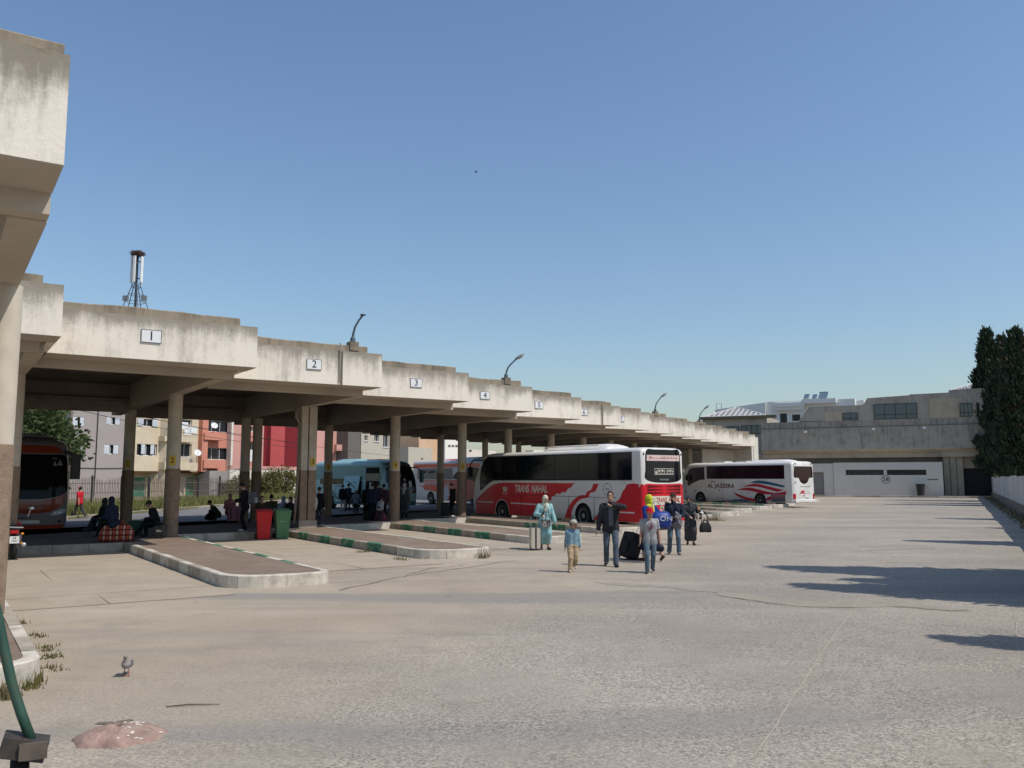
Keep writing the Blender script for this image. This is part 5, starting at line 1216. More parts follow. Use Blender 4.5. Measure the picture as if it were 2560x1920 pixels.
m_sw_r = M('swoosh_red', (.42, .022, .045), rough=.35); m_sw_b = M('swoosh_blue', (.025, .115, .19), rough=.35)
def swoosh(pts, mat): B.side('swoosh', smooth_poly([(p[0] - .35, p[1], *p[2:]) for p in pts], 5), mat, off=.005, th=.004)
swoosh([(4.35, 1.78, 0), (3.9, 1.93), (3.3, 1.96), (2.3, 1.82), (1.15, 1.60, 0), (1.1, 1.52), (1.3, 1.46, 0), (2.3, 1.62), (3.4, 1.74)], m_sw_b)
swoosh([(5.15, 1.46, 0), (4.4, 1.66), (3.6, 1.70), (2.4, 1.48), (1.2, 1.28, 0), (1.8, 1.12, 0), (2.6, 1.30), (3.8, 1.50)], m_sw_r)
swoosh([(5.75, 1.24, 0), (5.0, 1.38), (4.2, 1.40), (3.0, 1.18), (2.1, 1.05), (1.7, 1.08), (.98, 1.18, 0), (1.1, .86), (1.9, .66), (3.0, .42, 0), (2.75, .70, 0), (2.2, .90), (3.2, .95), (4.3, 1.16)], m_sw_r)
swoosh([(6.1, 1.04, 0), (5.6, .70), (4.6, .44), (3.85, .36, 0), (3.9, .55, 0), (4.8, .70), (5.5, .88)], m_sw_r)
swoosh([(4.55, .40, 0), (5.3, .52), (6.6, .40), (8.2, .22 + .10, 0), (7.5, .25 + .08), (6.0, .26 + .08), (4.9, .30)], m_sw_b)
m_dk = M('letter_maroon', (.09, .03, .03), rough=.6)
lettering('AL JAZEERA', t, (8.45, 1.257, 1.52), (-1, 0, 0), UP, .44, m_dk, depth=.004, align='LEFT', sx=1.12, spacing=1.1, bold=.012); lettering('TRANS', t, (8.25, 1.257, 1.86), (-1, 0, 0), UP, .20, m_dk, depth=.002, align='LEFT')
B.side('engine_grille', [(.75, .42), (2.05, .42), (2.05, .98), (.75, .98)], m_frd, off=.004, th=.004)
mb = MB()
for k in range(7): z = .46 + k * .075; mb.box(.78, 2.02, 1.2545, 1.262, z, z + .035)
tag(mb.build('grille_slats', m_lamph, t), kind='stuff')
for x in (4.9, 6.9): B.side('hatch_joint', [(x - .01, .36), (x + .01, .36), (x + .01, 1.40), (x - .01, 1.40)], m_lamph, off=.0045, th=.002)
for x, z in ((4.2, 1.05), (7.2, 1.22), (9.9, 1.1), (5.6, .45), (8.6, .5), (10.9, 1.05)): B.side('catch', [(x - .06, z - .04), (x + .06, z - .04), (x + .06, z + .04), (x - .06, z + .04)], m_rub, off=.007, th=.006)
B.rear('rear_window', smooth_poly([(1.0, 2.95), (.9, 3.0), (-.9, 3.0), (-1.0, 2.95), (-1.05, 2.22), (-.62, 2.16), (-.40, 1.86), (0, 1.72), (.40, 1.86), (.62, 2.16), (1.05, 2.22)], 4), m_wine)
for y0, s_ in ((.9, 1), (-.9, -1)): B.rear('tail_lamp', [(y0 + s_ * .28, .62), (y0 + s_ * .28, 1.0), (y0 + s_ * .05, 1.0), (y0 + s_ * .05, .62)], m_lampr, off=.008)
def rswoosh(pts, mat): B.rear('swoosh', smooth_poly(pts, 4), mat, off=.008)
rswoosh([(.55, 1.10, 0), (.2, 1.24), (-.1, 1.18, 0), (.2, 1.12)], m_sw_r); rswoosh([(.65, .98, 0), (.2, 1.12), (-.2, 1.0, 0), (.2, 1.02)], m_sw_r); rswoosh([(.3, .72, 0), (.1, .9), (-.1, .96, 0), (.1, .82)], m_sw_r); rswoosh([(.1, .78, 0), (-.4, .68), (-.7, .72, 0), (-.3, .64)], m_sw_b)
for yc, z, s_, tx in ((-.1, 1.52, .09, 'SOCIETE TRANS AL JAZEERA'), (-.45, 1.12, .06, 'TRANSPORT'), (-.45, 1.0, .06, 'DE VOYAGEURS')): rear_letters = lettering(tx, t, (B.rx(yc, z) - .010, yc, z), (0, -1, 0), UP, s_, m_lamph, depth=.002)
lettering('28', t, (B.rx(1.0, 1.9) - .03, .98, 1.82), (0, -1, 0), UP, .2, m_lamph, depth=.002)
mb = MB(); mb.rbox(-.14, .02, -1.15, 1.15, .34, .58, .06, 'y'); mb.build('bumper', m_white, t)
mb = MB(); mb.box(-.155, -.141, -.26, .26, .40, .52); mb.build('number_plate', m_dirtyw, t)
for sd in (1, -1):
    for k in range(2): mb = MB(); mb.ball((B.rx(.7, 3.2) - .0, sd * (.85 + .14 * k), 3.2), (.03, .04, .04), 8, 5); mb.build('marker_lamp', m_rub, t, smooth=True)
B.ac(1.0, 4.8, .16); B.hatch(5.0, 6.1); B.hatch(7.3, 8.3)
B.front('windscreen', smooth_poly([(1.1, 1.35), (.6, 1.22), (-.6, 1.22), (-1.1, 1.35), (-1.12, 2.2), (-1.05, 2.95), (-.5, 3.1), (.5, 3.1), (1.05, 2.95), (1.12, 2.2)], 4), m_coachglass)
# open front door standing out from the far corner
mb = MB(); mb.T = Matrix.Translation((11.0, 1.36, 0)) @ Matrix.Rotation(R(8), 4, 'Z'); mb.box(0, .85, 0, .06, .42, 2.9); d_ = mb.build('open_door', m_white, t)
mb = MB(); mb.T = Matrix.Translation((11.0, 1.36, 0)) @ Matrix.Rotation(R(8), 4, 'Z'); mb.box(.08, .77, .062, .07, 1.35, 2.75); mb.build('door_glass', m_coachglass, d_)
B.side('mirror', [(10.5, 1.95), (10.66, 1.95), (10.66, 2.4), (10.5, 2.4)], m_rub, off=.3, th=.14)

# ---------------- dark red and silver coach facing us at the picture's edge
m_dred = M('coach_dark_red', (.26, .040, .014), rough=.3, coat=.4, var=.1, scale=1); m_silver = M('coach_silver', (.21, .185, .18), rough=.35, coat=.3, var=.06)
HEAD3 = Vector((.575, -.818, 0)).normalized(); nose = Vector((-17.5, 31.6, 0))
t = thing('coach', 'dark red and silver coach parked nose first under the canopy, next to the nearest column', 'coach', tuple(nose - HEAD3 * 12), math.atan2(HEAD3.y, HEAD3.x), 'coaches at the station')
B = Bus(t, 12.0, 3.62, m_silver, wheels=(3.2, 9.2), slant=.18, rake=.75, cap=.62, floor=.30)
B.front('windscreen', smooth_poly([(1.16, 1.62), (.6, 1.42), (0, 1.38), (-.6, 1.42), (-1.16, 1.62), (-1.2, 2.2), (-1.14, 2.95), (-.6, 3.02), (.6, 3.02), (1.14, 2.95), (1.2, 2.2)], 4), glass('windscreen_green', (.006, .008, .007), .06, .12))
B.front('top_panel', smooth_poly([(1.0, 3.10), (.6, 3.08), (-.6, 3.08), (-1.0, 3.10), (-.85, 3.30), (-.5, 3.36), (.5, 3.36), (.85, 3.30)], 4), m_dred)
B.front('grille_panel', smooth_poly([(1.12, 1.56), (.6, 1.36), (0, 1.32), (-.6, 1.36), (-1.12, 1.56), (-1.0, 1.12), (-.6, .92), (0, .86), (.6, .92), (1.0, 1.12)], 4), m_dred)
B.front('lower_lip', [(1.1, .30), (1.1, .44), (-1.1, .44), (-1.1, .30)], m_dred, off=.012)
for sd in (1, -1):
    B.front('headlight', smooth_poly([(sd * 1.14, 1.02), (sd * .8, .92), (sd * .62, .78), (sd * .95, .80), (sd * 1.16, .88)], 3), m_clear, off=.012)
    for y, r_ in ((.78, .05), (.95, .06)): mb = MB(); mb.ball((B.fx(y, .87) + .015, sd * y, .875), (.02, r_, r_), 10, 6); mb.build('lamp_bulb', m_enamel, t, smooth=True)
    mb = MB(); mb.lathe([(.06, 0), (.05, .02)], 12, 'x', (B.fx(.95, .56), sd * .95, .56)); mb.build('fog_lamp', m_rub, t)
    mb = MB(); y = sd * 1.30; mb.tube([(11.0, sd * 1.05, 3.08), (11.45, sd * 1.2, 3.12), (11.75, sd * 1.36, 3.0)], [.09, .08, .06], 8); mb.rbox(11.62, 11.86, sd * 1.42 - .17, sd * 1.42 + .17, 2.1, 3.05, .09); mb.build('mirror', M('mirror_shell', (.07, .062, .06), rough=.5), t, smooth=True, angle=40)
B.front('number_plate', [(.30, .50), (.30, .62), (-.30, .62), (-.30, .50)], m_dirtyw, off=.012)
lettering('irizar', t, (B.fx(.05, 1.22) + .012, .10, 1.22), (0, 1, 0), UP, .26, m_silver, depth=.003, shear=.25); lettering('iveco', t, (B.fx(.05, 1.06) + .012, .12, 1.06), (0, 1, 0), UP, .19, m_silver, depth=.003, sx=1.2)
lettering('50', t, (B.fx(.75, 2.85) + .012, .72, 2.85), (0, 1, 0), UP, .16, m_lamph, depth=.002)
B.front('sticker', [(1.02, 2.62), (.92, 2.86), (.80, 2.62)], m_lamph, off=.010); B.front('sticker', [(.80, 2.60), (.74, 2.8), (.66, 2.60)], m_lamph, off=.010)
B.side('window_band', [(.7, 1.75), (10.8, 1.75), (10.75, 3.0), (.7, 3.0)], m_coachglass, sd=1); B.side('livery_red', [(.4, .45), (2.5, .45), (4.5, 1.1), (8.3, 1.55), (11.1, 1.6), (11.1, 1.1), (8, .95), (5.5, .45), (8.4, .45), (8.4, .35), (.4, .35)], m_dred, sd=1, off=.0035)
B.ac(7.4, 11.0, .22, M('pod_dark', (.05, .05, .06), rough=.5)); 
mb = MB(); mb.tube([(10.9, -.85, 3.70), (11.1, 0, 3.74), (10.9, .85, 3.70)], .03, 6); mb.build('roof_rim', m_silver, t)

# ---------------- turquoise midi coach with open hold, behind the platform
m_turq = M('coach_turquoise', (.075, .235, .25), rough=.3, coat=.4, var=.06); m_pturq = M('coach_pale_turquoise', (.24, .42, .43), rough=.35, coat=.3, var=.06); m_teal = M('livery_teal', (.04, .12, .15), rough=.4)
HEAD4 = Vector((.70, -.714, 0)).normalized(); R4 = Vector((-14.3, 62.6, 0))     # tail corner on its right side
left4 = Vector((-HEAD4.y, HEAD4.x, 0)); o4 = R4 + left4 * 1.2
t = thing('coach', 'turquoise midi coach with its luggage hatch raised, behind the waiting people', 'coach', tuple(o4), math.atan2(HEAD4.y, HEAD4.x), 'coaches at the station')
B = Bus(t, 9.2, 3.32, m_pturq, w=1.2, wheels=(2.1, 7.1), slant=.2, rake=.85, cap=.6, floor=.34)
B.side('upper_livery', [(.25, 2.05), (8.3, 2.05), (8.3, 3.0), (.25, 3.0)], m_turq, sd=-1, off=.003)
band = B.side('window_band', [(.8, 1.72), (4.5, 1.72), (4.5, 2.1), (.8, 2.1)], m_coachglass, sd=-1, off=.0065)
for k in range(4): B.side('window_pane', [(.95 + k * .9, 1.76), (1.75 + k * .9, 1.76), (1.75 + k * .9, 2.06), (.95 + k * .9, 2.06)], M('glass_ochre', (.10, .085, .035), rough=.1), sd=-1, off=.009, th=.002, parent=band)
B.side('service_door', [(2.75, .45), (3.55, .45), (3.55, 1.62), (2.75, 1.62)], m_rub, sd=-1, off=.004); B.side('service_door', [(2.80, .50), (3.50, .50), (3.50, 1.57), (2.80, 1.57)], m_pturq, sd=-1, off=.007)
B.side('luggage_hold', [(3.85, .42), (5.95, .42), (5.95, 1.95), (3.85, 1.95)], m_arch, sd=-1, off=.004)
mb = MB(); mb.T = Matrix.Translation((4.05, -1.25, 2.30)) @ Matrix.Rotation(R(-12), 4, 'X'); mb.box(0, 1.85, -.03, 0, -1.15, 0); h_ = mb.build('raised_hatch', m_pturq, t)
mb = MB(); mb.T = Matrix.Translation((4.05, -1.25, 2.30)) @ Matrix.Rotation(R(-12), 4, 'X')
for a, b_, w_ in (((.15, -.3), (1.2, -.62), .05), ((.5, -.42), (1.75, -.95), .07), ((1.0, -.35), (1.6, -.55), .05)):
    dx, dz = b_[0] - a[0], b_[1] - a[1]; ln = math.hypot(dx, dz); nx, nz = -dz / ln * w_, dx / ln * w_; mb.add([(a[0], -.0315, a[1]), (a[0] + dx * .5 + nx, -.0315, a[1] + dz * .5 + nz), (b_[0], -.0315, b_[1]), (a[0] + dx * .5 - nx, -.0315, a[1] + dz * .5 - nz)], [(0, 1, 2, 3)])
mb.build('swoosh', m_teal, h_)
for a, b_, w_ in (((2.7, 1.15), (.9, 1.55), .16), ((3.6, .62), (2.0, 1.1), .1), ((3.4, .95), (1.7, 1.25), .06)):
    dx, dz = b_[0] - a[0], b_[1] - a[1]; ln = math.hypot(dx, dz); nx, nz = -dz / ln * w_, dx / ln * w_; B.side('swoosh', [a, (a[0] + dx * .5 + nx, a[1] + dz * .5 + nz), b_, (a[0] + dx * .5 - nx, a[1] + dz * .5 - nz)], m_teal, sd=-1, off=.009, th=.002)
B.side('door_opening', [(6.35, .45), (8.0, .45), (8.0, 2.85), (6.35, 2.85)], m_arch, sd=-1, off=.005)
B.side('door_pane', [(6.40, 1.95), (7.95, 1.95), (7.95, 2.45), (6.40, 2.45)], M('glass_olive', (.18, .17, .11), rough=.3), sd=-1, off=.012); B.side('door_pane', [(6.85, .62), (7.25, .62), (7.25, 1.85), (6.85, 1.85)], M('pane_pale', (.40, .42, .40), rough=.3), sd=-1, off=.010)
B.side('door_pane', [(6.42, .55), (6.78, .55), (6.78, 1.6), (6.42, 1.6)], m_pturq, sd=-1, off=.010)
for x in (6.33, 8.0): B.side('door_post', [(x, .42), (x + .12, .42), (x + .12, 3.0), (x, 3.0)], m_turq, sd=-1, off=.012)
B.front('windscreen', smooth_poly([(1.08, 1.25), (.5, 1.12), (-.5, 1.12), (-1.08, 1.25), (-1.12, 2.0), (-1.05, 2.82), (-.5, 2.95), (.5, 2.95), (1.05, 2.82), (1.12, 2.0)], 4), glass('windscreen_dark', (.012, .014, .014), .06))
B.front('brow', smooth_poly([(.95, 2.98), (-.95, 2.98), (-.7, 3.16), (.7, 3.16)], 4), M('brow_grey', (.09, .12, .115), rough=.5))
B.front('bumper', [(1.1, .36), (1.1, .62), (-1.1, .62), (-1.1, .36)], m_teal, off=.012)
for sd in (1, -1): B.front('headlight', smooth_poly([(sd * 1.08, .80), (sd * .7, .74), (sd * .6, .66), (sd * 1.08, .66)], 3), m_clear, off=.012)
B.front('paper', [(.35, 1.55), (.35, 1.95), (.60, 1.95), (.60, 1.55)], m_enamel, off=.01); B.front('paper', [(-.2, 2.2), (-.2, 2.5), (-.45, 2.5), (-.45, 2.2)], m_enamel, off=.01); B.front('paper', [(.1, 1.95), (.1, 2.12), (-.03, 2.12), (-.03, 1.95)], m_enamel, off=.01)
for sd in (1, -1):
    mb = MB(); mb.tube([(8.3, sd * 1.0, 2.85), (8.9, sd * 1.2, 2.85), (9.15, sd * 1.35, 2.6)], .04, 6); mb.rbox(9.05, 9.25, sd * 1.38 - .13, sd * 1.38 + .13, 1.85, 2.65, .06); mb.build('mirror', m_teal, t)
B.ac(2.0, 4.6, .16, m_pturq); B.hatch(5.4, 6.8)

# ---------------- orange red coach behind, partly hidden
m_ored = M('coach_orange_red', (.62, .06, .025), rough=.3, coat=.4, var=.05); m_coral = M('livery_coral', (.46, .085, .06), rough=.35, coat=.3); m_greyw = M('coach_grey_white', (.50, .48, .46), rough=.35, coat=.3)
HEAD5 = Vector((.60, -.80, 0)).normalized(); wr = Vector((-6.75, 72.0, 0)); rgt = Vector((HEAD5.y, -HEAD5.x, 0))
o5 = wr - HEAD5 * 3.1 - rgt * 1.25
t = thing('coach', 'orange red and white coach with half hidden JANI VOYAGES lettering, beyond the turquoise one', 'coach', tuple(o5), math.atan2(HEAD5.y, HEAD5.x), 'coaches at the station')
B = Bus(t, 12.0, 3.6, m_greyw, wheels=(3.1, 9.4), slant=.3, rake=.9, cap=.6)
B.side('roof_livery', [(.3, 3.0), (10.4, 3.0), (10.2, 3.3), (.3, 3.3)], m_ored, sd=-1, off=.004)
B.side('window_band', [(.9, 2.05), (6.4, 2.05), (6.4, 2.95), (.9, 2.95)], M('window_grey_film', (.16, .14, .125), rough=.25), sd=-1, off=.004)
for x in (1.3, 2.6, 3.9): B.side('film_flash', [(x, 2.55), (x + .9, 2.55), (x + 1.2, 2.75), (x + .3, 2.72)], m_rub, sd=-1, off=.008, th=.003)
B.side('cab_window', smooth_poly([(6.5, 2.1), (9.0, 2.0), (10.4, 1.7), (10.7, 2.2), (10.2, 2.9), (8.3, 2.95), (7.2, 2.7)], 4), m_coachglass, sd=-1, off=.005)
B.side('livery_coral', [(2.0, 1.15), (5.4, 1.15), (5.2, .5), (5.6, .36), (8.6, .36), (10.6, 1.0), (10.6, 2.0), (2.0, 2.0)], m_coral, sd=-1, off=.004)
B.side('livery_red', smooth_poly([(.4, 1.5, 0), (4.4, 1.5, 0), (4.4, .95, 0), (3.2, 1.1), (2.2, 1.3), (1.2, 1.5)], 4), m_ored, sd=-1, off=.006)
B.side('ragged_edge', [(5.15, 1.15), (5.35, 1.75), (5.5, 1.3), (5.75, 1.9), (5.85, 1.2), (6.0, .8), (5.6, .36), (5.0, .36)], m_greyw, sd=-1, off=.007)
lettering('JANI VOYAGES', t, (1.7, -1.258, 1.74), (1, 0, 0), UP, .5, m_white, depth=.002, sx=.72, align='LEFT')
B.ac(4.0, 6.2, .12, m_ored); B.ac(6.4, 9.4, .22, m_white)
B.front('windscreen', smooth_poly([(1.1, 1.35), (.6, 1.22), (-.6, 1.22), (-1.1, 1.35), (-1.12, 2.2), (-1.05, 2.95), (-.5, 3.1), (.5, 3.1), (1.05, 2.95), (1.12, 2.2)], 4), m_coachglass)
mb = MB(); mb.tube([(10.4, -1.1, 3.0), (11.2, -1.3, 2.9), (11.6, -1.4, 2.2)], [.06, .07, .05], 7); mb.rbox(11.5, 11.75, -1.55, -1.28, 1.5, 2.3, .08); mb.build('mirror', m_greyw, t)
# ================================================================== people
def cloth(name, c, rough=.9, var=.28, scale=9, **k): return M('cloth_' + name, c, rough=rough, var=var, scale=scale, bump=.7, bscale=38, spec=.15, **k)
SKIN = M('skin', (.43, .245, .165), rough=.55, var=.08, scale=20, spec=.35)
SKIN2 = M('skin_light', (.46, .27, .19), rough=.55, var=.08, scale=20, spec=.35)
HAIR = M('hair_dark', (.016, .011, .008), rough=.6, var=.3, scale=60)
EYE = M('eye_dark', (.02, .014, .012), rough=.3); LIP = M('lip', (.22, .075, .065), rough=.5)
SOLE = M('shoe_sole', (.5, .48, .45), rough=.8)
_cl = bpy.data.textures.new('fold_noise', 'CLOUDS'); _cl.noise_scale = .13; _cl.noise_depth = 2
def V3(*a): return Vector(a)
def capsule(mb, p0, r0, p1, r1, n=12):
    p0, p1 = Vector(p0), Vector(p1); d = p1 - p0
    if d.length < 1e-5: d = Vector((0, 0, 1e-4)); p1 = p0 + d
    d.normalize(); x = d.orthogonal().normalized(); y = d.cross(x); rings = []
    for k in range(1, 5): q = R(90 * k / 4); rings.append((p0 - d * r0 * math.cos(q), r0 * math.sin(q)))
    for k in range(0, 4): q = R(90 * k / 4); rings.append((p1 + d * r1 * math.sin(q), r1 * math.cos(q)))
    vs = [p0 - d * r0]; fs = []
    for c, r in rings: vs += [c + (x * math.cos(2 * math.pi * k / n) + y * math.sin(2 * math.pi * k / n)) * r for k in range(n)]
    vs.append(p1 + d * r1); m = len(rings)
    fs += [(0, 1 + (k + 1) % n, 1 + k) for k in range(n)]
    for i in range(m - 1): a = 1 + i * n; fs += [(a + k, a + (k + 1) % n, a + n + (k + 1) % n, a + n + k) for k in range(n)]
    a = 1 + (m - 1) * n; fs += [(a + k, a + (k + 1) % n, len(vs) - 1) for k in range(n)]
    mb.add(vs, fs)
def blob(mb, c, r, rot=None):
    old = mb.T; mb.T = Matrix.Translation(Vector(c)) @ (rot.to_4x4() if rot else Matrix.Identity(4)); mb.ball((0, 0, 0), r, 14, 10); mb.T = old
def fuse(name, mb, mat, parent, voxel, smooth=3, fold=0.0):
    """one continuous skin over overlapping volumes"""
    me = mb.mesh(name, mat); o = bpy.data.objects.new(name, me); COL.objects.link(o)
    m = o.modifiers.new('r', 'REMESH'); m.mode = 'VOXEL'; m.voxel_size = voxel
    if smooth: s = o.modifiers.new('s', 'SMOOTH'); s.factor = .5; s.iterations = smooth
    if fold: d = o.modifiers.new('d', 'DISPLACE'); d.texture = _cl; d.strength = fold; d.mid_level = .5; d.texture_coords = 'LOCAL'
    me2 = evaluated(o); bpy.data.objects.remove(o); bpy.data.meshes.remove(me); me2.name = name
    me2.polygons.foreach_set('use_smooth', [True] * len(me2.polygons))
    return link(name, me2, parent)
def ik(a, t, l1, l2, pole):
    a, t = Vector(a), Vector(t); d = t - a; L = d.length
    if L > (l1 + l2) * .999: t = a + d * ((l1 + l2) * .999 / L); d = t - a; L = d.length
    d.normalize(); c = (l1 * l1 + L * L - l2 * l2) / (2 * l1 * L); h = l1 * math.sqrt(max(0, 1 - c * c)); p = Vector(pole); p = (p - d * p.dot(d)).normalized()
    return a + d * (l1 * c) + p * h, t
class Person:
    def __init__(s, label, loc, heading, h=1.72, voxel=.016, group='people waiting under the canopy', skin=None, head=1.0, pelvis=(0, 0, .93), lean=0.0, side=0.0,
                 hl=(-.27, .03, .80), hr=(.27, .03, .80), fl=(-.10, -.02, .075), fr=(.10, .04, .075), yaw=0.0, nod=0.0, el=None, er=None, kl=(0, 1, .05), kr=(0, 1, .05), toel=(-.03, .17, -.055), toer=(.03, .17, -.055),
                 bulk=1.0, z=0.0, detail=False, face=True, hand='hang'):
        hx, hy = heading; s.k = k = h / 1.75; s.vox = voxel / k; s.detail = detail; s.bulk = bulk
        s.root = thing('person', label, 'person', (loc[0], loc[1], z), math.atan2(-hx, hy), group); s.root.scale = (k, k, k)
        P = V3(*pelvis); sp = V3(side, math.sin(lean), math.cos(lean)).normalized(); fw = V3(0, math.cos(lean), -math.sin(lean))
        s.P, s.sp, s.fw = P, sp, fw
        s.chest = P + sp * .34; s.neck = P + sp * .525; s.shl = P + sp * .455 + V3(-.185, 0, 0); s.shr = P + sp * .455 + V3(.185, 0, 0)
        s.hpl, s.hpr = P + V3(-.092, 0, -.02), P + V3(.092, 0, -.02)
        s.ell, s.wl = ik(s.shl, V3(*hl), .29, .26, el or (-.35, -1, 0)); s.elr, s.wr = ik(s.shr, V3(*hr), .29, .26, er or (.35, -1, 0))
        s.knl, s.anl = ik(s.hpl, V3(*fl), .44, .43, kl); s.knr, s.anr = ik(s.hpr, V3(*fr), .44, .43, kr)
        s.tl, s.tr = s.anl + V3(*toel), s.anr + V3(*toer)
        s.Rh = Matrix.Rotation(yaw, 3, 'Z') @ Matrix.Rotation(-nod, 3, 'X'); s.hc = s.neck + sp * .02 + s.Rh @ V3(0, .025, .145); s.hs = head
        s.skin = skin or SKIN; b = MB(); s.torso(b, 0); s.arm(b, -1, 1, 0); s.arm(b, 1, 1, 0); s.leg(b, -1, 0); s.leg(b, 1, 0)
        for a, t in ((s.anl, s.tl), (s.anr, s.tr)): capsule(b, a + V3(0, -.02, -.03), .036, t + V3(0, 0, .018), .026)
        capsule(b, s.neck - sp * .06, .062, s.hc - s.Rh @ V3(0, .01, .06), .052)
        H = lambda x, y, z: s.hc + s.Rh @ (V3(x, y, z) * head)
        blob(b, H(0, -.005, .015), tuple(v * head for v in (.074, .094, .105)), s.Rh); blob(b, H(0, .028, -.055), tuple(v * head for v in (.055, .062, .062)), s.Rh)
        capsule(b, H(0, .085, .012), .012 * head, H(0, .106, -.022), .016 * head, 8)
        for x in (-.076, .076): blob(b, H(x, -.01, -.005), tuple(v * head for v in (.012, .02, .032)), s.Rh)
        s.hand(b, s.ell, s.wl, -1); s.hand(b, s.elr, s.wr, 1)
        s.body = fuse('body', b, s.skin, s.root, s.vox * (.62 if detail else 1), 2)
        if face:
            for x in (-.031, .031):
                e = MB(); blob(e, H(x, .083, .012), tuple(v * head for v in (.014, .010, .009)), s.Rh); e.build('eye', EYE, s.body, smooth=True)
                e = MB(); capsule(e, H(x * .55, .090, .034), .005 * head, H(x * 1.5, .079, .032), .004 * head, 6); e.build('eyebrow', HAIR, s.body, smooth=True)
            e = MB(); capsule(e, H(-.022, .086, -.062), .006 * head, H(.022, .086, -.062), .006 * head, 6); e.build('mouth', LIP, s.body, smooth=True)
        s.H = H
    def torso(s, b, e, low=0.0, top=True):
        P, sp, k = s.P, s.sp, s.bulk
        for sd in (-1, 1):
            capsule(b, P + V3(sd * .075, 0, -.03 - low), .112 * k + e, P + sp * .14 + V3(sd * .06, .01, 0), .100 * k + e)
            capsule(b, P + sp * .14 + V3(sd * .06, .01, 0), .100 * k + e, P + sp * .36 + V3(sd * .085, .012, 0), .108 * k + e)
            capsule(b, P + sp * .455 + V3(sd * .03, -.01, 0), .062 + e, P + sp * .44 + V3(sd * .165, 0, 0), .060 + e)
            capsule(b, P + sp * .36 + V3(sd * .085, .012, 0), .100 * k + e, P + sp * .43 + V3(sd * .09, 0, 0), .07 + e)
    def arm(s, b, sd, f, e):
        sh, elb, wr = (s.shl, s.ell, s.wl) if sd < 0 else (s.shr, s.elr, s.wr)
        L1 = min(f * 2, 1); capsule(b, sh, .054 + e, sh.lerp(elb, L1), .046 + e - .004 * L1)
        if f > .5: L2 = (f - .5) * 2; capsule(b, elb, .043 + e, elb.lerp(wr, L2), .043 - .013 * L2 + e)
    def leg(s, b, sd, e, f=1.0, flare=0.0):
        hp, kn, an = (s.hpl, s.knl, s.anl) if sd < 0 else (s.hpr, s.knr, s.anr)
        capsule(b, hp, .088 * s.bulk + e, kn, .058 + e); capsule(b, kn, .056 + e, kn.lerp(an, .35 * f) + V3(0, -.015, 0), .055 + e); capsule(b, kn.lerp(an, .35 * f) + V3(0, -.015, 0), .055 + e, kn.lerp(an, f), .037 + e + flare)
    def hand(s, b, elb, wr, sd):
        d = (wr - elb).normalized(); x = d.cross(V3(0, 0, 1)) if abs(d.z) < .8 else V3(0, 1, 0); x = (x - d * x.dot(d)).normalized(); n = d.cross(x)   # x: across the knuckles
        m = wr + d * .075
        for q in (-.022, 0, .022): capsule(b, wr + d * .012 + x * q * .6, .019, m + x * q, .016, 8)
        for i, (q, L) in enumerate(((-.031, .062), (-.010, .074), (.011, .070), (.031, .054))):
            a = m + x * q; mid = a + d * L * .55 + n * (.012 * sd); tip = mid + d * L * .42 + n * (.028 * sd); capsule(b, a, .0095, mid, .0088, 7); capsule(b, mid, .0088, tip, .0075, 7)
        a = wr + d * .03 + x * .026; mid = a + x * .028 + d * .035; capsule(b, a, .013, mid, .010, 7); capsule(b, mid, .010, mid + d * .034 + n * .01 * sd, .008, 7)
    # ---- clothing
    def top(s, name, mat, sleeve=1.0, e=.014, low=.02, fold=.018, collar=False, voxel=None):
        b = MB(); s.torso(b, e, low); s.arm(b, -1, min(sleeve, .97), e); s.arm(b, 1, min(sleeve, .97), e)
        if collar: capsule(b, s.neck - s.sp * .05, .075, s.neck + s.sp * .012, .070)
        return fuse(name, b, mat, s.root, voxel or s.vox, 2, fold)
    def trousers(s, mat, e=.014, f=.99, flare=.012, fold=.016):
        b = MB(); P = s.P
        for sd in (-1, 1): capsule(b, P + V3(sd * .07, 0, -.04), .112 * s.bulk + e * .6, P + s.sp * .06 + V3(sd * .06, 0, 0), .104 * s.bulk + e * .6); s.leg(b, sd, e, f, flare)
        return fuse('trousers', b, mat, s.root, s.vox, 2, fold)
    def robe(s, mat, hem=.12, wide=.17, name='robe', sleeve=.95, e=.022, top=True, front=.04):
        b = MB()
        if top: s.torso(b, e); s.arm(b, -1, sleeve, e + .012); s.arm(b, 1, sleeve, e + .012)
        for sd, an, kn in ((-1, s.anl, s.knl), (1, s.anr, s.knr)):
            c = V3(an.x * .9 + sd * .02, an.y * .8, hem + wide * .6); capsule(b, s.P + V3(sd * .065, 0, .02), .125 + e, V3(kn.x, kn.y * .8, kn.z + .02), .105 + e); capsule(b, V3(kn.x, kn.y * .8, kn.z + .02), .105 + e, c, wide * .62); capsule(b, c, wide * .6, V3(c.x * .4, c.y * .5, c.z), wide * .6)
        return fuse(name, b, mat, s.root, s.vox, 3, .03)
    def shoes(s, mat, h=.0):
        for an, t in ((s.anl, s.tl), (s.anr, s.tr)):
            b = MB(); d = (t - an); d = d.normalized(); capsule(b, an + V3(0, -.025, -.035), .040, an + (t - an) * .45 + V3(0, 0, -.006), .043); capsule(b, an + (t - an) * .45 + V3(0, 0, -.006), .043, t + V3(0, 0, .022), .036); capsule(b, an + V3(0, 0, -.01), .042, an + V3(0, -.02, -.035), .042)
            fuse('shoe', b, mat, s.root, s.vox * .8, 2)
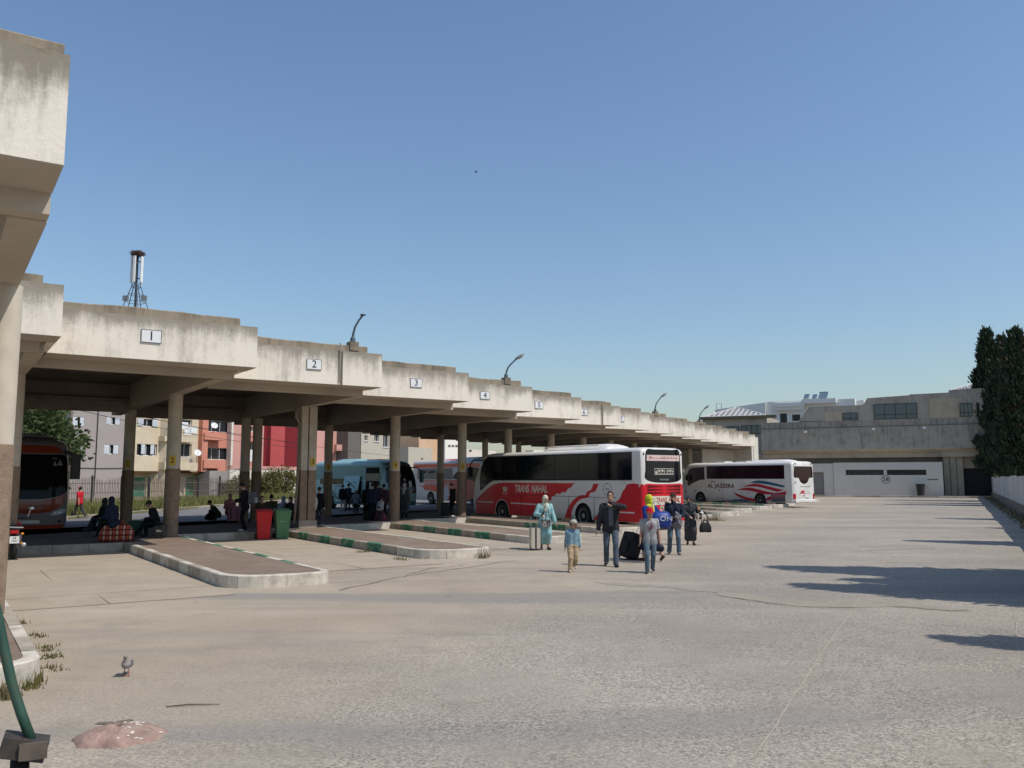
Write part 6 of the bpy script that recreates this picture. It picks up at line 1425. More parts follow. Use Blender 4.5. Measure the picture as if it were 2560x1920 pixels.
    def hair(s, mat=HAIR, long_=False):
        b = MB(); r = s.hs; blob(b, s.H(0, -.020, .034), tuple(v * r for v in (.083, .098, .100)), s.Rh); 
        for x in (-.066, .066): blob(b, s.H(x, -.025, .005), tuple(v * r for v in (.018, .05, .05)), s.Rh)
        if long_: capsule(b, s.H(0, -.07, -.02), .07, s.neck - s.fw * .08 - V3(0, 0, .06), .06)
        return fuse('hair', b, mat, s.root, s.vox * .8, 1, .012)
    def hijab(s, mat, cape=.16, back=.0):
        b = MB(); blob(b, s.H(0, -.022, .020), (.096, .108, .122), s.Rh); blob(b, s.H(0, -.03, -.06), (.085, .09, .08), s.Rh)
        capsule(b, s.H(0, .02, -.115), .062, s.neck - s.sp * .03 + s.fw * .02, .095)
        for sd in (-1, 1): capsule(b, s.neck - s.sp * .03 + V3(sd * .04, 0, 0), .09, s.neck - s.sp * cape * .6 + V3(sd * .12, 0, 0), .085)
        capsule(b, s.neck - s.sp * .04 + s.fw * .04, .09, s.chest + s.fw * .07 + s.sp * (.16 - cape), .095); capsule(b, s.neck - s.sp * .04 - s.fw * .04, .09, s.chest - s.fw * .06 + s.sp * (.14 - cape), .10)
        return fuse('headscarf', b, mat, s.root, s.vox * .8, 2, .014)
    def cap(s, mat, visor=None):
        b = MB(); r = s.hs; blob(b, s.H(0, -.008, .05), tuple(v * r for v in (.084, .103, .082)), s.Rh); o = fuse('cap', b, mat, s.root, s.vox * .7, 1)
        v = MB(); pts = []
        n = 10
        for z, k in ((.040, 0), (.048, 1)):
            for i in range(n + 1): t = math.pi * i / n; pts.append(s.H(.078 * math.cos(t), .060 + .105 * math.sin(t) ** .7, z - .018 * math.sin(t)))
        v.add(pts, [tuple(range(n + 1))[::-1], tuple(range(n + 1, 2 * n + 2))] + [(i, i + 1, n + 2 + i, n + 1 + i) for i in range(n)] + [(n, 0, n + 1, 2 * n + 1)])
        v.build('visor', visor or mat, o); return o
    def at(s, p): return s.root.matrix_basis @ Vector(p)
FAM = 'travellers walking across the lot'
C = {k: cloth(k, v) for k, v in dict(teal=(.24, .42, .43), black=(.012, .012, .014), charcoal=(.035, .035, .038), navy=(.018, .024, .045), jeans=(.085, .112, .140), jeans2=(.10, .145, .185), grey=(.33, .32, .325), sky=(.19, .30, .36), beige=(.42, .31, .19),
     yellow=(.52, .55, .04), blue=(.014, .038, .19), red=(.50, .02, .035), brown=(.06, .035, .025), white=(.62, .62, .60), olive=(.055, .055, .028), green=(.03, .05, .028), pink=(.28, .12, .12), greyblue=(.18, .22, .28), cream=(.50, .44, .36), darkgrey=(.055, .055, .062), plum=(.06, .035, .05), scarfw=(.55, .55, .46)).items()}
GREYSHOE = cloth('shoe_grey', (.30, .29, .28)); DKSHOE = cloth('shoe_dark', (.05, .05, .055))

# man in the dark jacket, smiling, one arm folded across
p = Person('smiling man in open dark jacket and faded jeans, one elbow raised, before the red coach', (2.44, 21.5), (-.06, -1), 1.84, .010, FAM, SKIN, .95, hl=(-.05, .20, 1.40), el=(-1, .15, -.10), hr=(.30, .06, .84), fl=(-.095, .20, .075), fr=(.10, -.16, .10), toer=(.03, .15, -.075), yaw=-.15, nod=.05, detail=True, kl=(-.1, 1, 0), kr=(.1, 1, 0))
p.trousers(C['jeans'], .012, .99, .016); p.top('shirt', C['darkgrey'], .3, .012, .06); j = p.top('jacket', C['charcoal'], 1, .024, .05, .024, True); p.hair(); p.shoes(DKSHOE)
mb = MB(); c_ = p.chest + V3(0, .155, -.02)
mb.rbox(-.055, .055, c_.y - .045, c_.y - .012, p.P.z - .01, p.P.z + .44, .015, 'y'); mb.build('shirt_front', cloth('shirt_grey', (.11, .115, .13)), p.root)
mb = MB()
for z in (.06, .15, .24, .33): mb.ball((.0, c_.y - .010, p.P.z + z), (.008, .006, .008), 6, 4)
tag(mb.build('buttons', C['grey'], p.root), kind='stuff')
mb = MB(); mb.ball(tuple(p.H(0, .086, -.062)), (.020, .008, .006), 8, 4); mb.build('teeth', C['white'], p.root, smooth=True)
# boy with the beige cap
p = Person('small boy in a beige cap, blue sweater and sand cargo trousers, glancing sideways', (1.40, 20.14), (.05, -1), 1.17, .010, FAM, SKIN, 1.42, hl=(-.25, .05, .80), hr=(.26, -.02, .80), fl=(-.10, -.26, .22), fr=(.10, .08, .075), toel=(-.02, .11, -.13), yaw=.75, nod=.1, bulk=1.12, detail=True)
p.trousers(C['beige'], .026, .97, .02, .03); p.top('sweater', C['sky'], 1, .013, .0, .024, True); p.hair(); p.cap(cloth('cap_beige', (.46, .42, .36)), cloth('visor_brown', (.16, .12, .10))); p.shoes(C['cream'])
# boy with the red cap
p = Person('boy in red cap, grey printed t-shirt and blue jeans striding ahead of the yellow scarf', (3.16, 19.97), (-.10, -1), 1.48, .010, FAM, SKIN, 1.16, hl=(-.27, -.05, .80), hr=(.27, .06, .80), fl=(-.07, -.20, .12), fr=(.09, .12, .075), toel=(-.02, .15, -.075), yaw=.12, nod=.18, detail=True)
p.trousers(C['jeans2'], .012, .99, .012); p.top('t_shirt', C['grey'], .36, .016, .08, .016); p.hair(); p.cap(C['red']); p.shoes(DKSHOE)
mb = MB(); rg = np.random.default_rng(5)
for k in range(16): x, z = rg.normal(0, .045), rg.normal(0, .05); y = p.chest.y + .148 - abs(x) * .25; mb.ball((x, y, p.chest.z - .02 + z), (.02, .010, .014), 6, 4)
tag(mb.build('shirt_print', cloth('print', (.20, .06, .06)), p.root), kind='stuff')
# woman in pale turquoise
pw = Person('woman in pale turquoise robe and flowered white headscarf looking at her phone', (.99, 26.37), (.20, -1), 1.64, .011, FAM, SKIN2, 1.0, hr=(.16, .26, 1.10), er=(.7, -.6, -.3), hl=(-.34, .10, .80), fl=(-.10, .06, .075), fr=(.09, -.08, .085), yaw=.25, nod=.25, detail=True)
pw.robe(C['teal'], .16, .15); pw.hijab(cloth('scarf_flower', (.55, .55, .46), dirt=(.25, .33, .08), dirtamt=.9, dscale=9)); pw.shoes(DKSHOE)
# woman with the yellow scarf, seen from behind
py_ = Person('woman with bright yellow headscarf and blue jacket walking away with a black trolley case', (3.60, 22.7), (-.62, .78), 1.72, .011, FAM, SKIN, 1.0, hl=(-.34, -.18, .86), hr=(.26, .10, 1.0), fl=(-.09, .16, .075), fr=(.10, -.34, .17), toer=(.02, .09, -.14), yaw=.3, nod=.1, detail=True)
py_.robe(C['navy'], .26, .15, 'skirt', top=False); py_.top('jacket', C['blue'], 1, .026, .06, .026); py_.hijab(C['yellow'], .20); py_.shoes(C['brown'])
# man with the brown cap
pm_ = Person('man in brown cap, navy sweater and jeans carrying a grey bundle on his arm', (4.60, 24.73), (-.16, -1), 1.73, .011, FAM, SKIN, 1.0, hl=(-.10, .24, 1.06), el=(-.7, -.6, -.3), hr=(.28, .05, .84), fl=(-.13, .10, .075), fr=(.14, -.07, .08), yaw=-.45, nod=.0, detail=True)
pm_.trousers(C['jeans2'], .014, .99, .016); pm_.top('sweater', C['navy'], 1, .020, .04, .022, True); pm_.hair(); pm_.cap(C['brown']); pm_.shoes(GREYSHOE)
mb = MB(); capsule(mb, pm_.H(0, .075, -.07), .032, pm_.H(0, .05, -.095), .04); fuse('beard', mb, HAIR, pm_.root, .008, 1)
# woman in dark clothes carrying a baby
pd = Person('woman in dark grey veil and long dress carrying a baby', (5.78, 28.2), (-.10, -1), 1.58, .012, FAM, SKIN, 1.0, hl=(-.20, .24, 1.06), el=(-.6, -.7, -.2), hr=(.05, .26, 1.02), er=(.7, -.6, -.2), fl=(-.09, .08, .075), fr=(.10, -.1, .08), detail=False, yaw=-.5)
pd.robe(C['darkgrey'], .13, .17); pd.hijab(C['darkgrey'], .2); pd.shoes(C['brown'])
pb = Person('baby in white sleeves and dark waistcoat held on the veiled woman\'s arm', (6.02, 28.0), (-.55, -.8), .72, .010, FAM, SKIN2, 1.75, pelvis=(0, 0, .60), hl=(-.22, .28, .95), hr=(.22, .25, .92), fl=(-.12, .42, .38), fr=(.12, .42, .38), toel=(-.02, .12, .02), toer=(.02, .12, .02), z=.66, bulk=1.25)
pb.trousers(C['cream'], .02); pb.top('shirt', C['white'], 1, .02, .0); b = MB(); pb.torso(b, .034); fuse('waistcoat', b, C['black'], pb.root, .014, 2); pb.hair(cloth('hair_brown', (.12, .07, .04)))

# ---------------- people further off
def walker(label, px, py, heading, h, z, top_, legs, shoes=DKSHOE, scarf=None, cap=None, hair=True, coat=False, hem=.3, sleeve=1.0, lowcoat=.05, **kw):
    g = G(px, py, z); p = Person(label, (g.x, g.y), heading, h, kw.pop('voxel', .018), kw.pop('group', 'people waiting under the canopy'), z=z, face=False, **kw)
    if coat: p.robe(top_, hem, .15)
    else: p.trousers(legs); p.top('jacket', top_, sleeve, .02, lowcoat)
    if coat and legs is not top_: p.trousers(legs)
    if scarf: p.hijab(scarf)
    elif hair: p.hair()
    if cap: p.cap(cap)
    p.shoes(shoes); return p
PZ = KH - .012
STRIDE = dict(fl=(-.08, .30, .075), fr=(.09, -.36, .15), toer=(.02, .12, -.11), hl=(-.27, -.16, .84), hr=(.27, .20, .86))
walker('man in red t-shirt, orange cap and grey trousers striding along the street kerb', 197, 1297, (-.97, .2), 1.72, 0, C['red'], C['darkgrey'], C['white'], cap=cloth('cap_orange', (.5, .14, .08)), sleeve=.4, group='people walking behind the station', **STRIDE)
SIT = dict(pelvis=(0, 0, .50), fl=(-.10, .52, .075), fr=(.12, .40, .075), hl=(-.16, .36, .62), hr=(.16, .34, .60), lean=.25)
walker('person in navy blue hood sitting on the plaid bag with back to the column', 283, 1344, (-.95, .3), 1.66, PZ + .12, C['navy'], C['black'], scarf=C['navy'], **SIT)
walker('person in black with a white sleeve sitting with legs stretched, beside the navy hood', 262, 1335, (-.98, .1), 1.68, PZ - .05, C['black'], C['charcoal'], scarf=C['charcoal'], **{**SIT, 'fl': (-.1, .62, .2), 'fr': (.12, .55, .2), 'lean': .1})
walker('person in black hooded coat sitting on a case against the number two column', 391, 1342, (-.97, -.1), 1.66, PZ, C['black'], C['black'], cap=C['olive'], **{**SIT, 'fl': (-.08, .70, .08), 'fr': (.12, .38, .08), 'lean': .38, 'nod': .5})
walker('standing man in black with grey rucksack looking down, next to the red bin', 612, 1329, (-.94, -.15), 1.78, PZ, C['black'], C['black'], M('trainer_white', (.5, .5, .5)), **dict(lean=.10, nod=.5, hl=(-.15, .34, 1.05), hr=(.18, .36, 1.1)))
walker('crouching person in dark green on the platform edge, leftmost of the seated group', 547, 1303, (-.9, -.3), 1.62, PZ, C['green'], C['black'], C['white'], **{**SIT, 'pelvis': (0, 0, .36), 'lean': .75, 'nod': .4})
walker('woman in dusky pink clothes sitting by a pink suitcase', 572, 1304, (.5, -.85), 1.64, PZ, C['pink'], C['pink'], scarf=C['pink'], **SIT)
walker('dark haired person in brown sitting behind the red bin', 652, 1318, (.4, -.9), 1.66, PZ, C['brown'], C['black'], **SIT)
walker('person in olive jacket sitting between the two bins, hair tied up', 677, 1314, (-.3, .95), 1.70, PZ, C['olive'], C['black'], **SIT)
walker('person in grey blue hooded top sitting behind the green bin', 710, 1318, (-.6, .8), 1.62, PZ, C['greyblue'], C['jeans'], scarf=C['greyblue'], **SIT)
walker('person in black leaning by the double column, behind the green bin', 728, 1319, (-.2, -.95), 1.60, PZ, C['black'], C['black'], scarf=C['black'], **SIT)
walker('man in dark clothes with a white bag under his arm beyond the double column', 795, 1314, (.25, .95), 1.56, PZ, C['black'], C['darkgrey'], GREYSHOE, cap=C['black'], lean=.08)
GP = 'people gathered at the turquoise coach'
walker('man in black waistcoat and grey trousers facing the open luggage hold', 856, 1278, (.2, .97), 1.74, 0, C['black'], C['grey'], C['brown'], group=GP)
walker('man in dark sweater leaning into the luggage hold, partly behind the waistcoat', 868, 1276, (.5, .85), 1.80, 0, C['navy'], C['charcoal'], group=GP, lean=.15)
walker('child in grey sweater with arms held out before the luggage hold', 889, 1284, (.1, .98), 1.42, 0, C['greyblue'], C['charcoal'], group=GP, hl=(-.40, .06, .86), hr=(.40, .06, .86))
walker('woman in long black veil, at the front of the queue beside the coach door', 917, 1300, (.3, .95), 1.64, PZ, C['black'], C['black'], scarf=C['black'], coat=True, hem=.14, group=GP)
walker('man in navy jacket seen from behind, queueing between the veiled woman and the column', 930, 1301, (.1, .98), 1.70, PZ, C['navy'], C['black'], group=GP)
walker('man in grey shirt standing deeper in the queue by the coach door', 944, 1292, (.1, .98), 1.72, PZ, C['darkgrey'], C['charcoal'], group=GP)
walker('person in white hat and black coat, half hidden by the round column', 958, 1300, (-.4, .9), 1.66, PZ, C['plum'], C['black'], cap=C['white'], group=GP)
walker('child in pale grey top bending over the bags in the queue', 948, 1303, (.4, .9), 1.10, PZ, C['grey'], C['charcoal'], group=GP, lean=.4, head=1.3)
walker('woman in white headscarf and grey coat over a long dark skirt, past the round column', 1010, 1295, (.3, .9), 1.68, PZ, C['darkgrey'], C['black'], scarf=C['grey'], coat=True, hem=.20, group=GP)
walker('man in black jacket looking down, standing alone with a black case near the red nose', 1133, 1292, (-.75, -.5), 1.68, PZ, C['black'], C['black'], C['white'], nod=.45, lean=.06)
# ================================================================== bags, bins and small things
m_bkp = M('bag_black', (.014, .014, .015), rough=.75, var=.3, scale=10, bump=.4, bscale=30); m_chrome = M('handle_steel', (.55, .55, .56), rough=.3, metal=.8)
m_champ = M('case_champagne', (.52, .46, .38), rough=.35, var=.05); m_plast = M('plastic_black', (.02, .02, .02), rough=.5)
def trolley(label, p, rz, w, d, h, mat, tilt=0.0, hand=None, band=None, group='suitcases', soft=False, z=0.0):
    t = thing('suitcase', label, 'suitcase', (p[0], p[1], z), rz, group); t.rotation_euler = (tilt, 0, rz)
    mb = MB(); mb.rbox(-w / 2, w / 2, -d / 2, d / 2, .06, .06 + h, .045, 'y', 4); mb.build('shell', mat, t, smooth=True, angle=40)
    if band: mb = MB(); mb.rbox(-.022, .022, -d / 2 - .006, d / 2 + .006, .055, .066 + h, .02, 'y', 3); mb.build('strap', band, t)
    else:
        for x in (-w * .28, w * .28): mb = MB(); mb.rbox(x - .02, x + .02, -d / 2 - .012, -d / 2 + .01, .12, h - .02, .01, 'y'); mb.build('rib', m_plast, t)
        if soft: mb = MB(); mb.rbox(-w * .36, w * .36, -d / 2 - .05, -d / 2 + .002, .14, .06 + h * .62, .05, 'y', 3); mb.build('pocket', mat, t)
    for x in (-w * .38, w * .38):
        for y in (-d * .36, d * .36): mb = MB(); mb.lathe([(.03, -.014), (.03, .014)], 12, 'x', (x, y, .03)); mb.build('wheel', m_plast, t)
    if hand:
        mb = MB()
        for x in (-.10, .10): mb.tube([(x, d * .38, h), (x, d * .38, hand - .02)], .009, 6)
        mb.build('pull_handle', m_chrome, t); mb = MB(); mb.tube([(-.11, d * .38, hand), (.11, d * .38, hand)], .016, 7); mb.build('grip', m_plast, t)
    return t
g_ = G(1337, 1375); trolley('cream hard shell suitcase with dark strap, held by the turquoise robed woman', g_, .15, .27, .42, .60, m_champ, band=m_plast, hand=1.02)
g_ = G(1576, 1399); trolley('black soft trolley case tilted on its wheels behind the woman in yellow scarf', (g_.x - .10, g_.y), -1.15, .52, .34, .66, m_bkp, tilt=-.36, hand=1.12, soft=True)
g_ = G(586, 1305, PZ); trolley('pink suitcase standing among the seated people', g_, .2, .5, .3, .62, M('case_pink', (.26, .10, .13), rough=.5), z=PZ)
g_ = G(1113, 1293, PZ); trolley('black suitcase beside the man standing alone under the canopy', g_, .3, .42, .28, .66, m_bkp, z=PZ, soft=True)
g_ = G(399, 1346, PZ); trolley('small dark case with pale lettering under the person at the number two column', g_, .1, .3, .3, .34, m_bkp, z=PZ)
lettering('TEAM', t := bpy.data.objects['suitcase.004'], (0, -.158, .24), (1, 0, 0), UP, .09, m_dirtyw, depth=.002)
def bag(name, label, p, rz, w, d, h, mat, group='bags', z=0.0, sag=.8, handles=True, cat='bag'):
    t = thing(name, label, cat, (p[0], p[1], z), rz, group)
    mb = MB(); n = 20; vs = []; fs = []
    for zz, q in ((0, .92), (.06, 1), (.5, 1.0), (.85, sag), (1, sag * .72)):
        for k in range(n):
            a_ = 2 * math.pi * k / n; c, s_ = math.cos(a_), math.sin(a_); vs.append((w / 2 * q * math.copysign(abs(c) ** .5, c), d / 2 * q * math.copysign(abs(s_) ** .5, s_), h * zz + .012 * math.sin(k * 2.3 + zz * 7)))
    for i in range(4): fs += [(i * n + k, i * n + (k + 1) % n, (i + 1) * n + (k + 1) % n, (i + 1) * n + k) for k in range(n)]
    fs += [tuple(range(n))[::-1], tuple(range(4 * n, 5 * n))]; mb.add(vs, fs); mb.build('body', mat, t, smooth=True, angle=60)
    if handles:
        for y in (-d * .22, d * .22): mb = MB(); mb.tube([(-w * .2, y, h * .95), (-w * .16, y * .6, h * 1.22), (w * .16, y * .6, h * 1.22), (w * .2, y, h * .95)], .014, 6); mb.build('handle', mat, t, smooth=True)
    return t
def plaid():
    m = M('plaid_weave', (.42, .10, .045), rough=.7, var=.1); nt = m.node_tree; L = nt.links; b = nt.nodes['Principled BSDF']
    tc = _n(nt, 'ShaderNodeTexCoord'); mp = _n(nt, 'ShaderNodeMapping'); mp.inputs['Scale'].default_value = (1, 1, 1); L.new(tc.outputs['Object'], mp.inputs[0]); sx = _n(nt, 'ShaderNodeSeparateXYZ'); L.new(mp.outputs[0], sx.inputs[0])
    def stripe(o, f, th):
        a = _n(nt, 'ShaderNodeMath', operation='MULTIPLY'); L.new(o, a.inputs[0]); a.inputs[1].default_value = f; s_ = _n(nt, 'ShaderNodeMath', operation='SINE'); L.new(a.outputs[0], s_.inputs[0]); g = _n(nt, 'ShaderNodeMath', operation='GREATER_THAN'); L.new(s_.outputs[0], g.inputs[0]); g.inputs[1].default_value = th; return g.outputs[0]
    x1, z1 = stripe(sx.outputs['X'], 34, .45), stripe(sx.outputs['Z'], 40, .45); x2 = stripe(sx.outputs['X'], 68, .8)
    m1 = _n(nt, 'ShaderNodeMix', data_type='RGBA'); L.new(x1, m1.inputs['Factor']); m1.inputs['A'].default_value = (.40, .075, .03, 1); m1.inputs['B'].default_value = (.52, .36, .26, 1)
    m2 = _n(nt, 'ShaderNodeMix', data_type='RGBA', blend_type='MULTIPLY'); L.new(z1, m2.inputs['Factor']); L.new(m1.outputs['Result'], m2.inputs['A']); m2.inputs['B'].default_value = (.35, .2, .16, 1)
    m3 = _n(nt, 'ShaderNodeMix', data_type='RGBA'); L.new(x2, m3.inputs['Factor']); L.new(m2.outputs['Result'], m3.inputs['A']); m3.inputs['B'].default_value = (.09, .012, .012, 1); L.new(m3.outputs['Result'], b.inputs['Base Color']); return m
g_ = G(285, 1354, PZ); bag('plaid_bag', 'big red and white plaid woven bag on the platform edge', (g_.x, g_.y + .15), .25, .98, .5, .52, plaid(), z=PZ)
g_ = G(318, 1340, PZ); mb_t = thing('crate', 'dark green plastic crate behind the plaid bag', 'crate', (g_.x + .1, g_.y + .35, PZ), .2); mb = MB(); mb.rbox(-.2, .2, -.16, .16, 0, .46, .03); mb.build('body', M('crate_green', (.02, .075, .04), rough=.6), mb_t); mb = MB(); mb.rbox(-.215, .215, -.175, .175, .462, .49, .03); mb.build('rim', M('crate_green'  , (.02, .075, .04)), mb_t)
g_ = G(921, 1300, PZ); bag('bag', 'black holdall on the floor at the feet of the queue', g_, .3, .5, .34, .45, m_bkp, z=PZ)
g_ = G(952, 1302, PZ); bag('bag', 'dark red striped bag by the round column at the queue', g_, .1, .5, .3, .36, M('bag_red', (.16, .03, .05), rough=.8), z=PZ)
g_ = G(527, 1300, PZ); bag('bag', 'black bag on the ground before the crouching person in green', g_, .0, .5, .4, .3, m_bkp, z=PZ)
# white parcel under the man's arm, grey rucksack on the standing man
g_ = G(789, 1314, PZ); q = thing('bag', 'white rounded bag under the arm of the man beyond the double column', 'bag', (g_.x - .02, g_.y - .05, PZ + .62), .3, 'bags'); mb = MB(); mb.ball((0, 0, .28), (.10, .13, .28), 14, 9); mb.build('body', C['white'], q, smooth=True); mb = MB(); mb.tube([(0, 0, .54), (.1, .03, .72), (.18, .03, .6)], .012, 6); mb.build('strap', C['white'], q)
g_ = G(625, 1329, PZ); q = thing('rucksack', 'grey rucksack on the back of the standing man in black', 'rucksack', (g_.x + .06, g_.y, PZ + .98), 0, 'bags'); mb = MB(); mb.rbox(-.12, .10, -.15, .15, 0, .44, .07, 'x', 4); mb.build('body', M('pack_grey', (.10, .11, .125), rough=.8), q, smooth=True, angle=50); mb = MB(); mb.rbox(.09, .15, -.11, .11, .04, .24, .04, 'x', 3); mb.build('pocket', M('pack_pale', (.30, .31, .32), rough=.8), q)
# handbag, phone of the turquoise woman; blue shopper; bundle; handbag of the veiled woman
o = pw.at((.02, .24, .86)); q = thing('handbag', 'black and white patterned handbag hanging before the turquoise robe', 'handbag', tuple(o), pw.root.rotation_euler.z, 'bags')
mb = MB(); mb.rbox(-.14, .14, -.05, .05, -.12, .10, .04, 'y', 3); mb.build('body', M('bag_pattern', (.05, .05, .05), rough=.6, dirt=(.75, .74, .7), dirtamt=1.0, dscale=14), q); mb = MB(); mb.tube([(-.12, 0, .1), (-.10, -.05, .35), (-.02, -.08, .56), (.06, -.05, .35), (.12, 0, .1)], .010, 6); mb.build('strap', m_bkp, q)
o = pw.wr; o = pw.at((o.x - .01, o.y + .10, o.z + .06)); q = thing('phone', 'dark phone in the raised hand of the turquoise robed woman', 'phone', tuple(o), pw.root.rotation_euler.z); q.rotation_euler = (R(-40), 0, q.rotation_euler.z + .4); mb = MB(); mb.rbox(-.038, .038, -.005, .005, -.075, .075, .01, 'y'); mb.build('body', m_plast, q); mb = MB(); mb.box(-.034, .034, -.0065, -.0052, -.068, .068); mb.build('screen', g_dark, q)
o = py_.at((.34, -.06, .82)); q = thing('shopper_bag', 'big blue shopping bag with white lettering on the shoulder of the woman in yellow scarf', 'bag', (3.80, 22.2, .88), .12, 'bags')
mb = MB(); n = 20; vs = []; fs = []
for zz, w_, d_ in ((0, .20, .12), (.05, .25, .16), (.22, .28, .17), (.36, .24, .12), (.42, .17, .05)):
    vs += [(w_ * math.copysign(abs(math.cos(2 * math.pi * k / n)) ** .7, math.cos(2 * math.pi * k / n)), d_ * math.sin(2 * math.pi * k / n), zz) for k in range(n)]
for i in range(4): fs += [(i * n + k, i * n + (k + 1) % n, (i + 1) * n + (k + 1) % n, (i + 1) * n + k) for k in range(n)]
fs += [tuple(range(n))[::-1], tuple(range(4 * n, 5 * n))]; mb.add(vs, fs); mb.build('body', M('shopper_blue', (.018, .045, .22), rough=.45, var=.15), q, smooth=True, angle=60)
lettering('ON', q, (.09, -.172, .24), (1, 0, 0), UP, .17, C['white'], depth=.006, sx=1.25); mb = MB(); mb.tube([(-.2, 0, .4), (-.22, .02, .58), (-.12, .05, .70), (.05, .03, .55), (.1, 0, .4)], .016, 6); mb.build('strap', C['cream'], q, smooth=True)
o = pm_.wl; o = pm_.at((o.x + .02, o.y + .05, o.z - .08)); q = thing('bundle', 'grey bundle of soft things hugged by the man in the brown cap', 'bundle', tuple(o), pm_.root.rotation_euler.z)
rg = np.random.default_rng(9); mb = MB()
for k in range(11): capsule(mb, (rg.normal(0, .09), rg.normal(.02, .03), rg.normal(-.03, .10)), .05, (rg.normal(0, .10), rg.normal(.02, .03), rg.normal(-.03, .10)), .045, 8)
fuse('body', mb, cloth('bundle_grey', (.16, .15, .16)), q, .011, 1, .03)
o = pm_.wr; o = pm_.at((o.x - .02, o.y + .05, o.z - .02)); q = thing('parcel', 'small bright pink packet in the hand of the man in the brown cap', 'packet', tuple(o), .3); mb = MB(); mb.rbox(-.05, .05, -.03, .03, -.06, .12, .015, 'y'); mb.build('body', M('packet_pink', (.7, .03, .10), rough=.5), q)
q = bag('handbag', 'black handbag hanging from the veiled woman\'s arm', (6.22, 28.0), .3, .40, .16, .30, m_bkp, z=.42, cat='handbag'); mb = MB(); mb.tube([(-.12, 0, .28), (-.16, .02, .55), (-.02, .05, .66), (.1, .02, .5), (.12, 0, .28)], .014, 6); mb.build('strap', m_bkp, q)
o = p_ = None
# ---------------- wheeled bins
def wheelie(label, px, py, mat, rz):
    g = G(px, py); t = thing('wheelie_bin', label, 'bin', (g.x, g.y, 0), rz, 'wheeled bins by the platform kerb')
    mb = MB(); 
    def ring(w, d0, d1, z): return [(-w, d0, z), (w, d0, z), (w, d1, z), (-w, d1, z)]
    vs = ring(.205, -.20, .22, .03) + ring(.225, -.235, .25, .45) + ring(.265, -.31, .30, .96) + ring(.285, -.33, .32, .965) + ring(.285, -.33, .32, 1.0) + ring(.25, -.295, .285, 1.0) + ring(.22, -.24, .24, .6)
    fs = [(3, 2, 1, 0)] + [(i * 4 + k, i * 4 + (k + 1) % 4, i * 4 + 4 + (k + 1) % 4, i * 4 + 4 + k) for i in range(6) for k in range(4)] + [(24, 25, 26, 27)]
    mb.add(vs, fs); o = mb.build('body', mat, t)
    bv = o.modifiers.new('bevel', 'BEVEL'); bv.width = .014; bv.segments = 2; bv.limit_method = 'ANGLE'
    mb = MB(); mb.T = Matrix.Translation((0, .33, 1.03)) @ Matrix.Rotation(R(6), 4, 'X'); mb.rbox(-.28, .28, -.64, .02, 0, .022, .05); mb.rbox(-.20, .20, -.52, -.08, .022, .045, .05); mb.build('lid', mat, t)
    mb = MB(); mb.tube([(-.2, .36, 1.0), (-.2, .42, 1.03), (.2, .42, 1.03), (.2, .36, 1.0)], .016, 7); mb.build('handle', mat, t)
    mb = MB(); mb.rbox(-.13, .13, -.262, -.235, .60, .84, .05, 'y'); mb.T = None; mb.build('front_panel', mat, t)
    for x in (-.24, .24): mb = MB(); mb.lathe([(.04, -.025), (.10, -.025), (.10, .025), (.04, .025)], 16, 'x', (x, .26, .10)); mb.build('wheel', m_plast, t)
    return t
m_bred2 = M('bin_red', (.52, .014, .020), rough=.42, var=.06, dirt=(.35, .05, .04), dirtamt=.4, dscale=4); m_bgreen = M('bin_green', (.085, .22, .095), rough=.45, var=.08, dirt=(.22, .32, .2), dirtamt=.5, dscale=5)
wheelie('bright red wheeled bin standing at the kerb', 658, 1349.5, m_bred2, .35); wheelie('green wheeled bin with a faded print, close beside the double column', 704, 1347, m_bgreen, .42)
q = bpy.data.objects['wheelie_bin.001']; mb = MB()
for z, w_ in ((.80, .06), (.74, .10), (.62, .12)): mb.box(-w_, w_, -.268, -.2635, z, z + .018)
mb.build('print', M('print_pale', (.36, .5, .36), rough=.7), q)
# ---------------- motorbike half behind the nearest column
g_ = G(29, 1402); mo_ = thing('motorbike', 'parked motorbike with white number plate and red tail lamp, behind the nearest column', 'motorbike', (g_.x + .02, g_.y, 0), .50)
def mk(name, mat, f, **k): mb = MB(); f(mb); return mb.build(name, mat, mo_, **k)
for y in (.30, 1.58): w_ = mk('wheel', m_tyre, lambda b: b.lathe([(.22, -.05), (.28, -.06), (.305, 0), (.28, .06), (.22, .05)], 26, 'x', (0, y, .305)), smooth=True); mb = MB(); mb.lathe([(.05, -.04), (.22, -.03), (.22, .03), (.05, .04)], 20, 'x', (0, y, .305)); mb.build('rim', m_rim, w_)
mk('seat', m_bkp, lambda b: b.rbox(-.12, .12, -.05, .72, .80, .90, .05)); mk('tail_fairing', m_bred2, lambda b: b.rbox(-.10, .10, -.12, .35, .70, .795, .03)); mk('rear_mudguard', m_plast, lambda b: b.tube([(0, .3, .64), (0, .02, .60), (0, -.10, .48)], [.08, .08, .06], 8))
mk('fuel_tank', m_bred2, lambda b: b.ball((0, .98, .86), (.14, .26, .13), 12, 8), smooth=True); mk('engine', m_rim, lambda b: b.rbox(-.17, .17, .72, 1.12, .28, .62, .05)); mk('frame', m_plast, lambda b: b.tube([(0, .1, .72), (0, .6, .70), (0, 1.2, .80), (0, 1.35, .95)], .035, 8))
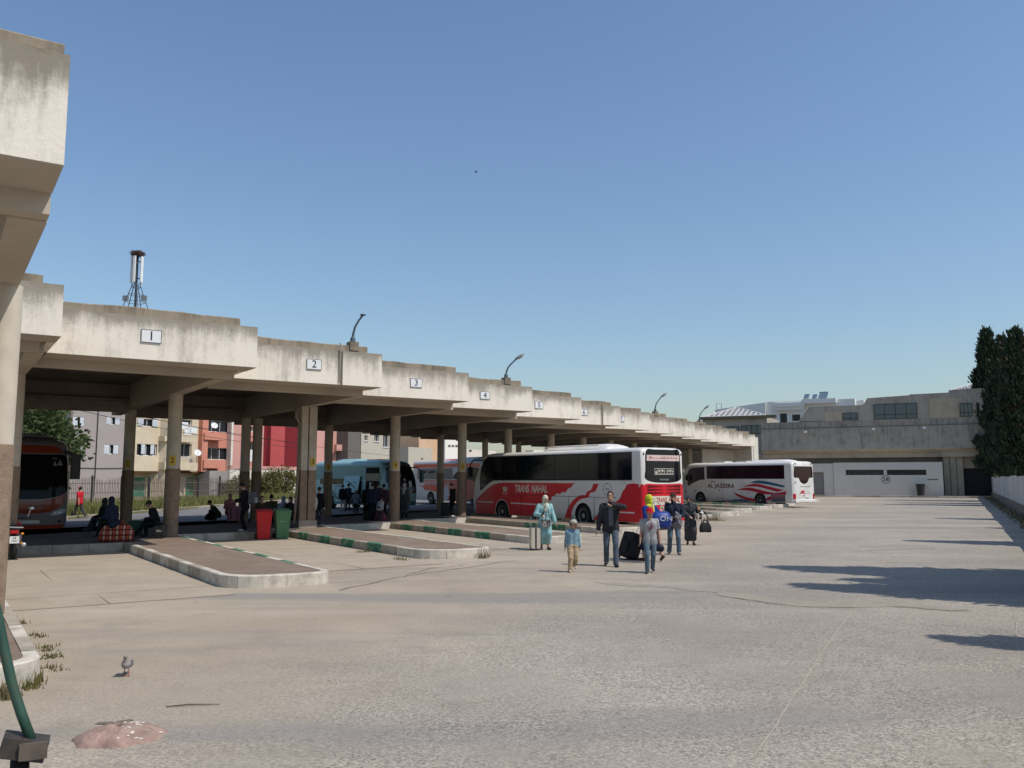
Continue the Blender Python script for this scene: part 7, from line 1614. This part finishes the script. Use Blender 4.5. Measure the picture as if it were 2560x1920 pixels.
mk('fork', m_chrome, lambda b: (b.tube([(-.08, 1.58, .305), (-.08, 1.34, 1.0)], .022, 7), b.tube([(.08, 1.58, .305), (.08, 1.34, 1.0)], .022, 7))); mk('handlebar', m_plast, lambda b: b.tube([(-.36, 1.12, 1.08), (-.2, 1.26, 1.05), (.2, 1.26, 1.05), (.36, 1.12, 1.08)], .016, 7)); mk('exhaust', m_chrome, lambda b: b.tube([(.15, .95, .34), (.19, .4, .36), (.24, -.12, .42)], [.025, .045, .06], 10), smooth=True)
mk('tail_lamp', m_lampr, lambda b: b.rbox(-.07, .10, -.16, -.122, .72, .79, .02, 'y')); mk('indicator', M('lamp_orange', (.75, .28, .02), rough=.3), lambda b: (b.ball((.2, -.08, .44), (.05, .03, .04), 8, 6), b.ball((.19, -.1, .70), (.04, .03, .03), 8, 6))); mk('grab_rail', m_chrome, lambda b: b.tube([(-.15, .1, .86), (-.14, -.16, .88), (.20, -.16, .86), (.16, .1, .86)], .016, 7))
pl_ = mk('number_plate', m_enamel, lambda b: b.rbox(-.09, .13, -.175, -.165, .46, .64, .01, 'y')); lettering('68', mo_, (.02, -.178, .595), (1, 0, 0), UP, .07, m_black, depth=.001); lettering('19421', mo_, (.02, -.178, .52), (1, 0, 0), UP, .065, m_black, depth=.001)
mk('mirror', m_chrome, lambda b: (b.tube([(.28, 1.15, 1.08), (.34, 1.12, 1.28)], .01, 5), b.ball((.36, 1.1, 1.32), (.07, .02, .045), 8, 6)))
# ---------------- bent green pole in its black clamp, bottom corner
gp = thing('bent_pole', 'bent green steel pole held in a black clamp on a short black post', 'pole')
m_gp = M('pole_green', (.030, .075, .052), rough=.5, var=.2, scale=6, dirt=(.07, .05, .035), dirtamt=.9, dscale=3.0)
D_ = 5.6
def at_d(px, py, d): 
    x = (px - 1280) / F_PX; y = -(py - 960) / F_PX; c, s = math.cos(PITCH), math.sin(PITCH); t = d / (c - y * s); return Vector((x * t, d, CAM_H + (s + y * c) * t))
path = [at_d(*q, D_) for q in ((-60, 1330), (-34, 1430), (-8, 1530), (10, 1620), (30, 1710), (52, 1780), (78, 1850))]
mb = MB(); mb.tube(path, .031, 12); mb.build('pole', m_gp, gp, smooth=True)
c_ = at_d(60, 1868, D_); mb = MB(); mb.T = Matrix.Translation(c_) @ Matrix.Rotation(.45, 4, 'Z') @ Matrix.Rotation(R(14), 4, 'Y'); mb.rbox(-.13, .13, -.10, .10, -.055, .065, .012); mb.build('clamp', M('clamp_black', (.045, .040, .036), rough=.5, var=.3, scale=8, dirt=(.12, .08, .05), dirtamt=.6, dscale=7), gp)
mb = MB(); mb.T = Matrix.Translation(c_) @ Matrix.Rotation(.45, 4, 'Z'); mb.box(-.02, .135, -.125, -.102, -.05, .05); mb.build('clamp_plate', M('clamp_plate', (.11, .085, .068), rough=.8, var=.3, scale=9), gp)
mb = MB(); mb.tube([(c_.x - .02, c_.y + .0, -.02), (c_.x - .02, c_.y, c_.z - .06)], .055, 14); mb.build('post', m_black, gp, smooth=True)
mb = MB(); mb.T = Matrix.Translation((c_.x - .02, c_.y, 0)); mb.lathe([(.16, 0), (.16, .02), (.06, .03)], 16); mb.build('base_plate', m_rust, gp)
# ---------------- pigeon, red mound, litter, sticks
g_ = G(316, 1690); pg = thing('pigeon', 'grey pigeon standing on the sunlit concrete', 'bird', (g_.x, g_.y, 0), 3.35)
pg.scale = (.86, .86, .86)
m_pig = M('pigeon_grey', (.27, .24, .22), rough=.8, var=.15, scale=40); m_pigd = M('pigeon_wing', (.13, .12, .12), rough=.8, var=.2, scale=40)
mb = MB(); capsule(mb, (0, -.05, .135), .052, (0, .05, .155), .058); capsule(mb, (0, .06, .17), .042, (0, .085, .235), .026); blob(mb, (0, .095, .255), (.026, .032, .026)); capsule(mb, (0, -.06, .13), .045, (0, -.15, .105), .020); fuse('body', mb, m_pig, pg, .006, 2)
for sd in (-1, 1):
    mb = MB(); blob(mb, (sd * .045, -.035, .15), (.018, .10, .042)); mb.build('wing', m_pigd, pg, smooth=True)
    mb = MB(); mb.tube([(sd * .025, 0, .09), (sd * .028, .005, .01)], .006, 6); [mb.tube([(sd * .028, .005, .006), (sd * .028 + dx, .045 * dy, .004)], .004, 5) for dx, dy in ((-.015, 1), (0, 1.1), (.015, 1), (0, -.6))]; mb.build('leg', M('bird_leg', (.3, .08, .06)), pg)
    mb = MB(); mb.ball((sd * .022, .105, .26), .005, 6, 4); mb.build('eye', EYE, pg)
mb = MB(); mb.tube([(0, .122, .255), (0, .148, .248)], [.008, .002], 6); mb.build('beak', m_plast, pg); mb = MB(); mb.add([(-.03, -.13, .112), (.03, -.13, .112), (.035, -.23, .095), (-.035, -.23, .095), (-.03, -.13, .104), (.03, -.13, .104), (.035, -.23, .090), (-.035, -.23, .090)], [(0, 1, 2, 3), (7, 6, 5, 4), (0, 3, 7, 4), (1, 5, 6, 2), (3, 2, 6, 7)]); mb.build('tail', m_pigd, pg)
g_ = G(300, 1845); dm = thing('manhole_mound', 'low domed concrete mound with worn red paint and broken crust', 'mound', (g_.x, g_.y, 0), .35)
m_md = M('mound_red', (.34, .225, .185), rough=.8, var=.35, scale=7, bump=1.0, bscale=22, dirt=(.34, .28, .215), dirtamt=1.0, dscale=3.4)
mb = MB(); n = 40; vs = []; fs = []; rg = np.random.default_rng(2); wob = 1 + .05 * np.sin(np.arange(n) * 1.1) + .03 * np.sin(np.arange(n) * 2.7)
for r_, z in ((1, -.01), (.96, .015), (.85, .045), (.65, .075), (.4, .095), (.18, .102), (.0, .104)):
    vs += [(.36 * r_ * wob[k] * math.cos(2 * math.pi * k / n), .29 * r_ * wob[k] * math.sin(2 * math.pi * k / n), z * (1 + .06 * rg.normal())) for k in range(n)]
for i in range(6): fs += [(i * n + k, i * n + (k + 1) % n, (i + 1) * n + (k + 1) % n, (i + 1) * n + k) for k in range(n)]
mb.add(vs, fs); mb.build('mound', m_md, dm, smooth=True)
for x, y, rz in ((.02, .16, .2), (-.12, .15, -.3)): mb = MB(); mb.T = Matrix.Translation((x, y, .09)) @ Matrix.Rotation(rz, 4, 'Z') @ Matrix.Rotation(.35, 4, 'X'); mb.prism([(-.09, -.012), (0, -.022), (.07, -.008), (.05, .014), (-.06, .012)], 0, .008); mb.build('broken_crust', m_crack, dm)
mb = MB()
for k in range(26): q, r_ = rg.normal(-.2, .8), rg.uniform(.2, .9); x, y = .36 * r_ * math.cos(q), .29 * r_ * math.sin(q); mb.ball((x, y, .104 * (1 - r_ ** 2.4) + .004), (rg.uniform(.006, .022), rg.uniform(.005, .014), .006), 6, 4)
tag(mb.build('paint_flakes', M('flake_white', (.72, .64, .58), rough=.5), dm), kind='stuff')
def litter(name, label, px, py, f, mat, cat): g = G(px, py); t = thing(name, label, cat, (g.x, g.y, .001), rng.uniform(0, 3)); mb = MB(); f(mb); mb.build('body', mat, t); return t
a, b_ = G(415, 1769), G(550, 1763); st = thing('stick', 'thin dark stick lying on the concrete', 'stick'); mb = MB(); mb.tube([(a.x, a.y, .010), tuple(a.lerp(b_, .4) + V3(0, .02, .016)), (b_.x, b_.y, .010)], [.005, .008, .004], 6); mb.build('body', m_crack, st, smooth=True)
paper = M('litter_paper', (.66, .64, .58), rough=.8)
def crumple(s_): return lambda mb: mb.add([(rng.uniform(-1, 1) * s_, rng.uniform(-1, 1) * s_ * .7, rng.uniform(.0, .6) * s_) for _ in range(9)], [(0, 1, 2), (2, 3, 4), (4, 5, 6), (6, 7, 8), (0, 4, 8), (1, 5, 7)])
for i, (px, py, s_, lb) in enumerate(((825, 1703, .035, 'small greenish scrap of paper lying alone on the lot'), (615, 1519, .04, 'white paper scrap in front of the first island'), (62, 1388, .09, 'crumpled white litter against the platform kerb'), (92, 1387, .08, 'strewn paper litter by the platform kerb, next to the crumpled piece'), (2462, 1906, .03, 'small yellow scrap near the bottom edge'))):
    litter('litter', lb, px, py, crumple(s_), M('scrap_yellow', (.6, .55, .05)) if i == 4 else paper, 'litter')
# stones and rubbish at the terminal kerb
for i, (px, py, s_, lb) in enumerate(((2333, 1240, .35, 'pale rubble lump at the corner of the white kiosk'), (2352, 1239, .28, 'small pale rubble piece beside the gate pilaster'))):
    g = G(px, py); t = thing('rubble', lb, 'rubble', (g.x, g.y, .16), i); mb = MB(); mb.ball((0, 0, s_ * .4), (s_, s_ * .7, s_ * .45), 7, 5); mb.v = [(x * rng.uniform(.8, 1.2), y * rng.uniform(.8, 1.2), z) for x, y, z in mb.v]; mb.build('body', m_kw, t)
# weeds
m_weed = foliage('weed_blades', (.06, .075, .02), (.22, .19, .07), .3); m_weed2 = foliage('weed_dry', (.10, .085, .035), (.26, .21, .11), .3)
def tuft(label, pts, n, hgt, mat, seed, spread=.08, name='weeds', z=0.0):
    P0 = [G(px, py, z) for px, py in pts]
    def area(rg, n): c = np.array([[p.x, p.y] for p in P0])[rg.integers(0, len(P0), n)]; return c + rg.normal(0, spread, (n, 2))
    o = grass(name, n, area, hgt, mat, seed, z, .22)
    return o
tuft('', [(72, 1720), (80, 1722), (92, 1712), (96, 1705)], 150, .08, m_weed, 61, .04); tuft('', [(5, 1742), (18, 1748), (0, 1735)], 240, .08, m_weed2, 62, .05)
tuft('', [(88, 1588), (100, 1593)], 80, .03, m_weed, 63, .05); tuft('', [(113, 1620), (116, 1628)], 70, .035, m_weed, 64, .05); tuft('', [(126, 1645), (122, 1640)], 80, .035, m_weed, 65, .05); tuft('', [(138, 1672), (146, 1676), (130, 1668)], 70, .03, m_weed, 66, .05); tuft('', [(48, 1560)], 90, .05, m_weed2, 67, .05)
tuft('', [(1205, 1396), (1212, 1392), (1200, 1385)], 150, .17, m_weed2, 68, .08); tuft('', [(1000, 1400), (1010, 1402), (905, 1382), (915, 1381)], 220, .07, m_weed, 69, .08)
tuft('', [(1760, 1298), (1775, 1299), (1790, 1302), (1768, 1301)], 420, .22, m_weed2, 70, .25)
def bed(rg, n): t = rg.uniform(0, BWL, n); w = rg.uniform(.1, .95, n); return np.array(BW0)[:2] + np.array(BD)[:2] * t[:, None] - np.array(BN)[:2] * w[:, None]
grass('weeds', 900, bed, .14, m_weed2, 71, .06)
# starlings in the sky
for px, py, lb in ((1190, 430, 'tiny dark bird high in the sky over the second lamp'),):
    d = 60; x, y = (px - 1280) / F_PX, -(py - 960) / F_PX; c, s = math.cos(PITCH), math.sin(PITCH); t_ = d / (c - y * s)
    t = thing('bird', lb, 'bird', (x * t_, d, CAM_H + (s + y * c) * t_), .4); mb = MB(); mb.ball((0, 0, 0), (.12, .05, .045), 8, 5); mb.add([(-.03, 0, .02), (.05, 0, .02), (0, .22, .08), (-.03, 0, .01), (.05, 0, .01), (0, .22, .07)], [(0, 1, 2), (5, 4, 3)]); mb.add([(-.03, 0, .02), (.05, 0, .02), (0, -.22, .08)], [(2, 1, 0)]); mb.build('body', m_black, t)
